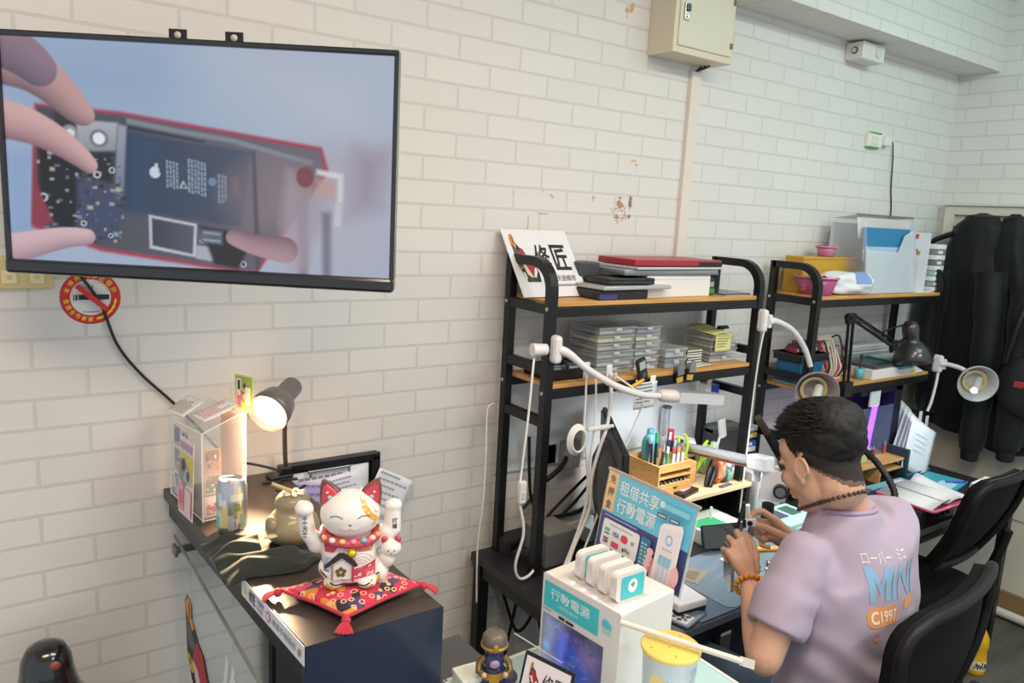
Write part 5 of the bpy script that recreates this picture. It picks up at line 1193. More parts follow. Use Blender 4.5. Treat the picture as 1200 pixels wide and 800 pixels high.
# ---- black swing-arm lamp on the second unit
b6 = thing('swing_arm_lamp', 'black swing-arm desk lamp clamped to the second middle board', 'lamp', (1.80, -.268, 1.2))
MB().b2((1.775, -.29, 1.17), (1.835, -.255, 1.235), BLACKP, .004).cyl((1.805, -.272, 1.16), (1.805, -.272, 1.13), .01, GREYM, n=10).build('clamp', b6)
BMT = mat('#141518', .35, metal=.3)
elb = V((1.765, -.28, 1.508))
for d_ in (-.014, .02):
    MB().cyl((1.80+d_, -.272, 1.23), elb+V((d_, 0, -.02)), .0065, BMT, n=8).build('lower_arm', b6)
MB().box(elb, (.06, .024, .045), BMT, .008).cyl(elb+V((-.015, -.016, .005)), elb+V((-.015, .016, .005)), .01, BMT, n=10).build('elbow', b6)
hd = V((2.14, -.28, 1.372))
for d_ in (-.01, .018):
    MB().cyl(elb+V((.02, 0, d_*.8)), hd+V((0, 0, d_)), .0065, BMT, n=8).build('upper_arm', b6)
MB().tube([elb+V((.0, -.014, 0)), elb+V((.1, -.015, -.03)), hd+V((-.1, -.014, .03)), hd], .005, mat('#5c5e60', .3, metal=.8), 8).build('spring', b6)
MB().box(hd, (.045, .022, .05), BMT, .006).cyl(hd, hd+V((.1, 0, .03)), .006, BMT).build('wrist_joint', b6)
ax2 = V((.16, -.12, -.95)).normalized(); top2 = V((2.262, -.285, 1.435)); M = frame(top2, ax2.orthogonal(), ax2.cross(ax2.orthogonal()))
if (M.to_3x3() @ V((0, 0, 1))).dot(ax2) < 0: M = M @ Matrix.Rotation(PI, 4, 'X')
MB(M).lathe([(0, -.045), (.022, -.042), (.036, -.025), (.038, 0), (.036, .03), (.032, .045), (.045, .055), (.067, .08), (.082, .115), (.086, .145), (.083, .145), (.078, .115), (.06, .08), (.03, .06), (0, .055)], (0, 0, 0), mat('#2c2a2d', .3, coat=.5), 36).build('shade', b6)
MB(M).sph((0, 0, .10), (.03, .03, .035), mat('#e8e4da', .3), 16).build('bulb', b6)
MB().tube([(2.25, -.26, 1.46), (2.2, -.2, 1.42), (2.15, -.22, 1.40), hd], .004, BCABLE, 6).build('cord', b6)

# ---- cords of the bar lamp
for pts, lab, r in (
    ([(.15, -.25, 1.47), (.135, -.265, 1.43), (.125, -.27, 1.30), (.11, -.275, 1.15), (.10, -.28, 1.08)], 'white cord hanging outside the first shelf down to an inline switch', .0035),
    ([(.10, -.28, 1.02), (.12, -.285, .92), (.10, -.28, .82), (.12, -.275, .768), (.16, -.27, .762), (.20, -.262, .785)], 'white cord curling from the inline switch onto the bench end', .0045),
    ([(.15, -.055, 1.262), (.12, -.06, 1.245), (.115, -.07, 1.12), (.11, -.075, .95), (.10, -.07, .80), (.10, -.08, .6)], 'thin white cord running down outside the rear shelf post', .003),
    ([(.335, -.275, 1.40), (.33, -.285, 1.32), (.335, -.285, 1.20), (.355, -.285, 1.10), (.36, -.29, .98), (.30, -.31, .86), (.22, -.34, .76)], 'first white cord hanging from under the bar lamp', .0035),
    ([(.36, -.278, 1.40), (.37, -.285, 1.34), (.375, -.285, 1.20), (.365, -.285, 1.10), (.365, -.29, .98), (.31, -.31, .87), (.24, -.345, .76)], 'second white cord hanging from under the bar lamp', .0035),
    ([(.43, -.27, 1.365), (.435, -.285, 1.33), (.43, -.285, 1.22), (.40, -.288, 1.14), (.375, -.29, 1.05), (.37, -.295, .95), (.29, -.32, .84), (.23, -.35, .76)], 'third white cord hanging from the middle shelf hook', .006),
    ([(.435, -.275, 1.385), (.52, -.30, 1.33), (.555, -.31, 1.29), (.52, -.31, 1.2), (.45, -.32, 1.08), (.37, -.33, .93), (.26, -.36, .76)], 'white cord looping under the bar lamp and slanting down left', .0035)):
    tag(MB().tube(pts, r, WCABLE, 8, 8).build('white_wire'), lab, 'cord')
isw = thing('inline_switch', 'white inline cord switch hanging left of the first shelf', 'switch', (.105, -.285, 1.02))
MB(frame((.105, -.285, 1.05), (1, 0, 0), (.12, 0, 1))).b2((-.013, -.035, -.009), (.013, .035, .009), WPL, .005).build('body', isw)
MB(frame((.105, -.285, 1.05), (1, 0, 0), (.12, 0, 1))).b2((-.006, -.018, .009), (.006, .004, .012), mat('#d3d3d6', .4), .001).build('rocker', isw)
cyc = MB()
for k in range(4): cyc.tube([(.305+(.036-.003*k)*math.cos(a*PI/8+k), -.285-.004*k, 1.185+(.048-.004*k)*math.sin(a*PI/8+k)) for a in range(17)], .0035, WCABLE, 6, 3)
tag(cyc.build('wire_coil'), 'coil of white cord hanging on the front post of the first shelf', 'cord')
tag(MB().b2((.345, -.297, 1.205), (.435, -.282, 1.222), WPL, .006).cyl((.435, -.29, 1.213), (.45, -.29, 1.213), .006, WPL).build('wire_holder'), 'white plastic bar the hanging cords are tied to', 'bar')
for x, z, lab in ((.34, 1.405, 'small white hook on the middle shelf edge holding two cords'), (.435, 1.39, 'small white hook on the middle shelf edge under the bar lamp middle')):
    h = thing('cord_hook', lab, 'hook', (x, -.272, z-.02)); MB().b2((x-.012, -.272, z-.03), (x+.012, -.266, z+.02), WPL, .003).build('plate', h); MB().tube([(x, -.273, z-.01), (x, -.295, z-.02), (x, -.30, z)], .005, WPL, 8).build('prong', h)

# ---- monitor seen from behind
mo = thing('monitor', 'black flat monitor turned to the seated person, seen from behind', 'monitor', (.44, -.28, ZD))
MM = frame((.61, -.075, 1.04), (-.58, -.815, 0), (-.03, .02, 1))
DKG = mat('#47484b', .45, bump=.1)
MB(MM).b2((0, -.165, -.014), (.53, .165, .002), mat('#1d1d20', .4), .004).build('panel', mo)
MB(MM).b2((.004, -.160, -.016), (.526, .160, -.0135), mat('#0e1014', .1)).build('screen', mo)
MB(MM).b2((.008, -.157, .002), (.522, .157, .008), DKG, .006).build('rear_cover', mo)
q = MB(MM); q.rings([((.265, -.02, .005), (.135, .20)), ((.265, -.02, .03), (.12, .185)), ((.265, -.02, .048), (.09, .14)), ((.265, -.02, .052), (.015, .02))], DKG, 32); q.build('rear_bulge', mo)
q = MB(MM)
for k in range(9): q.b2((.06+k*.045, .10, .0075), (.09+k*.045, .104, .0095), mat('#101012', .5))
q.build('vents', mo)
q = MB(); q.rings([((.43, -.30, .765), (.03, .018)), ((.435, -.295, .95), (.024, .016)), ((.44, -.29, 1.02), (.024, .014))], BLACKP, 16); q.build('neck', mo)
MB().lathe([(0, 0), (.1, 0), (.1, .008), (.06, .016), (0, .018)], (.50, -.27, ZD), BLACKP, 32).build('foot', mo)

# ---- pine riser with drawers of tools
ri = thing('pine_riser', 'pale pine riser shelf standing on the bench against the wall', 'shelf', (.95, -.18, ZD))
ZR = .9
MB().b2((.62, -.30, ZR-.016), (1.2, -.088, ZR), PALEWOOD, .002).build('board', ri)
for x in (.63, 1.175): MB().b2((x, -.295, ZD), (x+.016, -.09, ZR-.016), mat('#26262a', .4), .001).build('side_panel', ri)
MB().b2((.646, -.10, ZD), (1.175, -.092, ZR-.016), mat('#1c1d21', .5)).build('back_panel', ri)
og = thing('tool_organizer', 'bamboo organizer with slots and a small drawer on the pine riser', 'organizer', (.81, -.15, ZR))
x0, x1, y0, y1, zt = .725, .90, -.252, -.09, 1.018
MB().b2((x0, y0, ZR), (x0+.008, y1, zt), BAMBOO, .001).build('side_panel', og); MB().b2((x1-.008, y0, ZR), (x1, y1, zt), BAMBOO, .001).build('side_panel', og)
MB().b2((x0+.008, y1-.008, ZR), (x1-.008, y1, zt), BAMBOO).build('back_panel', og)
for z in (ZR, ZR+.04, ZR+.068, zt-.026): MB().b2((x0+.008, y0+.001, z), (x1-.008, y1-.008, z+.006), BAMBOO).build('shelf_board', og)
g = MB(); g.b2((x0+.008, y0+.004, zt-.02), (x1-.008, y0+.012, zt), BAMBOO)
g.build('front_lip', og)
dw = MB().b2((x0+.01, y0-.002, ZR+.007), (x1-.01, y1-.02, ZR+.038), BAMBOO, .001).build('drawer', og)
MB().prism([(-.012, .0), (.012, .0), (0, -.008)], .002, mat('#4a3420', .5), frame(((x0+x1)/2, y0-.0022, ZR+.034), (1, 0, 0), (0, 0, 1))).build('finger_notch', dw)
g = MB()
for k in range(7): g.b2((x0+.018+k*.02, y0+.006, ZR+.0475), (x0+.028+k*.02, y0+.03, ZR+.056), mat('#3b3a3a', .4))
g = g
for k in range(7): tag(MB().b2((x0+.018+k*.02, y0+.006, ZR+.0465), (x0+.029+k*.02, y0+.05, ZR+.058), mat(['#3b3a3a', '#55534f', '#2a2a2c'][k % 3], .4), .001).b2((x0+.020+k*.02, y0+.004, ZR+.049), (x0+.027+k*.02, y0+.006, ZR+.055), mat('#8a8a88', .3)).build('driver_bit'), 'small dark driver bit in the organizer slot, %s from the left' % ['first', 'second', 'third', 'fourth', 'fifth', 'sixth', 'seventh'][k], 'bit', 'driver bits in the organizer slot')
MB().b2((.901, -.20, ZR), (.985, -.095, ZR+.085), BAMBOO, .002).build('side_block', og)
def stick(name, label, cat, x, y, z, h, r, c, tip, lean=(0, 0), capc=None, grp=None):
    t = thing(name, label, cat, (x, y, z), grp); b = V((x, y, z)); e = b+V((lean[0], lean[1], h))
    MB().cyl(b, b+(e-b)*.72, r, mat(c, .35), n=10).build('handle', t)
    MB().cyl(b+(e-b)*.72, e, r*.62 if tip else r*1.06, mat(capc or '#b9bcc0', .3, metal=.5 if not capc else 0), r1=r*.3 if tip else r, n=10).build('tip', t)
zb_ = zt-.02
for k, (x, y, h, r, c, tip, ln, cap, lab) in enumerate((
    (.737, -.20, .09, .0045, '#2b2420', 0, (-.004, 0), '#3b302c', 'dark brown pen at the left edge of the bamboo organizer'),
    (.752, -.17, .10, .004, '#8d9196', 1, (.012, -.01), None, 'steel tweezers leaning left of the blue pen'),
    (.764, -.22, .085, .0055, '#333a44', 1, (.015, 0), None, 'slate screwdriver leaning in the left slots of the organizer'),
    (.775, -.15, .1, .004, '#3f63b0', 0, (0, 0), '#d5d8dd', 'blue pen in the bamboo organizer'),
    (.785, -.23, .08, .005, '#2fa36c', 0, (0, 0), '#d9e2dd', 'green pen in the bamboo organizer'),
    (.772, -.185, .12, .006, '#1d2b26', 0, (0, 0), '#2f9a5c', 'black and green marker standing tallest left of the pens'),
    (.80, -.2, .085, .004, '#b9bfc4', 1, (-.006, 0), None, 'bare steel pick in the middle of the organizer'),
    (.812, -.235, .075, .006, '#c9cdd2', 0, (0, 0), '#b94a4a', 'clear screwdriver with red cap in the organizer front row'),
    (.826, -.17, .09, .004, '#a7adb3', 1, (.006, 0), None, 'thin steel pick behind the clear screwdrivers'),
    (.836, -.235, .075, .006, '#d3d4d6', 0, (0, 0), '#c98a52', 'clear screwdriver with orange cap in the organizer front row'),
    (.85, -.2, .09, .005, '#7d858c', 0, (.004, 0), '#a9adb2', 'grey precision screwdriver right of the orange cap'),
    (.86, -.235, .075, .006, '#bfc4c9', 0, (0, 0), '#8f6a74', 'clear screwdriver with mauve cap in the organizer front row'),
    (.872, -.15, .10, .0045, '#4a3d6a', 0, (.01, 0), '#d8d4de', 'violet pen at the right of the organizer'),
    (.884, -.21, .08, .005, '#c7b48a', 1, (.0, 0), None, 'wooden handled pick at the right end of the organizer'),
    (.85, -.125, .105, .004, '#6b7f8e', 1, (-.012, 0), None, 'blue-grey tweezers at the back of the organizer'))):
    stick('hand_tool', lab, 'tool', x, y, zb_, h, r, c, tip, ln, cap, 'pens and tools in the bamboo organizer')
bt = thing('teal_bottle', 'teal plastic bottle standing in the back of the bamboo organizer', 'bottle', (.80, -.125, zb_))
MB().lathe([(0, 0), (.026, 0), (.028, .006), (.028, .06), (.025, .078), (.014, .096), (.012, .098), (.012, .104), (0, .105)], (.80, -.125, zb_), mat('#5fa9b4', .3), 28).build('body', bt)
MB().lathe([(.0125, .0), (.0125, .016), (.010, .019), (0, .019)], (.80, -.125, zb_+.098), mat('#4c98a6', .3), 20).build('cap', bt)
rb = thing('red_marker', 'thick black marker with red top beside the teal bottle', 'marker', (.90, -.13, ZR+.085))
MB().cyl((.905, -.13, ZR+.085), (.905, -.13, ZR+.16), .0115, mat('#23232a', .35)).build('barrel', rb); MB().cyl((.905, -.13, ZR+.16), (.905, -.13, ZR+.20), .0125, mat('#b02a3e', .35)).build('cap', rb)
bk = thing('black_holder', 'black pen holder block behind the yellow-green pliers', 'holder', (.94, -.11, ZR+.085))
MB().b2((.92, -.135, ZR+.085), (.98, -.10, ZR+.15), BLACKP, .004).build('body', bk)
def pliers(label, x, y, z, ang, hc):
    t = thing('pliers', label, 'pliers', (x, y, z), 'yellow-green pliers')
    M = frame((x, y, z), (math.cos(ang), -.2, math.sin(ang)), (-math.sin(ang), 0, math.cos(ang)))
    for s in (-1, 1): MB(M).tube([(s*.003, -.045, 0), (s*.004, 0, 0), (s*.016, .03, 0), (s*.019, .06, 0), (s*.012, .085, 0)], [.004, .006, .007, .0065, .005], mat(hc, .4), 8).build('handle', t)
    MB(M).prism([(-.008, -.012), (.008, -.012), (.003, -.055), (-.003, -.055)], .008, GREYM, None, -.004).build('jaw', t)
pliers('yellow-green pliers standing upright beside the red topped marker', .955, -.165, ZR+.105, .35, '#b4cf3a')
pliers('yellow-green pliers leaning furthest right over the phone stand', 1.015, -.19, ZR+.075, -.55, '#a9c832')
bg = thing('black_grip_pliers', 'black gripped pliers leaning against the orange bag', 'pliers', (1.02, -.23, ZR))
MB().tube([(.985, -.25, ZR+.005), (1.01, -.24, ZR+.05), (1.04, -.23, ZR+.1)], [.008, .011, .008], BLACKP, 10).build('handle', bg); MB().tube([(.995, -.262, ZR+.005), (1.026, -.252, ZR+.05), (1.05, -.24, ZR+.098)], [.008, .011, .008], BLACKP, 10).build('handle', bg)
# phone stand with pink pad
st = thing('phone_stand', 'black square phone stand with a pink pad at the riser front edge', 'stand', (.855, -.262, ZR))
M = RZ(.25, (.86, -.235, ZR))
MB(M).b2((-.055, -.05, 0), (.055, .04, .014), BLACKP, .003).build('base', st)
MB(M).b2((-.026, -.028, .014), (.03, .012, .0155), mat('#d9a5c4', .5)).build('pad', st)
MB(M).tube([(.03, .03, .012), (.034, .03, .05), (.028, .03, .12), (.02, .028, .15)], .0065, CHROME, 10).build('post', st)
MB(M).box((.018, .026, .158), (.03, .012, .03), GREYM, .003).build('clip_head', st)
# bags and bottles on the riser
def bagblob(name, label, x, y, z, s, c, c2, seed, alpha=1):
    random.seed(seed); t = thing(name, label, 'bag', (x, y, z)); ph = random.uniform(0, 6)
    def fn(u, v):
        a = 2*PI*u; b = PI*v; k = 1+.13*math.sin(3*a+ph)*math.sin(b)+.08*math.sin(7*a+4*b)*math.sin(b)
        return (x+s[0]*math.cos(a)*math.sin(b)*k, y+s[1]*math.sin(a)*math.sin(b)*k, z+s[2]*(1-math.cos(b))*.5)
    MB().grid(lambda u, v: fn(1-u, v), 28, 16, mat(c, .35, coat=.3, alpha=alpha), True).build('wrapper', t)
    p = MB(); M_ = Matrix.Translation((x, y, z)) @ Matrix.Diagonal((1.02, 1.02, 1.01, 1)) @ Matrix.Translation((-x, -y, -z))
    p.grid(lambda u, v: fn(.86-.2*u, .35+.3*v), 8, 6, mat(c2, .4), True, M_); p.build('print', t)
bagblob('orange_bag', 'shiny orange plastic bag beside the phone stand on the riser', 1.06, -.235, ZR, (.042, .032, .105), '#d9672a', '#e8b08a', 1)
bagblob('green_pouch', 'green and white plastic pouch behind the orange bag', 1.10, -.14, ZR, (.04, .03, .12), '#9fcdb0', '#3f9a6a', 2)
bagblob('teal_pouch', 'small dark teal pouch at the foot of the clear bottle', 1.105, -.245, ZR, (.03, .024, .06), '#3d7d76', '#8fb8b0', 3)
def bottle(name, label, x, y, z, r, h, c, capc, lab, alpha=1):
    t = thing(name, label, 'bottle', (x, y, z))
    MB().lathe([(0, 0), (r*.95, 0), (r, h*.04), (r, h*.62), (r*.85, h*.72), (r*.42, h*.82), (r*.4, h*.86)], (x, y, z), mat(c, .2, alpha=alpha), 24).build('body', t)
    MB().lathe([(r*.46, h*.84), (r*.46, h*.98), (r*.4, h), (0, h)], (x, y, z), mat(capc, .35), 18).build('cap', t)
    MB().lathe([(r*1.01, h*.15), (r*1.01, h*.55)], (x, y, z), mat(lab, .4), 24).build('label', t)
    return t
bottle('clear_bottle', 'clear bottle with blue label standing behind the white jar', 1.15, -.14, ZR, .032, .12, '#cfe0ea', '#d7dde2', '#3f7fc4', .5)
bottle('blue_jar', 'blue capped jar furthest right at the back of the riser', 1.185, -.11, ZR, .026, .085, '#4a86c4', '#3a6fb8', '#6fa8d8')
bottle('flux_jar', 'slim grey-white jar at the front right of the riser', 1.135, -.225, ZR, .017, .088, '#c3cacb', '#aeb4b4', '#dde2e0')
slab('white_packet', 'white paper packet lying at the right end of the riser', 'packet', 1.15, 1.195, -.22, -.16, ZR, ZR+.03, '#e6eaf2', .2, .5, (('fold', (.0, .4, .98), (1, .46, 1.03), '#c9cfdc'),))
slab('dark_card', 'dark purple card lying flat at the foot of the orange bag', 'card', 1.03, 1.10, -.285, -.268, ZR, ZR+.004, '#4b3f5c', .1, .4, (('stripe', (.1, .2, .9), (.9, .5, 1.3), '#8a7fa0'),))

# ---- microscope with side arm
mi = thing('microscope', 'white boom microscope on a chrome post over the bench', 'microscope', (.955, -.05, ZD))
MB().b2((.88, -.19, ZD), (1.06, -.03, ZD+.02), mat('#d8d9da', .35), .006).build('base', mi) if False else None
MB().cyl((.96, -.05, ZD), (.96, -.05, ZD+.02), .04, mat('#d5d6d8', .35), n=28).build('base', mi)
MB().cyl((.96, -.05, ZD+.02), (.955, -.05, 1.16), .017, mat('#c6c9cd', .25, metal=.55), n=18).build('post', mi)
MB().lathe([(0, 0), (.019, 0), (.017, .008), (0, .01)], (.955, -.055, 1.16), mat('#4a4b4e', .3), 16).build('post_cap', mi)
WM_ = mat('#dfe0e2', .3, coat=.2)
MB(frame((.98, -.09, 1.02), (.72, -.69, -.04), (0, 0, 1))).b2((-.055, -.035, -.03), (.075, .03, .03), WM_, .01).build('clamp_block', mi)
a0, b0 = V((1.0, -.125, 1.012)), V((.93, -.52, 1.04))
a0 = V((.995, -.14, 1.022)); b0 = V((.925, -.49, 1.083))
MB().cyl(a0, b0, .017, mat('#c6c9cd', .25, metal=.55), n=18).build('boom', mi)
MB().cyl(a0+V((0, 0, -.022)), b0+V((0, 0, -.022)), .004, mat('#a86a66', .4, metal=.2), n=8).build('boom_rail', mi)
MB(frame(b0, (b0-a0), (0, 0, 1))).b2((-.015, -.026, -.024), (.075, .026, .024), WM_, .008).build('boom_joint', mi)
MB().cyl(b0+V((.02, .0, -.03)), b0+V((.02, .0, -.07)), .014, mat('#e2e2e2', .3)).build('lock_knob', mi)
hc = V((.945, -.565, 1.03))
g = MB(frame(hc, (.55, -.8, 0), (0, 0, 1))); g.prism([(-.042, .045), (.036, .048), (.036, -.05), (.016, -.06), (-.045, -.053)], .07, WM_, None, -.04); g.build('head', mi)
g = MB(frame(hc, (.55, -.8, 0), (0, 0, 1))); g.cyl((.018, -.014, .03), (.018, -.014, .05), .023, mat('#23252a', .35), n=24); g.cyl((.018, -.014, .05), (.018, -.014, .054), .016, mat('#8d9196', .25, metal=.6), n=20); g.build('focus_knob', mi)
MB().cyl(hc+V((-.01, .01, -.075)), hc+V((-.01, .01, -.13)), .02, mat('#1c1d20', .3), n=20).build('objective', mi)
MB().cyl(hc+V((.0, -.01, .06)), hc+V((.03, -.06, .1)), .02, mat('#1c1d20', .3), n=18).build('eyepiece', mi)
tag(MB().tube([(.86, -.53, .955), (.88, -.52, .89), (.91, -.49, .82), (.915, -.47, .762)], .007, WCABLE, 8).build('microscope_wire'), 'white cord hanging from the microscope head to the bench', 'cord')
tag(MB().tube([(.88, -.50, .95), (.91, -.47, .88), (.93, -.45, .81), (.98, -.44, .765), (1.05, -.42, .757)], .006, BCABLE, 8).build('microscope_cable'), 'black cable hanging beside the microscope cord', 'cable')

# ---- bench instruments
ins = thing('power_supply', 'grey bench power supply with small knobs under the microscope arm', 'instrument', (1.28, -.22, ZD))
GI = mat('#a9adb0', .45)
MB().b2((1.195, -.318, ZD+.006), (1.36, -.12, ZD+.185), GI, .004).build('housing', ins)
MB().b2((1.199, -.3215, ZD+.01), (1.356, -.317, ZD+.18), mat('#b9bdc0', .4), .002).build('front_panel', ins)
for x in (1.27, 1.30, 1.33): MB().cyl((x, -.322, ZD+.035), (x, -.334, ZD+.035), .008, mat('#2c4a6a', .35), n=14).build('knob', ins)
MB().b2((1.215, -.324, ZD+.02), (1.245, -.3205, ZD+.045), mat('#1c1d20', .4)).build('power_switch', ins)
for z in (.10, .12): MB().cyl((1.222, -.322, ZD+z), (1.222, -.33, ZD+z), .007, mat('#2e5f9a', .35), n=12).build('terminal', ins)
MB().b2((1.255, -.323, ZD+.09), (1.345, -.3205, ZD+.15), mat('#3a4a4a', .15)).build('display', ins)
for x in (1.205, 1.35): MB().cyl((x, -.30, ZD), (x, -.30, ZD+.006), .008, BLACKP, n=10).build('foot', ins)
hs = thing('heat_station', 'pale teal flat instrument box in front of the power supply', 'instrument', (1.28, -.43, ZD))
MB().b2((1.165, -.50, ZD), (1.355, -.345, ZD+.055), mat('#a9cfcd', .4), .006).build('housing', hs)
MB().b2((1.185, -.44, ZD+.055), (1.245, -.37, ZD+.0565), mat('#55566e', .4)).build('display', hs); MB().b2((1.265, -.44, ZD+.055), (1.325, -.37, ZD+.0565), mat('#4a6a68', .4)).build('keypad', hs)
MB().b2((1.2, -.503, ZD+.012), (1.32, -.4995, ZD+.04), mat('#c7dedd', .4)).build('front_strip', hs)
rw = thing('rework_box', 'white instrument box with a green mat on top under the riser', 'instrument', (.93, -.30, ZD))
MB().b2((.84, -.385, ZD), (1.05, -.24, ZD+.055), mat('#d5dcd9', .4), .005).build('housing', rw)
MB().b2((.85, -.38, ZD+.055), (.97, -.30, ZD+.058), mat('#3fb07a', .5)).build('green_mat', rw)
MB().b2((.99, -.387, ZD+.012), (1.04, -.3845, ZD+.04), mat('#8fa09c', .4)).build('front_strip', rw)
MB().cyl((.955, -.31, ZD+.058), (.955, -.31, ZD+.10), .005, mat('#e8e8ea', .4)).build('peg', rw)
# mats and phones on the bench
mt2 = thing('silicone_mat', 'grey-blue silicone work mat lying on the bench', 'mat', (.82, -.56, ZD))
MB().prism(rr_pts(.57, -.715, 1.12, -.42, .03), .004, mat('#6f8290', .55), None, ZD).build('sheet', mt2)
mt3 = thing('dark_mat', 'dark blue-grey mat sticking out under the grey mat near the white console', 'mat', (.6, -.63, ZD))
MB().prism(rr_pts(.43, -.72, .62, -.45, .02), .0025, mat('#4d6076', .55), None, ZD).build('sheet', mt3)
cs = thing('white_console', 'white slim box with black base lying beside the mats', 'device', (.46, -.60, ZD+.003))
M = RZ(-.1, (.455, -.60, ZD+.003))
MB(M).b2((-.05, -.075, 0), (.06, .075, .014), BLACKP, .005).build('base', cs); MB(M).b2((-.052, -.077, .014), (.058, .073, .038), mat('#e9e9ec', .3), .006).build('cover', cs)
MB(M).b2((-.04, -.06, .038), (.045, .05, .0385), mat('#dddde2', .4)).build('lid_panel', cs)
gp_ = thing('sticker_phone', 'small phone with black and white sticker at the front edge of the bench', 'phone', (.40, -.68, ZD))
M = RZ(.25, (.415, -.675, ZD))
MB(M).b2((-.05, -.04, 0), (.06, .04, .009), mat('#8d99a6', .25, metal=.4), .003).build('body', gp_)
p = MB(M @ Matrix.Translation((0, 0, .0092))); p.rect(-.04, -.03, .01, .032, mat('#e6e6e6', .4)); random.seed(9)
for k in range(12): x_, y_ = random.uniform(-.036, 0), random.uniform(-.026, .02); p.rect(x_, y_, x_+.009, y_+.008, mat('#1c1c1e', .4))
p.build('sticker', gp_)
ph = thing('black_phone', 'black phone lying on the mat behind the left hand', 'phone', (.88, -.44, ZD+.004))
M = frame((.865, -.44, ZD+.06), (.95, -.25, -.02), (.1, .25, .75))
MB(M).prism(rr_pts(-.085, -.04, .085, .04, .008), .008, mat('#16181b', .15, coat=.4), None, -.004).build('body', ph)
MB(M).prism(rr_pts(-.08, -.036, .08, .036, .006), .0006, mat('#2a3230', .08, coat=.5), None, .0041).build('screen', ph)
slab('phone_cradle', 'small black cradle holding up the black phone', 'stand', .84, .91, -.43, -.40, ZD+.004, ZD+.04, '#1f2024', -.2, .4, (('lip', (.0, -.2, .0), (1, .05, .3), '#2c2d31'),))
slab('tissue_sheet', 'folded white tissue lying in front of the black phone', 'tissue', .80, .90, -.53, -.49, ZD+.004, ZD+.010, '#eceff2', -.15, .7, (('fold', (.1, .1, .9), (.9, .5, 1.3), '#dfe3e8'),))
slab('kraft_card', 'brown-grey card lying on the mat by the poster corner', 'card', .58, .68, -.55, -.46, ZD+.004, ZD+.006, '#8f8874', .4, .7, (('print', (.2, .2, .9), (.8, .6, 1.2), '#7c7562'),))
slab('blue_tape', 'light blue plastic strip lying beyond the black phone', 'strip', .93, 1.06, -.43, -.40, ZD+.06, ZD+.064, '#7fb8d6', -.1, .4, (('edge', (.0, -.05, .0), (1, .2, 1.1), '#5f9cc0'),)) if False else None
ot = thing('orange_tool', 'orange plastic tool lying on the mat beyond the metal parts', 'tool', (1.0, -.52, ZD+.004))
MB().tube([(.93, -.50, ZD+.012), (.98, -.51, ZD+.014), (1.03, -.53, ZD+.012), (1.08, -.56, ZD+.012)], [.006, .009, .009, .005], mat('#e0a02c', .4), 10).build('handle', ot); MB().cyl((1.08, -.56, ZD+.012), (1.11, -.575, ZD+.010), .003, GREYM, n=8).build('tip', ot)
random.seed(21)
for k in range(12):
    x, y = .87+.045*(k % 4)+random.uniform(-.012, .012), -.60-.03*(k//4)+random.uniform(-.01, .01)
    M = Matrix.Translation((x, y, ZD+.004)) @ Euler((random.uniform(-.1, .1), random.uniform(-.2, .0), random.uniform(0, 3))).to_matrix().to_4x4()
    pt = thing('metal_part', 'small silver part on the grey mat, %s' % ('nearest the bracelet wrist', 'second along the front', 'third along the front', 'at the front right', 'at the left of the middle row', 'left centre', 'right centre', 'at the right of the middle row', 'back left', 'back left centre', 'back right centre', 'back right')[k], 'part', (x, y, ZD+.004), 'silver phone parts on the mat')
    MB(M).b2((-.017, -.008, .002), (.017, .008, .009), mat(['#aeb2b6', '#3a3c40', '#c9cccf', '#6b6f74'][k % 4], .25, metal=.7), .001).build('plate', pt)
    MB(M).b2((-.006, -.006, .009), (.008, .006, .012), mat(['#2a2b2e', '#d3d5d8', '#55585c'][k % 3], .3, metal=.4), .001).build('chip', pt)

# ---- behind the riser / right end of the first bench
slab('dark_case', 'dark grey case standing by the wall under the right side of the first shelf', 'case', 1.17, 1.36, -.115, -.03, ZD, ZD+.31, '#3a3c40', .0, .5, (('top_edge', (.0, -.02, .95), (1, .5, 1.002), '#4c4e52'),))
ht = thing('white_plug_tag', 'white plug hanging in front of the dark grey case', 'plug', (1.17, -.15, 1.03))
MB(frame((1.175, -.15, 1.075), (.96, 0, .25), (-.25, 0, .96))).b2((-.017, -.038, -.008), (.017, .038, .008), WPL, .005).build('body', ht); MB().tube([(1.165, -.15, 1.04), (1.155, -.15, 1.0), (1.15, -.15, .95)], .005, WPL, 8).build('cord', ht)
bs_ = thing('blue_socket_plug', 'blue plug with white strap at the right side of the first shelf', 'plug', (1.1, -.13, 1.2))
MB().b2((1.09, -.15, 1.2), (1.135, -.1, 1.255), mat('#2f3fae', .4), .004).build('body', bs_); MB().b2((1.055, -.15, 1.21), (1.088, -.11, 1.265), WPL, .004).build('adapter', bs_)
tag(MB().tube([(1.07, -.14, 1.25), (1.075, -.16, 1.30), (1.1, -.18, 1.325), (1.13, -.15, 1.33)], .009, WPL, 8).build('white_strap'), 'thick white cord curving over the blue plug', 'cord')
ir = thing('hot_air_handle', 'black hot air handle with brass nozzle behind the microscope', 'tool', (1.45, -.17, .95))
MB().cyl((1.61, -.17, .86), (1.47, -.15, 1.02), .024, mat('#232326', .5), r1=.019, n=18).build('grip', ir); MB().cyl((1.47, -.15, 1.02), (1.395, -.15, 1.095), .016, mat('#6b5f50', .4, metal=.5), r1=.014, n=16).build('nozzle', ir)
MB().cyl((1.36, -.13, .96), (1.36, -.13, .97), .001, BLACKP) if False else None
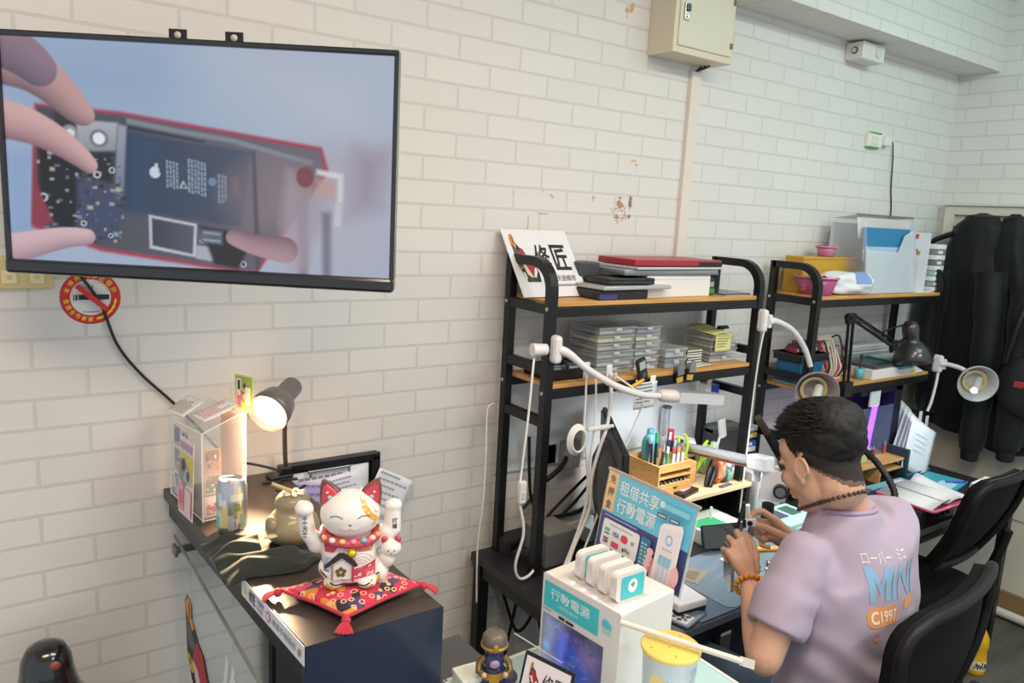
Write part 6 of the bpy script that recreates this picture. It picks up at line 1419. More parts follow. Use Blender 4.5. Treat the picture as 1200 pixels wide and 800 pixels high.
for z, c, nm, lab in ((.93, '#d9dce0', 'white_pack', 'white pack at the bottom of the pile by the hot air handle'), (.955, '#2f6fd0', 'blue_pack', 'bright blue pack in the pile by the hot air handle'), (.99, '#e2c55a', 'yellow_pack', 'yellow edged pack in the pile by the hot air handle'), (1.02, '#c3c8d2', 'grey_pack', 'grey-white pack on top of the pile by the hot air handle')):
    slab(nm, lab, 'pack', 1.385, 1.46, -.11, -.03, z, z+.022, c, 0, .45, (('label', (.1, -.02, .2), (.6, .3, .8), '#eceef2'),))
slab('pack_stand', 'dark stand under the pile of packs by the hot air handle', 'stand', 1.38, 1.465, -.115, -.03, ZD, .928, '#2c2d31', 0, .5, (('top_plate', (-.01, -.01, .97), (1.01, 1.01, 1), '#3c3d42'),))
tag(MB().tube([(1.52, -.06, 1.19), (1.53, -.06, 1.05), (1.51, -.06, .95), (1.56, -.06, .86), (1.6, -.06, .77)], .006, BCABLE, 8).build('wall_cable'), 'black cable hanging on the wall left of the second shelf unit', 'cable')

# ---- second bench
wr = thing('bamboo_rack', 'bamboo rack with small drawers on the corner bench', 'rack', (2.08, -.24, ZD))
x0, x1 = 1.9, 2.30
MB().b2((x0, -.33, ZD+.085), (x1, -.15, ZD+.095), BAMBOO, .001).build('top_board', wr)
for x in (x0, 2.08, x1-.01): MB().b2((x, -.33, ZD), (x+.01, -.15, ZD+.085), BAMBOO, .001).build('side_panel', wr)
MB().b2((2.09, -.325, ZD+.045), (x1-.01, -.15, ZD+.052), BAMBOO).build('shelf_board', wr); MB().b2((x0, -.16, ZD), (x1, -.15, ZD+.085), BAMBOO).build('back_panel', wr)
yd = thing('yellow_device', 'pale yellow-green device standing on the bamboo rack', 'device', (1.98, -.25, ZD+.096))
MB().b2((1.93, -.29, ZD+.096), (2.03, -.2, ZD+.16), mat('#c9cf95', .4), .006).build('housing', yd); MB().b2((1.95, -.2925, ZD+.105), (1.975, -.2895, ZD+.135), mat('#3c4038', .4)).build('socket', yd); MB().b2((1.925, -.295, ZD+.155), (2.035, -.195, ZD+.163), mat('#e6e8d8', .4), .002).build('top_cover', yd)
random.seed(14)
for k in range(10):
    x, y = 2.07+random.uniform(0, .18), -.29+random.uniform(0, .1); c = ['#3a4a5c', '#b5423a', '#c9a96a', '#2a2a2e', '#8f3f4a', '#d0cbc0', '#5f6f80', '#c25a4a', '#44444a', '#9fb0b8'][k]
    stick('small_tool', '%s small tool standing on the bamboo rack, %s' % (['slate', 'red', 'tan', 'black', 'wine', 'cream', 'blue-grey', 'coral', 'charcoal', 'pale blue'][k], ['front left', 'back left', 'left', 'left of centre', 'centre', 'behind the centre', 'right of centre', 'right', 'front right', 'back right'][k]), 'tool', x, y, ZD+.096, random.uniform(.035, .065), .007, c, k % 2, (random.uniform(-.01, .01), 0), None, 'small tools on the bamboo rack')
pf = thing('paper_holder', 'dark teal upright holder full of white papers on the corner bench', 'holder', (2.40, -.26, ZD))
MB().b2((2.28, -.345, ZD), (2.30, -.2, ZD+.135), mat('#27434c', .4), .003).build('end_plate', pf); MB().b2((2.30, -.345, ZD), (2.52, -.2, ZD+.012), mat('#2f6f86', .4), .002).build('base', pf)
for k in range(6):
    M = frame((2.305+.008*k, -.325+.022*k, ZD+.09+.012*k), (.82, -.10, -.36-.05*k), (.40, .10, .85))
    pg = thing('paper_sheet', 'white paper sheet in the teal holder, %s' % ('at the front', 'second from the front', 'third from the front', 'third from the back', 'second from the back', 'at the back')[k], 'paper', (2.35, -.3+.02*k, ZD+.014), 'papers in the teal holder')
    MB(M).grid(lambda u, v: ((u-.1)*.22, (v-.22)*(.235+.006*k), .008*math.sin(u*3+k)*v), 8, 8, mat(['#dfe8f2', '#e3e9f2', '#d8e2ee', '#e6ebf2', '#cfdcea', '#e2e8f0'][k], .6), True, None, .0008).build('sheet', pg)
    p = MB(M)
    for q in range(4): p.add([(.03, .05+.025*q, .004+.012*math.sin(.5+k)*.4), (.13, .05+.025*q, .006+.012*math.sin(2+k)*.4), (.13, .053+.025*q, .006+.012*math.sin(2+k)*.4), (.03, .053+.025*q, .004+.012*math.sin(.5+k)*.4)], [[0, 1, 2, 3]], mat('#b3c3d6', .6))
    p.build('print', pg)
bx = thing('black_drawer_box', 'black instrument box under the pink notebook on the corner bench', 'box', (1.9, -.56, ZD))
MB().b2((1.72, -.69, ZD), (2.0, -.46, ZD+.07), mat('#26272b', .4), .004).build('housing', bx)
MB().b2((1.79, -.694, ZD+.012), (1.97, -.689, ZD+.058), mat('#3b3638', .3), .002).build('front_panel', bx)
for k in range(4): MB().cyl((1.81+k*.04, -.694, ZD+.035), (1.81+k*.04, -.701, ZD+.035), .009, mat('#4a2f38', .4), n=12).build('knob', bx)
slab('grey_supply', 'grey metal box left of the black instrument box', 'box', 1.6, 1.70, -.66, -.52, ZD, ZD+.075, '#7c7e80', 0, .45, (('front_panel', (.06, -.01, .1), (.94, .3, .9), '#9a9c9e'),))
nb = thing('pink_notebook', 'open notebook with pink cover lying on the black instrument box', 'notebook', (1.93, -.6, ZD+.072))
NM = frame((1.765, -.72, ZD+.074), (.82, -.02, 0), (.14, .22, 0))
MB(NM).prism(rr_pts(-.03, -.012, .25, .235, .02), .006, mat('#d35a86', .4), None, 0).build('cover', nb)
MB(NM).grid(lambda u, v: (-.02+.13*u, .005+.22*v, .007+.014*math.sin(PI*u*.9)), 10, 2, mat('#eceef2', .6), True, None, .004).build('left_pages', nb)
MB(NM).grid(lambda u, v: (.112+.13*u, .005+.22*v, .011+.012*math.sin(PI*(u*.9+.1))), 10, 2, mat('#f0f1f4', .6), True, None, .004).build('right_pages', nb)
p = MB(NM)
for k in range(8): p.rect(.13, .03+k*.022, .22, .031+k*.022, mat('#c3c8d2', .6), .0285)
p.build('ruled_lines', nb)
tag(MB().cyl(NM @ V((.02, -.008, .03)), NM @ V((.10, .0, .03)), .0025, BLACKP, n=8).build('black_pen'), 'thin black pen lying on the front edge of the open notebook', 'pen')
sheet((2.14, -.69, ZD+.002), (.9, .25, 0), (-.35, .95, .1), .17, .24, '#e4e6ea', 'curled_paper', 'long curled white paper lying right of the pink notebook', 'paper', 0, curl=.03)
bp = thing('blue_pen', 'blue pen lying on the papers right of the notebook', 'pen', (2.40, -.50, ZD+.015))
MB().cyl((2.36, -.49, ZD+.018), (2.44, -.53, ZD+.018), .005, mat('#5a5fd0', .35), n=10).build('barrel', bp); MB().cyl((2.44, -.53, ZD+.018), (2.455, -.5375, ZD+.018), .0045, mat('#3a3fae', .35), r1=.002, n=10).build('tip', bp)
slab('teal_folder', 'flat teal folder lying behind the notebook on the corner bench', 'folder', 2.24, 2.47, -.55, -.38, ZD, ZD+.012, '#3f9fae', .15, .4, (('label', (.1, .1, .9), (.6, .5, 1.05), '#a9d8de'),))
slab('sky_folder', 'flat light blue folder lying left of the teal folder', 'folder', 1.93, 2.21, -.44, -.35, ZD, ZD+.02, '#7fc3dc', -.05, .4, (('label', (.5, .1, .9), (.9, .8, 1.05), '#e3eef4'),))
for k in range(3): slab('paper_ream', 'thin paper ream %s at the right corner of the bench' % ('at the bottom of the pile', 'in the middle of the pile', 'on top of the pile')[k], 'paper', 2.43, 2.60, -.69, -.56, ZD+.001+k*.009, ZD+.009+k*.009, ['#cdd5da', '#dfe3e6', '#e8eaec'][k], .04*k-.03, .6, (('edge', (.0, -.004, .3), (1, .02, .5), '#a8b0b6'),), 'paper reams at the bench corner')
fh = thing('fume_hose', 'thick black ribbed flexible hose arching over the corner bench', 'hose', (1.74, -.58, ZD))
pts = catmull([V((1.69, -.56, ZD+.02)), V((1.745, -.57, .84)), V((1.75, -.50, .93)), V((1.76, -.40, .985)), V((1.74, -.30, 1.01))], 14)
MB().rings([(p_, .0145 if i % 2 else .012) for i, p_ in enumerate(pts)], BLACK, 14).build('hose', fh)
MB().cyl((1.69, -.56, ZD), (1.69, -.56, ZD+.03), .026, BLACKP, n=18).build('base', fh)
MB().cyl(pts[-1], pts[-1]+V((-.03, .07, .02)), .016, BLACKP, r1=.024, n=16).build('nozzle', fh)
# ------------------------------------------------------------------ front counter: glass case, power bank station, poster, cup
gc = thing('display_case', 'pale glass topped display case in front of the work bench', 'display case', (-.24, -1.2, 0))
AQ = mat('#b9d3d6', .35)
MB().b2((-.47, -1.75, 0), (.03, -.832, .89), mat('#c6d2d3', .4), .004).build('cabinet', gc)
MB().b2((-.468, -1.748, .89), (.028, -.834, .935), mat('#dfeeee', .08, alpha=.35)).build('glass_side', gc)
MB().b2((-.472, -1.752, .935), (.032, -.83, .95), mat('#b5d6d8', .06, coat=.5), .002).build('glass_top', gc)
e = MB()
for a, c in (((-.474, -.836, .93), (.034, -.828, .952)), ((-.476, -1.75, .93), (-.468, -.828, .952)), ((.028, -1.75, .93), (.036, -.828, .952))): e.b2(a, c, mat('#e3e6e2', .35), .001)
e.build('edge_strip', gc)
lc = thing('low_cabinet', 'low dark grey cabinet between the black counter and the work bench', 'cabinet', (-.36, -.70, 0))
MB().b2((-.49, -.822, 0), (-.30, -.60, .86), mat('#4a4b4e', .4), .004).build('body', lc); MB().b2((-.495, -.825, .86), (-.295, -.595, .875), mat('#55565a', .35), .002).build('top', lc)
ws = thing('white_carton_box', 'small white box with pale green side at the corner of the display case', 'box', (-.435, -.86, .952))
MB(RZ(-.1, (-.44, -.865, .952))).b2((-.026, -.03, 0), (.026, .02, .03), mat('#dfe6d8', .5), .002).build('body', ws); MB(RZ(-.1, (-.44, -.865, .952))).b2((-.027, -.031, .02), (.027, .021, .0305), mat('#e9eee4', .5), .002).build('lid', ws)

ST = thing('power_bank_station', 'white rental box with a teal front panel, dark screen and slots on the display case', 'machine', (-.21, -1.0, .952))
SM = frame((-.298, -.903, .952), (.021, -.2, 0), (0, 0, 1))      # x along the front face, y up, z out of the front
SW, SH, SDp = .201, .219, .155
SWH = mat('#e6e1de', .35, coat=.2)
g = MB(SM); g.prism(rr_pts(0, 0, SW, SH, .004), SDp, SWH, None, -SDp); g.build('housing', ST)
TEAL = mat('#4cc6d0', .35); TL2 = mat('#63ccd4', .35)
p = MB(SM @ Matrix.Translation((0, 0, .0004)))
p.rect(.006, .152, .150, .205, TEAL); p.text('行動電源', .024, .174, .128, .196, mat('#e9f2f2', .4), .008); p.text('隨借隨還', .05, .162, .10, .169, mat('#cfeef0', .4)); p.text('免費租借', .108, .160, .142, .166, TL2)
p.rect(.05, .142, .066, .148, mat('#26323a', .4)); p.rect(.069, .142, .09, .1475, mat('#26323a', .4)); p.rect(.006, .146, .03, .149, mat('#9fb4b8', .4)); p.build('front_panel', ST)
p = MB(SM @ Matrix.Translation((0, 0, .0004))); p.disc(.167, .187, .009, .007, TL2); p.disc(.175, .184, .007, .006, TL2); p.rect(.158, .178, .182, .184, TL2); p.rect(.160, .168, .181, .174, mat('#9edbe0', .4)); p.build('cloud_mark', ST)
def advert(poly, disc, limb, img, gx, gy, rgb, mix):
    img[:] = rgb('#3a3a58')
    poly([(0, 0), (40, 0), (26, 60), (0, 75)], '#9aa0b8', 14); poly([(30, 0), (100, 0), (100, 40), (60, 30)], '#4a3f60', 12); poly([(0, 70), (30, 60), (20, 100), (0, 100)], '#a9a6bd', 14)
    poly([(26, 14), (80, 26), (92, 90), (30, 95), (18, 50)], '#3f4fa6', 16); poly([(32, 18), (42, 14), (36, 80), (24, 84)], '#6478d8', 6); poly([(44, 48), (76, 56), (70, 82), (44, 78)], '#2c418e', 8); poly([(60, 14), (95, 24), (92, 50), (70, 44)], '#6a5486', 10)
    random.seed(12)
    for k in range(60):
        x, y = random.uniform(18, 98), random.uniform(8, 98); a = random.uniform(-10, 10); c = random.uniform(-8, 8)
        poly([(x, y), (x+a, y+c), (x+a+1, y+c+1), (x+1, y+1)], random.choice(['#6f86e0', '#4059b0', '#8a6aa8', '#9a7ab8', '#3a7ab8', '#20284a']), 1.2, .8)
    disc(9, 48, 5, 6, '#7ab0de', .6)
painted_screen('screen', ST, SM @ Matrix.Translation((.006, 0, .0006)), .160, .138, 110, 96, 0, 100, 0, 100, advert)
for k, y in enumerate((-.969, -1.0, -1.032)):
    MB().cyl((-.278, y, 1.1705), (-.278, y, 1.1725), .0032, mat('#9fd4ff', .3, emit=3), n=12).build('status_light', ST)
for k in range(4):
    y = -.962-.0335*k
    MB().b2((-.273, y-.015, 1.1705), (-.183, y+.0155, 1.1718), mat('#c9c4c0', .5), .0004).build('slot_rim', ST)
def pbank(label, y, mark):
    t = thing('power_bank', label, 'power bank', (-.228, y, 1.172), 'white power banks in the station')
    PM = frame((-.262, y-.008, 1.172), (1, 0, 0), (0, 0, 1))
    g = MB(PM); g.prism(rr_pts(0, 0, .075, .056, .012, 6), .0165, mat('#e6dfdb', .35, coat=.2), None, -.0165); g.build('body', t)
    p = MB(PM @ Matrix.Translation((0, 0, .0003)))
    p.rrect(.012, .003, .070, .048, .004, TEAL) if mark else p.rrect(.008, .003, .066, .044, .008, mat('#efeae7', .35))
    if mark == 2:
        p.disc(.041, .027, .012, .0135, mat('#eef3f2', .4)); p.poly([(.035, .031), (.041, .034), (.047, .031), (.041, .023)], mat('#4fb36a', .4))
    p.build('face_panel', t)
pbank('white power bank with teal side, farthest from the cup', -.962, 1)
pbank('plain white power bank, next to the teal sided one at the far end', -.9955, 0)
pbank('plain white power bank, second from the cup', -1.029, 0)
pbank('white power bank with a teal face and round logo, nearest the cup', -1.0625, 2)

# ---- poster in a clear holder behind the station
PM = frame((-.1, -.833, 1.147), (0, -1, 0), (.03, 0, .175)); PW, PH = .247, .178
po = thing('poster_stand', 'blue power bank poster in a slanted clear holder behind the white station', 'sign', (-.09, -.955, .952))
MB(PM).b2((-.004, -.004, -.003), (PW+.004, PH+.004, 0), mat('#d9e2e4', .08, alpha=.5), .001).build('holder', po)
MB(PM).b2((-.006, PH+.001, -.004), (PW+.006, PH+.006, .002), mat('#b3a69a', .3)).build('top_edge', po)
MB().b2((-.108, -1.06, .952), (-.094, -.85, 1.15), mat('#d9e2e4', .08, alpha=.3), .001).build('upright', po); MB().b2((-.11, -1.06, .952), (-.02, -.85, .956), mat('#d9e2e4', .08, alpha=.3), .001).build('foot', po)
p = MB(PM @ Matrix.Translation((0, 0, .0004)))
NAVY = mat('#4a4f86', .4); CY = mat('#6fcbe6', .4); W_ = mat('#eff3f4', .4)
def U(u, v): return (u*PW, v*PH)
def rc(u0, v0, u1, v1, m): p.rect(u0*PW, v0*PH, u1*PW, v1*PH, m)
rc(0, 0, 1, 1, CY); rc(0, 0, 1, .5, NAVY); rc(0, .52, .125, 1, mat('#e9c98c', .4)); p.poly([U(.8, 0), U(1, 0), U(1, .62), U(.94, .5), U(.8, .44)], mat('#434a80', .4)); p.poly([U(.7, .5), U(1, .62), U(1, .5)], CY)
for k, chh in enumerate('免押金'): p.text(chh, .028*PW, (.86-.155*k)*PH, .098*PW, (.965-.155*k)*PH, mat('#3b3f74', .4), .008)
p.text('租借共享', .165*PW, .775*PH, .625*PW, .945*PH, W_, .008); p.text('行動電源', .165*PW, .555*PH, .625*PW, .735*PH, W_, .008)
rc(.05, .462, .45, .482, mat('#9aa3cf', .4)); p.rrect(.055*PW, .10*PH, .50*PW, .43*PH, .006, W_)
rc(.14, .375, .42, .39, mat('#b9bccb', .4)); rc(.09, .29, .15, .33, mat('#7fc0a0', .4)); rc(.09, .25, .15, .275, mat('#5fae8a', .4)); p.text('VISA', .19*PW, .26*PH, .27*PW, .32*PH, mat('#3a4fa0', .4), .02); p.disc(.325*PW, .29*PH, .008, .008, mat('#e06a5a', .4)); p.disc(.345*PW, .29*PH, .008, .008, mat('#e04a5a', .4)); rc(.42, .27, .455, .31, mat('#9aa0b0', .4))
rc(.095, .15, .155, .18, mat('#6a6f8a', .4)); rc(.095, .19, .155, .215, mat('#b0506a', .4)); p.rrect(.2*PW, .14*PH, .29*PW, .205*PH, .003, mat('#e0566a', .4)); p.text('Pay', .37*PW, .14*PH, .43*PW, .2*PH, mat('#3c3c44', .4), .02); p.disc(.35*PW, .17*PH, .003, .004, mat('#3c3c44', .4))
p.rrect(.53*PW, .06*PH, .635*PW, .44*PH, .004, mat('#3a8fae', .4)); p.rrect(.54*PW, .075*PH, .625*PW, .425*PH, .003, mat('#4a7fa6', .4))
for a in range(7):
    for b in range(2): rc(.55+.038*b, .095+.045*a, .575+.038*b, .12+.045*a, mat('#9fd3e0', .4))
rc(.04, .03, .42, .045, mat('#7a82b4', .4)); rc(.66, .86, .98, .92, mat('#8fd3e6', .4)); p.disc(.69*PW, .9*PH, .007, .007, mat('#c9ecf4', .4)); rc(.655, .75, .76, .80, mat('#4a5a6a', .4)); rc(.79, .75, .90, .80, mat('#5a6a7a', .4)); rc(.67, .765, .75, .785, mat('#c9d6de', .4)); rc(.805, .765, .885, .785, mat('#c9d6de', .4))
PK = mat('#e8b9bd', .4); PK2 = mat('#dca3aa', .4)
p.poly([U(.70, .0), U(.69, .12), U(.66, .2), U(.655, .3), U(.68, .36), U(.70, .28), U(.74, .1), U(.95, .12), U(.97, .3), U(.93, .34), U(.99, .2), U(.98, 0)], PK2)
p.poly([U(.745, .02), U(.95, .10), U(.955, .72), U(.935, .765), U(.75, .71), U(.72, .66), U(.72, .06)], mat('#f2eef2', .35)); p.poly([U(.735, .07), U(.935, .14), U(.94, .70), U(.74, .65)], mat('#e9e4ec', .35))
p.disc(.835*PW, .55*PH, .009, .011, mat('#7fc0dc', .4)); p.disc(.835*PW, .55*PH, .006, .0075, mat('#e9e4ec', .4)); rc(.78, .43, .89, .45, mat('#c9c6d2', .4))
for k in range(3): p.poly([U(.765+.045*k, .25), U(.80+.045*k, .262), U(.805+.045*k, .37), U(.77+.045*k, .358)], mat('#7fc4dc', .4)); p.poly([U(.77+.045*k, .04), U(.792+.045*k, .048), U(.797+.045*k, .25), U(.773+.045*k, .242)], mat('#c6d6ea', .4))
for k in range(4): p.disc((.675-.004*k)*PW, (.335-.07*k)*PH, .009, .0075, PK)
p.disc(.96*PW, .2*PH, .012, .02, PK); p.poly([U(.72, .0), U(.93, .0), U(.97, .16), U(.90, .08), U(.76, .05)], PK); rc(.925, .04, .985, .055, mat('#c9c6e2', .4)); rc(.925, .02, .97, .03, mat('#c9c6e2', .4))
p.build('printed_poster', po)

# ---- drink cup with straw
cu2 = thing('drink_cup', 'large white bubble tea cup with yellow film lid and flowers', 'cup', (-.24, -1.193, .952))
cx_, cy_ = -.24, -1.19
MB().lathe([(0, .0), (.036, 0), (.037, .004), (.0475, .186), (.050, .188), (.0505, .192), (.048, .194)], (cx_, cy_, .952), mat('#e9ebf0', .3, coat=.2), 40).build('cup_body', cu2)
MB().lathe([(.0515, .1885), (.052, .1935), (.049, .1958), (0, .1955)], (cx_, cy_, .952), mat('#eccf6a', .3, coat=.3), 40).build('film_lid', cu2)
p = MB(Matrix.Translation((cx_, cy_, .952+.1962)))
for x, y in ((.01, .03), (-.035, .012), (-.008, -.004), (.02, -.02), (.034, .01), (-.02, -.03)): p.disc(x, y, .0022, .0014, mat('#a5863a', .4), 8, .0002)
p.build('lid_print', cu2)
p = MB()
def cupdisc(a, z, rx, rz_, c, k=0):
    r = .037+(.0105)*z/.186+.0004+.0001*k; n = 14; vs = []
    rim = [(math.cos(2*PI*i/n)*rx, math.sin(2*PI*i/n)*rz_) for i in range(n)]
    for du, dz in [(0, 0)]+rim:
        aa = math.radians(a)+du/r; vs.append((cx_+r*math.cos(aa)*(1+.0*du), cy_+r*math.sin(aa), .952+z+dz))
    p.add(vs, [[0, 1+i, 1+(i+1) % n] for i in range(n)], mat(c, .35), True)
for a0, z0, c in ((205, .135, '#efd98c'), (262, .12, '#efd98c'), (300, .15, '#b9c6cf'), (330, .10, '#aebcc6'), (180, .08, '#e9e0b0'), (240, .05, '#c6d0d8')):
    for k in range(4): cupdisc(a0+17*math.cos(k*PI/2+.6), z0+.017*math.sin(k*PI/2+.6), .012, .0135, c, k)
for k in range(4): cupdisc(222+5*math.cos(k*PI/2), .132+.005*math.sin(k*PI/2), .0045 if k % 2 else .003, .003 if k % 2 else .0045, '#6a5f52', 6)
p.build('flower_print', cu2)
sw_ = thing('straw', 'thick wrapped drinking straw lying across the yellow cup lid', 'straw', (-.235, -1.2, 1.15))
a0, b0 = V((-.279, -1.105, 1.1585)), V((-.186, -1.298, 1.1585))
MB().cyl(a0, b0, .0052, mat('#e6ddd2', .35), n=14).build('tube', sw_)
MB().b2((-.012, -.008, -.0004), (.012, .008, .0004), mat('#efe9e2', .4), 0, frame(b0+V((.003, -.006, 0)), (b0-a0), (0, 0, 1))).build('wrapper_end', sw_)

# ---- shop name tablet
NM2 = frame((-.442, -1.008, .957), (.05, -.17, 0), (.155, .045, .55)); NW = .108; NH = .135
tb_ = thing('name_sign', 'small black framed sign with the red emblem in front of the white station', 'sign', (-.40, -1.05, .952))
MB(NM2).b2((0, 0, -.006), (NW, NH, 0), BLACKP, .002).build('frame', tb_)
p = MB(NM2 @ Matrix.Translation((0, 0, .0003))); p.rect(.006, .006, NW-.006, NH-.006, mat('#ece5e6', .4))
p.build('face', tb_)
p = MB(NM2 @ Matrix.Translation((0, 0, .0008))); emblem(p, lambda x, y: (.018+x*.00011, .121-y*.000055)); p.build('emblem', tb_)
p = MB(NM2 @ Matrix.Translation((0, 0, .0008))); p.text('修', .048, .08, .071, .112, mat('#3a3638', .5), .01); p.text('匠', .074, .08, .097, .112, mat('#3a3638', .5), .01); p.build('lettering', tb_)
MB().b2((-.40, -1.06, .952), (-.36, -1.05, .956), BLACKP).build('foot', tb_)

# ---- small warrior figurine
fg = thing('warrior_figurine', 'small painted figurine in blue and gold armour with a grey cap', 'figurine', (-.405, -.895, .952))
FM2 = Matrix.Translation((-.41, -.905, .952)) @ Matrix.Rotation(-.5, 4, 'Z') @ Matrix.Scale(.86, 4)
BLU = mat('#2c3560', .35, coat=.3); GLD = mat('#b98f3a', .35, metal=.4); CAP = mat('#6a5f57', .4)
g = MB(FM2); g.sph((0, 0, .075), (.024, .02, .027), BLU); g.sph((0, 0, .05), (.026, .022, .02), BLU); g.rings([((-.01, 0, .05), .012), ((-.016, -.004, .012), .011), ((-.018, -.012, .004), (.012, .009))], BLU, 12); g.rings([((.012, 0, .05), .012), ((.02, -.002, .012), .011), ((.022, -.012, .004), (.012, .009))], BLU, 12)
g.sph((0, -.002, .115), (.026, .024, .024), mat('#4a4670', .35)); g.build('body', fg)
g = MB(FM2); g.lathe([(.0275, .0), (.029, .006), (.028, .02), (.02, .03), (0, .033)], (0, .0, .114), CAP, 24); cpp = g.build('cap', fg)
g = MB(FM2); g.lathe([(.0285, -.004), (.031, -.002), (.031, .003), (.0285, .004)], (0, 0, .114), GLD, 24); g.sph((0, -.03, .120), (.007, .003, .009), GLD, 10); g.build('gold_band', cpp)
for s in (-1, 1):
    g = MB(FM2); g.rings([((s*.022, -.002, .085), .0085), ((s*.034, -.01, .073), .0075), ((s*.036, -.022, .062), .0065), ((s*.026, -.032, .06), .006)], mat('#7a6238', .35, metal=.3), 10); g.sph((s*.024, -.034, .06), .0065, mat('#c9a98a', .4), 10); g.build('arm', fg)
g = MB(FM2); g.lathe([(.027, .0), (.03, -.014), (.028, -.016), (.025, 0)], (0, 0, .056), GLD, 20); g.build('belt', fg)
g = MB(FM2); g.prism([(-.01, 0), (.01, 0), (.013, -.03), (0, -.036), (-.013, -.03)], .003, GLD, frame((0, -.026, .05), (1, 0, 0), (0, 0, 1))); g.sph((0, -.022, .078), (.012, .006, .01), mat('#a58fae', .4), 10); g.build('breast_plate', fg)
g = MB(FM2); g.sph((.03, .02, .02), (.03, .025, .018), mat('#4a4248', .5)); g.sph((-.03, .012, .014), (.026, .02, .014), mat('#5a4a40', .5)); g.build('rock_base', fg)
tag(MB().tube([(-.36, -.9, 1.055), (-.335, -.945, 1.04), (-.31, -.99, 1.025)], .0012, mat('#d6d2cc', .5), 5, 1).build('thin_string'), 'thin pale string running from the figurine to the black framed sign', 'string')

# ---- plain black stand-in bin at the lower left
db = thing('stand_in_dome', 'glossy black stand-in bin by the brick wall at the lower left', 'bin', (-1.105, -.2, 0))  # invented plain shape, put in place of a helmeted figure
MB().lathe([(0, 0), (.09, 0), (.1, .02), (.1, .70), (.085, .74), (.066, .775)], (-1.105, -.2, 0), BLACKP, 36).build('body', db)
MB().lathe([(.066, .775), (.058, .80), (.052, .83), (.048, .86), (.036, .884), (.018, .894), (0, .896)], (-1.105, -.2, 0), mat('#16181d', .18, coat=.6), 36).build('dome_lid', db)
MB().sph((-1.092, -.244, .858), (.012, .006, .011), mat('#8a4a34', .3), 10).build('badge', db)

# ---- jackets on the right wall
def garment(label, cat, prof, c, seed, sleeves=(), name='jacket', parts=(), thick=.07):
    """prof: (z, y centre, half width, x centre)"""
    random.seed(seed); ph = [random.uniform(0, 6) for _ in range(5)]
    t = thing(name, label, cat, (2.87, prof[0][1], prof[-1][0]), None)
    n = len(prof)-1
    def fn(u, v):
        q = v*n; i = min(int(q), n-1); f = q-i; f = f*f*(3-2*f)
        a, b = prof[i], prof[i+1]; z = a[0]+(b[0]-a[0])*(q-i); yc = a[1]+(b[1]-a[1])*f; w = a[2]+(b[2]-a[2])*f; xc = a[3]+(b[3]-a[3])*f
        an = 2*PI*u; k = 1+(.10*math.sin(5*an+ph[0]+z*2)+.06*math.sin(9*an+ph[1]-z*3))*min(1, max(0, w-.03)/.1)
        th = thick*min(1, w/.09)
        return (xc+th*math.sin(an)*k, yc+w*math.cos(an)*(1+.04*math.sin(z*23+ph[2])+.03*math.sin(z*41+5*an)), z+.008*math.sin(3*an+ph[3])*min(1, max(0, w-.03)/.1))
    FB = mat(c, .65, sheen=.1, bump=.25, bscale=25, spec=.3)
    g = MB().grid(fn, 72, 60, FB, True); b = g.build('body', t)
    for pts, rr, cuff in sleeves:
        P = catmull([V(p) for p in pts], 10); m = len(P)-1
        g = MB().rings([(p, (rr[0]+(rr[1]-rr[0])*i/m)*(1+.05*mnoise.noise(V((i*.35, seed, 0)))+.04*math.sin(i*.9+seed))) for i, p in enumerate(P)], FB, 20); s = g.build('sleeve', t)
        if cuff:
            d_ = (P[-1]-P[-3]).normalized(); g = MB().rings([(P[-1]-d_*.005, rr[1]*.86), (P[-1]+d_*.02, rr[1]*.74), (P[-1]+d_*.055, rr[1]*.7), (P[-1]+d_*.06, rr[1]*.6)], mat('#1a1a1c', .8, bump=.3, bscale=150), 20); g.build('cuff', s)
    return t
JX = 2.865
garment('long black hooded jacket hanging on the door with ribbed cuffs', 'jacket', [(1.985, -.255, .02, JX), (1.965, -.255, .075, JX), (1.9, -.25, .115, JX), (1.8, -.245, .135, JX), (1.65, -.25, .155, JX), (1.45, -.27, .175, JX), (1.25, -.28, .185, JX), (1.05, -.29, .19, JX), (.95, -.29, .185, JX), (.90, -.29, .17, JX)], '#111416', 3,
        [([(2.80, -.36, 1.70), (2.77, -.40, 1.4), (2.77, -.405, 1.1), (2.78, -.40, .84)], (.07, .055), True), ([(2.82, -.13, 1.70), (2.80, -.10, 1.4), (2.81, -.12, 1.15), (2.83, -.16, .96)], (.065, .055), False)])
garment('black jacket with a peaked hood hanging right of the long hooded jacket', 'jacket', [(1.985, -.395, .02, JX+.01), (1.96, -.395, .05, JX+.01), (1.88, -.405, .075, JX+.01), (1.7, -.43, .11, JX+.01), (1.45, -.46, .14, JX+.01), (1.2, -.48, .15, JX+.01), (.95, -.49, .15, JX+.01), (.85, -.49, .14, JX+.01)], '#101214', 8,
        [([(2.80, -.52, 1.65), (2.78, -.54, 1.4), (2.78, -.55, 1.1), (2.79, -.55, .88)], (.065, .055), True)])
garment('dark blue-green coat hanging furthest right on the door', 'coat', [(1.93, -.56, .02, JX), (1.91, -.56, .06, JX), (1.8, -.58, .10, JX), (1.5, -.60, .13, JX), (1.2, -.61, .14, JX), (.95, -.62, .14, JX), (.9, -.62, .12, JX)], '#1f2d38', 12, (), 'coat')
garment('light grey jacket with a yellow patch hanging behind the black jackets', 'jacket', [(1.86, -.09, .02, JX+.02), (1.84, -.09, .05, JX+.02), (1.75, -.10, .075, JX+.02), (1.6, -.11, .085, JX+.02), (1.4, -.11, .085, JX+.02), (1.25, -.11, .08, JX+.02), (1.2, -.11, .07, JX+.02)], '#9aa0a4', 5, (), 'jacket', (), .05)
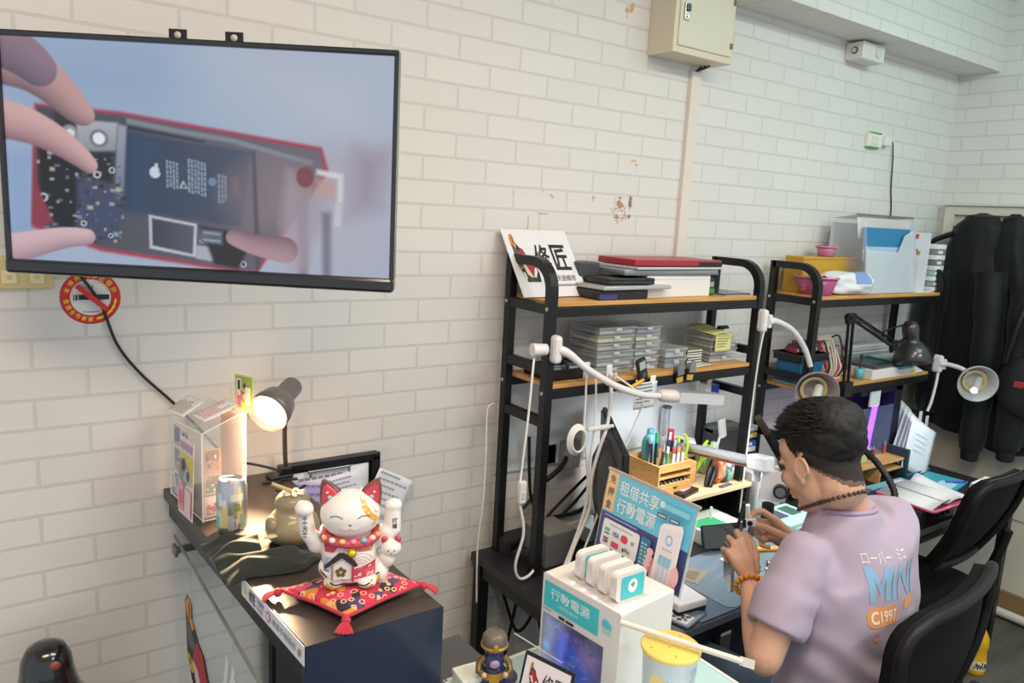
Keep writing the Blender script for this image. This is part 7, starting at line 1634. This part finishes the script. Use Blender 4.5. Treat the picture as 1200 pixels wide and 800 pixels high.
tag(MB().b2((2.80, -.075, 1.685), (2.82, -.04, 1.745), mat('#d9b53a', .5), .008).build('yellow_tag'), 'yellow tag hanging in front of the light grey jacket', 'tag')
tag(MB().tube([(2.81, -.03, 1.79), (2.79, -.07, 1.835), (2.78, -.12, 1.86), (2.78, -.17, 1.88)], .014, BLACKP, 10).build('black_strap'), 'black bag strap hung over the light grey jacket', 'strap')
MBk = thing('black_bag', 'black bag hanging low at the right edge in front of the blue-green coat', 'bag', (2.76, -.6, 1.1))
MB().sph((2.74, -.60, 1.2), (.07, .12, .15), mat('#17181a', .6, bump=.3), 24).build('body', MBk)
MB().tube([(2.70, -.52, 1.3), (2.70, -.55, 1.5), (2.74, -.58, 1.62), (2.70, -.62, 1.5), (2.70, -.67, 1.3)], .012, BLACKP, 8).build('strap', MBk)
MB().b2((2.665, -.62, 1.2), (2.675, -.58, 1.23), mat('#a03038', .4), .003).build('red_label', MBk)
for y in (-.255, -.395, -.56, -.09):
    h = thing('coat_hook', 'metal coat hook on the door behind %s' % {-.255: 'the long hooded jacket', -.395: 'the peaked hood', -.56: 'the blue-green coat', -.09: 'the light grey jacket'}[y], 'hook', (XR-.02, y, 1.9), 'coat hooks on the door')
    MB().b2((XR-.024, y-.01, 1.85), (XR-.0205, y+.01, 1.92), GREYM, .002).build('plate', h); MB().tube([(XR-.022, y, 1.87), (XR-.05, y, 1.86), (XR-.06, y, 1.885)], .004, GREYM, 8).build('prong', h)

# ---- bottle on the floor
jb = thing('juice_bottle', 'yellow plastic bottle standing on the floor by the bench leg', 'bottle', (2.28, -.755, 0))
MB().lathe([(0, 0), (.038, 0), (.041, .012), (.041, .07), (.038, .08), (.038, .12), (.041, .13), (.039, .165), (.022, .20), (.017, .21), (.017, .22)], (2.28, -.755, 0), mat('#d9a91e', .2, alpha=.92), 28).build('body', jb)
MB().lathe([(.0195, .212), (.0195, .236), (.017, .239), (0, .239)], (2.28, -.755, 0), mat('#e6c22c', .35), 20).build('cap', jb)
MB().lathe([(.0415, .025), (.0415, .068)], (2.28, -.755, 0), mat('#d9d2b8', .4), 28).build('label', jb)
p = MB()
for k in range(10):
    a = math.radians(200+8*k); p.b2((-.002, -.002, 0), (.002, .002, .012+.006*(k % 3)), mat('#55504a', .5), 0, Matrix.Translation((2.28+.0416*math.cos(a), -.755+.0416*math.sin(a), .032+.01*(k % 2))))
p.build('label_print', jb)

# ------------------------------------------------------------------ office chairs
def make_chair(loc, rz, label, rec, bw=.5):
    t = thing('office_chair', label, 'chair', loc, 'black office chairs', rz); M = wmat(t)
    FAB = mat('#0d0e0f', .85, bump=.3, bscale=260, spec=.2); PL = mat('#0e0e10', .5, spec=.3)
    g = MB(M); vs = rr_pts(-.235, -.22, .235, .24, .08)
    g.prism([(x, y) for x, y in vs], .05, FAB, None, .43); g.grid(lambda u, v: ((u-.5)*.45, (v-.5)*.44+.01, .48+.02*(16*u*(1-u)*v*(1-v))**.4), 14, 14, FAB, True); g.build('seat', t)
    def pos(x, s):
        y = -.215-math.sin(rec)*s*.42-.025*math.sin(PI*min(1, s))+.05*(x/.25)**2*.6
        return (x, y, .62+.40*s*math.cos(rec))
    N = 28; K_ = 22
    def half(s):
        if s > .74: q = (s-.74)/.26; return (.5*bw)*(.66+.34*math.sqrt(max(0, 1-q**2.6)))
        return (.5*bw)*(.80+.20*min(1, s/.6))
    def front(u, v): 
        w = half(v); return pos((u-.5)*2*w, v)
    g = MB(M); g.grid(lambda u, v: front(u, v), N, K_, FAB, True, None, .03); g.build('backrest', t)
    g = MB(M)
    rim = [V(front(0, k/K_)) for k in range(K_+1)]+[V(front(k/12, 1)) for k in range(1, 13)]+[V(front(1, 1-k/K_)) for k in range(1, K_+1)]+[V(front(1-k/12, 0)) for k in range(1, 13)]
    g.tube([p_+V((0, -.012, 0)) for p_ in rim], .016, PL, 10, 1); g.build('backrest_frame', t)
    g = MB(M); g.tube([(0, -.05, .42), (0, -.24, .44), (0, -.265-.2*math.sin(rec), .60), (0, -.28-.3*math.sin(rec), .80)], [.024, .022, .02, .016], PL, 10); g.build('back_support', t)
    MB(M).cyl((0, 0, .1), (0, 0, .3), .028, PL).cyl((0, 0, .3), (0, 0, .42), .018, CHROME).build('gas_column', t)
    MB(M).b2((-.1, -.1, .40), (.1, .1, .43), PL, .008).build('tilt_plate', t)
    for k in range(5):
        a = 2*PI*k/5+.3; c_, s_ = math.cos(a), math.sin(a)
        l_ = MB(M).rings([((0, 0, .11), (.03, .02)), ((.28*c_, .28*s_, .075), (.018, .014))], PL, 10).build('base_leg', t)
        MB(M).cyl((.28*c_-.02*s_, .28*s_+.02*c_, .03), (.28*c_+.02*s_, .28*s_-.02*c_, .03), .03, PL, n=18).cyl((.28*c_, .28*s_, .06), (.28*c_, .28*s_, .08), .008, CHROME, n=8).build('caster', l_)
make_chair((.705, -1.0, 0), .12, 'black mesh office chair right behind the person in lilac', .12, .62)
make_chair((1.90, -.545, 0), 0, 'empty black office chair pushed up to the corner bench', .34, .44)
# ------------------------------------------------------------------ the man at the bench
HC = V((.489, -.983, 1.314)); yw, pt_ = .05, .393
Fh = V((-math.sin(yw)*math.cos(pt_), math.cos(yw)*math.cos(pt_), -math.sin(pt_))); Lh = V((-math.cos(yw), -math.sin(yw), 0)); Uh = Fh.cross(Lh)
RH = Matrix((Fh, Lh, Uh)).transposed()
def hp(f, l, u): return HC+Fh*f+Lh*l+Uh*u
SKIN = bpy.data.materials.new('skin'); SKIN.use_nodes = True
b_ = SKIN.node_tree.nodes['Principled BSDF']; b_.inputs['Base Color'].default_value = lin('#cfa289'); b_.inputs['Roughness'].default_value = .48
b_.inputs['Subsurface Weight'].default_value = .12; b_.inputs['Subsurface Radius'].default_value = (.01, .004, .002); b_.inputs['Subsurface Scale'].default_value = .6
S = SKIN
C7 = V((.548, -1.058, 1.20)); fb = V((.0998, .995, 0)); lb = V((-.995, .0998, 0)); UP = V((0, 0, 1))
SL = C7+lb*.155+fb*.02+UP*-.112; SR = C7-lb*.16+fb*.02+UP*-.085
EL = V((.268, -1.04, .876)); WL = V((.407, -.884, .958)); ER = V((.70, -.92, .90)); WR = V((.632, -.876, .99))
WR = V((.640, -.884, .985)); ER = V((.74, -1.04, .89))
g = MB()
def chain(pts, n=16):
    P = [V(p[0]) for p in pts]; R = [p[1] for p in pts]
    g.rings(list(zip(P, R)), S, n)
    for p_, r_ in zip(P, R): g.sph(p_, r_ if not isinstance(r_, tuple) else min(r_), S, 12)
# head
g.sph(hp(-.022, 0, .035), (.094, .073, .088), S, 28, None, RH)
g.sph(hp(.03, 0, -.03), (.062, .064, .085), S, 24, None, RH)
g.sph(hp(.035, 0, -.085), (.047, .047, .038), S, 20, None, RH)
g.sph(hp(.062, 0, -.113), (.024, .028, .018), S, 16, None, RH)
g.sph(hp(.055, 0, .03), (.035, .058, .05), S, 20, None, RH)
g.sph(hp(.082, 0, .004), (.015, .05, .014), S, 16, None, RH)
for s in (-1, 1):
    g.sph(hp(.062, s*.036, -.042), (.026, .026, .028), S, 16, None, RH)
    g.sph(hp(.016, s*.046, -.07), (.03, .014, .032), S, 14, None, RH)
    # ear
    ec = hp(.012, s*.074, -.018)
    ring = [hp(.009+.019*math.cos(a)-.004, s*(.077+.008*max(0, -math.cos(a))), -.017+.028*math.sin(a)) for a in [k*PI/9-.9 for k in range(14)]]
    g.rings([(p_, .0052) for p_ in ring], S, 8)
    g.sph(hp(.008, s*.075, -.014), (.016, .006, .026), S, 14, None, RH)
    g.sph(hp(.014, s*.074, -.045), (.009, .006, .011), S, 10, None, RH); g.sph(hp(.024, s*.074, -.02), (.006, .006, .008), S, 8, None, RH)
g.rings([(hp(.088, 0, .0), .0085), (hp(.1, 0, -.025), .0105), (hp(.108, 0, -.043), .013)], S, 12); g.sph(hp(.106, 0, -.046), (.014, .016, .011), S, 12, None, RH)
for s in (-1, 1): g.sph(hp(.096, s*.012, -.05), (.01, .009, .008), S, 10, None, RH)
g.sph(hp(.088, 0, -.076), (.013, .024, .0075), S, 14, None, RH); g.sph(hp(.085, 0, -.089), (.013, .021, .008), S, 14, None, RH)
# neck and trunk (clothed)
chain([(hp(-.035, 0, -.02), .058), (hp(-.032, 0, -.07), .059), ((HC+(C7-HC)*.7+fb*.016), .060), (C7+fb*.034+UP*-.01, .062), (C7+fb*.04+UP*-.05, .07)], 24)
HIP = V((.605, -1.05, .60)); BACK = V((.607, -1.05, .80)); TH = V((.594, -1.03, 1.03))
g.rings([(HIP+UP*-.08, (.10, .15)), (HIP, (.11, .165)), (BACK, (.095, .155)), (TH, (.095, .16)), (C7+fb*.04+UP*-.08, (.07, .10)), (C7+fb*.045+UP*-.01, (.06, .07))], S, 28)
# arms
chain([(SL+UP*-.02, .04), (SL+(EL-SL)*.5, .044), (EL, .042)]); chain([(EL, .042), (EL+(WL-EL)*.3, .041), (EL+(WL-EL)*.7, .032), (WL, (.0265))])
chain([(SR+UP*-.02, .04), (SR+(ER-SR)*.5, .044), (ER, .042)]); chain([(ER, .042), (ER+(WR-ER)*.4, .038), (WR, .027)])
# legs (clothed, bent at the knee, feet on the floor)
for s in (-1, 1):
    h0 = HIP+lb*(s*.09)+UP*-.01; k0 = h0+fb*.40+UP*-.02+lb*(s*.05); a0 = k0+V((0, .02, -.48)); 
    chain([(h0, .075), (k0, .055)]); chain([(k0, .054), (k0+(a0-k0)*.35, .052), (a0, .035)]); chain([(a0, .035), (a0+fb*.12+UP*-.02, .03), (a0+fb*.17+UP*-.025, .026)])
# left hand: back of the hand to the camera, fingers closed away from it
ki, km, kr, kp = V((.444, -.838, 1.037)), V((.424, -.833, 1.049)), V((.396, -.832, 1.045)), V((.371, -.836, 1.029))
for k_, r_ in ((ki, .0125), (km, .0135), (kr, .0125), (kp, .0115)):
    chain([(WL+(k_-WL)*.12, .016), (WL+(k_-WL)*.55, .0155), (k_, r_)], 12)
def finger(pts, r): chain([(p_, q_) for p_, q_ in zip(pts, r)], 10)
aw = V((.25, .85, .1)).normalized()
finger([ki, ki+V((.016, .026, .012)), ki+V((.026, .032, -.008)), ki+V((.018, .026, -.024))], (.0105, .0095, .0085, .0075))
finger([km, km+V((.018, .030, .008)), km+V((.026, .036, -.016)), km+V((.016, .024, -.032))], (.011, .0098, .0088, .0076))
finger([kr, kr+V((.014, .030, .002)), kr+V((.022, .032, -.022)), kr+V((.014, .018, -.034))], (.0104, .0094, .0084, .0074))
finger([kp, kp+V((.01, .026, -.004)), kp+V((.018, .026, -.024)), kp+V((.012, .012, -.032))], (.0094, .0084, .0074, .0066))
finger([WL+V((.032, .012, .018)), V((.462, -.852, 1.005)), V((.470, -.832, 1.032)), V((.466, -.812, 1.052))], (.014, .0125, .0108, .0085))
# right hand: thumb and forefinger pinch the part, other fingers curled
rp = V((.588, -.860, 1.028))
k1, k2, k3, k4 = V((.562, -.831, 1.078)), V((.572, -.818, 1.06)), V((.578, -.815, 1.038)), V((.578, -.82, 1.016))
for k_, r_ in ((k1, .0125), (k2, .013), (k3, .0125), (k4, .0115)): chain([(WR+(k_-WR)*.1, .018), (WR+(k_-WR)*.55, .0165), (k_, r_)], 12)
finger([k1, V((.530, -.812, 1.102)), V((.503, -.806, 1.102)), V((.482, -.808, 1.090))], (.0112, .0098, .0088, .0076))
finger([k2, V((.536, -.796, 1.066)), V((.515, -.806, 1.055)), V((.520, -.826, 1.048))], (.0112, .0098, .009, .008))
finger([k3, V((.540, -.798, 1.036)), V((.522, -.812, 1.030)), V((.530, -.832, 1.026))], (.0108, .0094, .0086, .0076))
finger([k4, V((.548, -.806, 1.010)), V((.532, -.82, 1.006)), V((.540, -.838, 1.006))], (.0098, .0086, .0078, .007))
finger([V((.612, -.884, 1.012)), V((.572, -.884, 1.034)), V((.535, -.866, 1.056)), V((.502, -.842, 1.074)), V((.488, -.828, 1.079))], (.0165, .0145, .0118, .0102, .0085))
vs, fs = remesh(g, .0036, 6)
me = thing('person', 'person in a lilac T-shirt sitting at the bench, hands holding a phone part', 'person', (.55, -1.0, 0))
HAIRM = mat('#131110', .5, bump=.6, bscale=300, spec=.35); FADE = mat('#2a211d', .75, bump=.4, bscale=500); FADE2 = mat('#6a5142', .65, bump=.2, bscale=500)
def loc(p_): d_ = p_-HC; return d_.dot(Fh), d_.dot(Lh), d_.dot(Uh)
def scalp(p_):
    # signed distance-like value of the close-cropped zone
    f, l, u = loc(p_)
    if (p_-HC).length > .16: return -1
    e = .005*mnoise.noise(p_*60)
    if f > .0: lo = .02+max(0, f-.02)*1.6-(.02 if .018 < f < .05 else 0)*(1 if f < .045 else 0)
    else: lo = -.015+f*.72
    if -.02 < f < .03 and abs(l) > .079: lo = max(lo, .03)
    lim = u-lo+e
    return min(lim, (.066-f)*1.2)
body_bv = BVHTree.FromPolygons(vs, fs)
grp = {0: [], 1: [], 2: []}
for f_ in fs:
    c_ = (vs[f_[0]]+vs[f_[2]])/2; q = scalp(c_)
    grp[0 if q < 0 else 2 if q < .010 else 1].append(f_)
B = MB(); B.add(vs, grp[0], S, True)
for k_, m_2 in ((1, FADE), (2, FADE2)):
    B.m(m_2)
    for f_ in grp[k_]: B.f.append(f_); B.mi.append(B.m(m_2)); B.sm.append(True)
B.build('body', me)
# nails
for p_, d_ in ((V((.481, -.8105, 1.0955)), V((-.5, -.3, .8))), (V((.492, -.837, 1.079)), V((-.2, -.9, .3)))):
    d_.normalize(); MB().sph(p_, (.0045, .0055, .0016), mat('#e2bda8', .3), 10, None, d_.to_track_quat('Z', 'Y').to_matrix()).build('nail', me)
# eyes and brows
for s in (-1, 1):
    MB().sph(hp(.082, s*.031, -.012), (.008, .013, .0055), mat('#2a1d18', .3), 12, None, RH).build('eye', me)
    MB().rings([(hp(.09, s*.014, .008), .003), (hp(.09, s*.032, .014), .0042), (hp(.08, s*.05, .009), .0025)], mat('#1c1614', .7), 8).build('eyebrow', me)
MB().rings([(hp(.099, -.018, -.0825), .0016), (hp(.1015, 0, -.0815), .0022), (hp(.099, .018, -.0825), .0016)], mat('#9a5a50', .5), 8).build('mouth', me)
# hair: thick on top, cropped close at the sides and nape
g = MB()
g.sph(hp(-.028, 0, .047), (.102, .0785, .086), HAIRM, 32, None, RH); g.sph(hp(.015, 0, .088), (.076, .066, .045), HAIRM, 24, None, RH); g.sph(hp(-.06, 0, .07), (.07, .072, .07), HAIRM, 24, None, RH)
def hn(p_, n_): return .004*(mnoise.noise(p_*30)+.5*mnoise.noise(p_*70))
vs, fs = remesh(g, .004, 3, hn)
def keep(p_):
    f, l, u = loc(p_)
    lim = (.022 if f > -.01 else .022-(-.01-f)*.66)+.006*mnoise.noise(p_*70)
    return u > lim+.35*max(0, f-.03) and f < .098
B = MB(); kf = []
for f_ in fs:
    if all(keep(vs[i]) for i in f_): kf.append(f_)
used = sorted({i for f_ in kf for i in f_}); ix = {i: k for k, i in enumerate(used)}
B.add([vs[i] for i in used], [[ix[i] for i in f_] for f_ in kf], HAIRM, True)
hb = B.build('hair', me)
random.seed(17); g = MB()
for k in range(3200):
    a = random.uniform(0, 2*PI); e = random.uniform(.12, 1.45); d_ = V((math.cos(a)*math.cos(e), math.sin(a)*math.cos(e), math.sin(e)))
    base = hp(-.026+.098*d_.x, .078*d_.y, .05+.082*d_.z)
    if not keep(base): continue
    out = (Fh*d_.x+Lh*d_.y+Uh*d_.z).normalized(); lay = (Fh*.7+Uh*.25+Lh*random.uniform(-.5, .5)).normalized()
    tip = base+out*random.uniform(.006, .013)+lay*random.uniform(.010, .024); mid = base+(tip-base)*.5+out*.003
    g.rings([(base, .0014), (mid, .0011), (tip, .0003)], HAIRM, 4, None, True, False)
g.build('hair_strands', hb)

# T-shirt
LIL = bpy.data.materials.new('lilac_cotton'); LIL.use_nodes = True
nt = LIL.node_tree; b_ = nt.nodes['Principled BSDF']; b_.inputs['Base Color'].default_value = lin('#ab9cb0'); b_.inputs['Roughness'].default_value = .85; b_.inputs['Sheen Weight'].default_value = .15
tc = nt.nodes.new('ShaderNodeTexCoord'); nz = nt.nodes.new('ShaderNodeTexNoise'); nz.inputs['Scale'].default_value = 900; bp = nt.nodes.new('ShaderNodeBump'); bp.inputs['Strength'].default_value = .15; bp.inputs['Distance'].default_value = .001
nt.links.new(tc.outputs['Object'], nz.inputs['Vector']); nt.links.new(nz.outputs['Fac'], bp.inputs['Height']); nt.links.new(bp.outputs['Normal'], b_.inputs['Normal'])
g = MB()
def rg(c, w, d_): return (c, (d_, w))
g.rings([rg(HIP+UP*.02, .218, .14), rg(HIP+UP*.12, .22, .138), rg(BACK+UP*.02, .222, .136), rg(BACK+UP*.14, .222, .136), rg(TH+UP*.01, .22, .138), rg(TH+UP*.065+fb*-.01, .208, .13), rg(C7+fb*.025+UP*-.085+lb*-.012, .158, .105), rg(C7+fb*.028+UP*-.045+lb*-.01, .112, .085), rg(C7+fb*.03+UP*.000+lb*-.004, .074, .073)], LIL, 40)
def tb(p0, p1, r0, r1): g.rings([(p0, r0), (p0+(p1-p0)*.5, (r0+r1)/2), (p1, r1)], LIL, 24); g.sph(p0, r0, LIL, 20)
UL = EL+(SL-EL)*.26; UR = ER+(SR-ER)*.28
tb(SL+lb*-.012, UL, .062, .073); tb(SR+lb*.012, UR, .062, .073)
g.sph(SL+fb*-.01+lb*-.05+UP*-.05, .07, LIL, 20); g.sph(SR+fb*-.01+lb*.05+UP*-.05, .07, LIL, 20)
def wr(p_, n_):
    d1 = mnoise.noise(V((p_.x*9, p_.y*9, p_.z*5)))*.006; s_ = (p_-UL).length
    d2 = .0035*math.sin((p_-SL).dot((EL-SL).normalized())*70+4*mnoise.noise(p_*8))*max(0, 1-(p_-(SL+(UL-SL)*.6)).length/.13)
    q = (p_-C7); d3 = .003*math.sin(q.dot(V((.8, 0, 1)))*60+3*mnoise.noise(p_*7))*max(0, min(1, (1.02-p_.z)*5))
    d4 = .004*mnoise.noise(V((p_.x*22, p_.y*22, p_.z*10)))
    return d1+d2*1.3+d3*1.5+d4
vs, fs = remesh(g, .006, 24, wr)
B = MB(); B.add(vs, fs, LIL, True); sh = B.build('t_shirt', me)
sbv = BVHTree.FromPolygons(vs, fs)
# ribbed neckband
nb_c = C7+fb*.030+UP*-.010+lb*-.004; N = 28
ring = [nb_c+lb*(.070*math.cos(2*PI*k/N))+(fb*.98+UP*-.14)*(.069*math.sin(2*PI*k/N)) for k in range(N+1)]
MB().rings([(p_, (.008, .006)) for p_ in ring], mat('#a893ae', .85), 8).build('neckband', sh)
# printed lettering on the back
BO = V((.592, -1.4, 1.02)); bdir = V((-.06, 1.0, 0)).normalized(); bx_ = V((1, .06, 0)).normalized()
BMt = frame(BO, bx_, (0, 0, 1)) @ Matrix.Scale(.8, 4)
def on_shirt(name, draw, off=.0012):
    s_ = MB(BMt); draw(s_); f_ = fine(s_, 2); out = MB(); out.mats = f_.mats
    pr = []
    for v in f_.v:
        h = sbv.ray_cast(v, bdir); pr.append((h[0]-bdir*off) if h[0] is not None else None)
    for q, k in zip(f_.f, f_.mi):
        if any(pr[i] is None for i in q): continue
        dd = [pr[i].dot(bdir) for i in q]
        if max(dd)-min(dd) > .03: continue
        out.f.append(q); out.mi.append(k); out.sm.append(True)
    if not out.f: return
    out.v = [p_ if p_ is not None else pr[out.f[0][0]] for p_ in pr]
    out.build(name, sh)
on_shirt('katakana_print', lambda s_: s_.text('ローバー', -.105, .092, -.02, .125, mat('#dcd6d6', .8), .01, 0))
on_shirt('katakana_print', lambda s_: s_.text('ミニ', .005, .095, .045, .125, mat('#dcd6d6', .8), .01, 0))
BLP = mat('#86b3d2', .8)
def big_m(s_):
    for q in ([(-.105, -.02), (-.087, -.02), (-.087, .085), (-.105, .085)], [(-.051, -.02), (-.033, -.02), (-.033, .085), (-.051, .085)], [(-.0875, .085), (-.0875, .05), (-.069, .0), (-.069, .035)], [(-.0505, .085), (-.0505, .05), (-.069, .0), (-.069, .035)]): s_.poly(q, BLP, 0)
on_shirt('blue_letter', big_m)
on_shirt('blue_print', lambda s_: s_.text('INI', -.024, -.02, .09, .085, BLP, .012, 0))
on_shirt('orange_badge', lambda s_: s_.rrect(-.12, -.092, .0, -.034, .022, mat('#e2965c', .8), 0))
on_shirt('orange_bar', lambda s_: s_.poly([(.03, -.06), (.10, -.055), (.10, -.028), (.04, -.03)], mat('#e2a070', .8), 0))
on_shirt('cream_print', lambda s_: s_.text('C', -.108, -.082, -.078, -.044, mat('#efe4d8', .8), .03, 0), .002)
on_shirt('cream_number', lambda s_: s_.text('1997', -.07, -.08, -.006, -.046, mat('#efe4d8', .8), .02, 0), .002)
on_shirt('lower_letter', lambda s_: s_.text('C', -.10, -.135, -.08, -.108, mat('#e2965c', .8), .03, 0))
# jeans, shoes
JN = mat('#4f6478', .8, bump=.3, bscale=300, vary=.2)
g = MB()
g.rings([(HIP+UP*-.1, (.12, .17)), (HIP+UP*-.02, (.128, .185)), (HIP+UP*.07, (.122, .18))], JN, 28)
for s in (-1, 1):
    h0 = HIP+lb*(s*.09)+UP*-.01; k0 = h0+fb*.40+UP*-.02+lb*(s*.05); a0 = k0+V((0, .02, -.48))
    g.rings([(h0, .098), (h0+(k0-h0)*.5, .085), (k0, .074)], JN, 20); g.sph(k0, .075, JN, 18); g.rings([(k0, .073), (a0+UP*.02, .06)], JN, 20); g.sph(h0, .1, JN, 18)
vs, fs = remesh(g, .008, 4, lambda p_, n_: .004*mnoise.noise(p_*14)); B = MB(); B.add(vs, fs, JN, True); B.build('jeans', me)
for s in (-1, 1):
    h0 = HIP+lb*(s*.09)+UP*-.01; k0 = h0+fb*.40+UP*-.02+lb*(s*.05); a0 = k0+V((0, .02, -.48))
    c_ = V((a0.x, a0.y, 0)); M_ = frame(c_, -lb, fb)
    g = MB(M_); g.sph((0, .05, .045), (.048, .125, .042), mat('#d9d9da', .5), 22); g.sph((0, -.03, .065), (.04, .05, .05), mat('#d9d9da', .5), 18); so_ = g.build('shoe', me)
    MB(M_).prism([(x, y) for x, y in [(.047*math.sin(a), .05+.128*math.cos(a)) for a in [k*PI/12 for k in range(24)]]], .022, mat('#efefef', .5), None, .0).build('sole', so_)
# bracelet of amber beads, necklace of dark beads
ad = (WL-EL).normalized(); bc = WL-ad*.012; u_ = ad.orthogonal().normalized(); v_ = ad.cross(u_)
g = MB()
for k in range(17):
    a = 2*PI*k/17; g.sph(bc+u_*(.037*math.cos(a))+v_*(.037*math.sin(a)), .0072, mat('#cf8a1e', .25, coat=.5), 12)
g.build('bead_bracelet', me)
g = MB(); NN = 58
nc = V((.540, -1.022, 1.210))
for k in range(NN):
    a = 2*PI*k/NN; d_ = (lb*math.cos(a)+(fb*.84-UP*.55)*math.sin(a)).normalized(); h = body_bv.ray_cast(nc+d_*.13, -d_)
    p_ = (h[0]+d_*.003) if h[0] is not None else nc+d_*.07
    g.sph(p_, .0052, mat('#3a1f1a', .3, coat=.4), 8)
g.build('bead_necklace', me)
# things held
hpn = thing('held_phone', 'silver-grey phone body gripped below the left hand', 'phone', (.39, -.838, .92))
M_ = frame((.400, -.820, .972), (.55, .80, .1), (-.05, .12, 1))
MB(M_).prism(rr_pts(-.034, -.055, .034, .062, .008), .009, mat('#a9afb6', .25, metal=.5), None, -.0045).build('body', hpn); MB(M_).prism(rr_pts(-.031, -.051, .031, .058, .006), .0006, mat('#3a4048', .15), None, .0041).build('back_glass', hpn)
hm = thing('camera_module', 'small white and black part pinched in the right hand', 'part', (.473, -.815, 1.07))
M_ = frame((.474, -.818, 1.083), (.8, -.5, .1), (0, .1, 1))
MB(M_).b2((-.014, -.011, -.006), (.016, .011, .006), mat('#d9dde2', .3), .003).build('housing', hm); MB(M_).cyl((-.004, 0, .006), (-.004, 0, .009), .007, BLACKP, n=16).build('lens', hm); MB(M_).b2((-.02, -.012, -.006), (-.014, .010, .006), BLACKP, .001).build('connector', hm)
# ------------------------------------------------------------------ light
w = bpy.data.worlds.new('daylight'); SC.world = w; w.use_nodes = True
w.node_tree.nodes['Background'].inputs[0].default_value = lin('#e9f0f8')
w.node_tree.nodes['Background'].inputs[1].default_value = .82
def area(name, loc, size, power, col, rot=(0, 0, 0)):
    l = bpy.data.lights.new(name, 'AREA'); l.shape = 'RECTANGLE'; l.size, l.size_y = size; l.energy = power; l.color = lin(col)[:3]
    o = bpy.data.objects.new(name, l); COL.objects.link(o); o.location = loc; o.rotation_euler = rot
area('ceiling_light', (-1.2, -1.8, 3.05), (1.2, .3), 31, '#ffdfbe')
area('ceiling_light', (.4, -1.7, 3.05), (1.2, .3), 26, '#ffeedd')
area('ceiling_light', (2.0, -1.9, 3.05), (1.2, .3), 12, '#d8f4ee')
area('ceiling_light', (1.2, -3.1, 3.05), (1.2, .3), 40, '#eafaf8')
def lamp_spot(loc, aim, power, col, size=140, r=.03):
    l = bpy.data.lights.new('work_light', 'SPOT'); l.energy = power; l.color = lin(col)[:3]; l.spot_size = math.radians(size); l.spot_blend = .6; l.shadow_soft_size = r
    o = bpy.data.objects.new('work_light', l); COL.objects.link(o); o.location = loc; o.rotation_euler = V(aim).to_track_quat('-Z', 'Y').to_euler()
lamp_spot((.76, -.36, 1.27), (.05, .25, -1), 9, '#f2f6ff', 160, .06)
lamp_spot((1.26, -.47, 1.185), (-.3, -.05, -1), 6, '#fff4e6')
lamp_spot((2.45, -.51, 1.175), (-.5, -.1, -1), 2.5, '#f6f6f2')
area('added_cool_fill', (1.75, -1.5, 2.95), (.8, .12), 5.5, '#c4f0e8', (math.radians(88), 0, math.radians(-38)))  # unseen fill light, added to brighten the beam and the right wall
SC.view_settings.exposure = 0.1
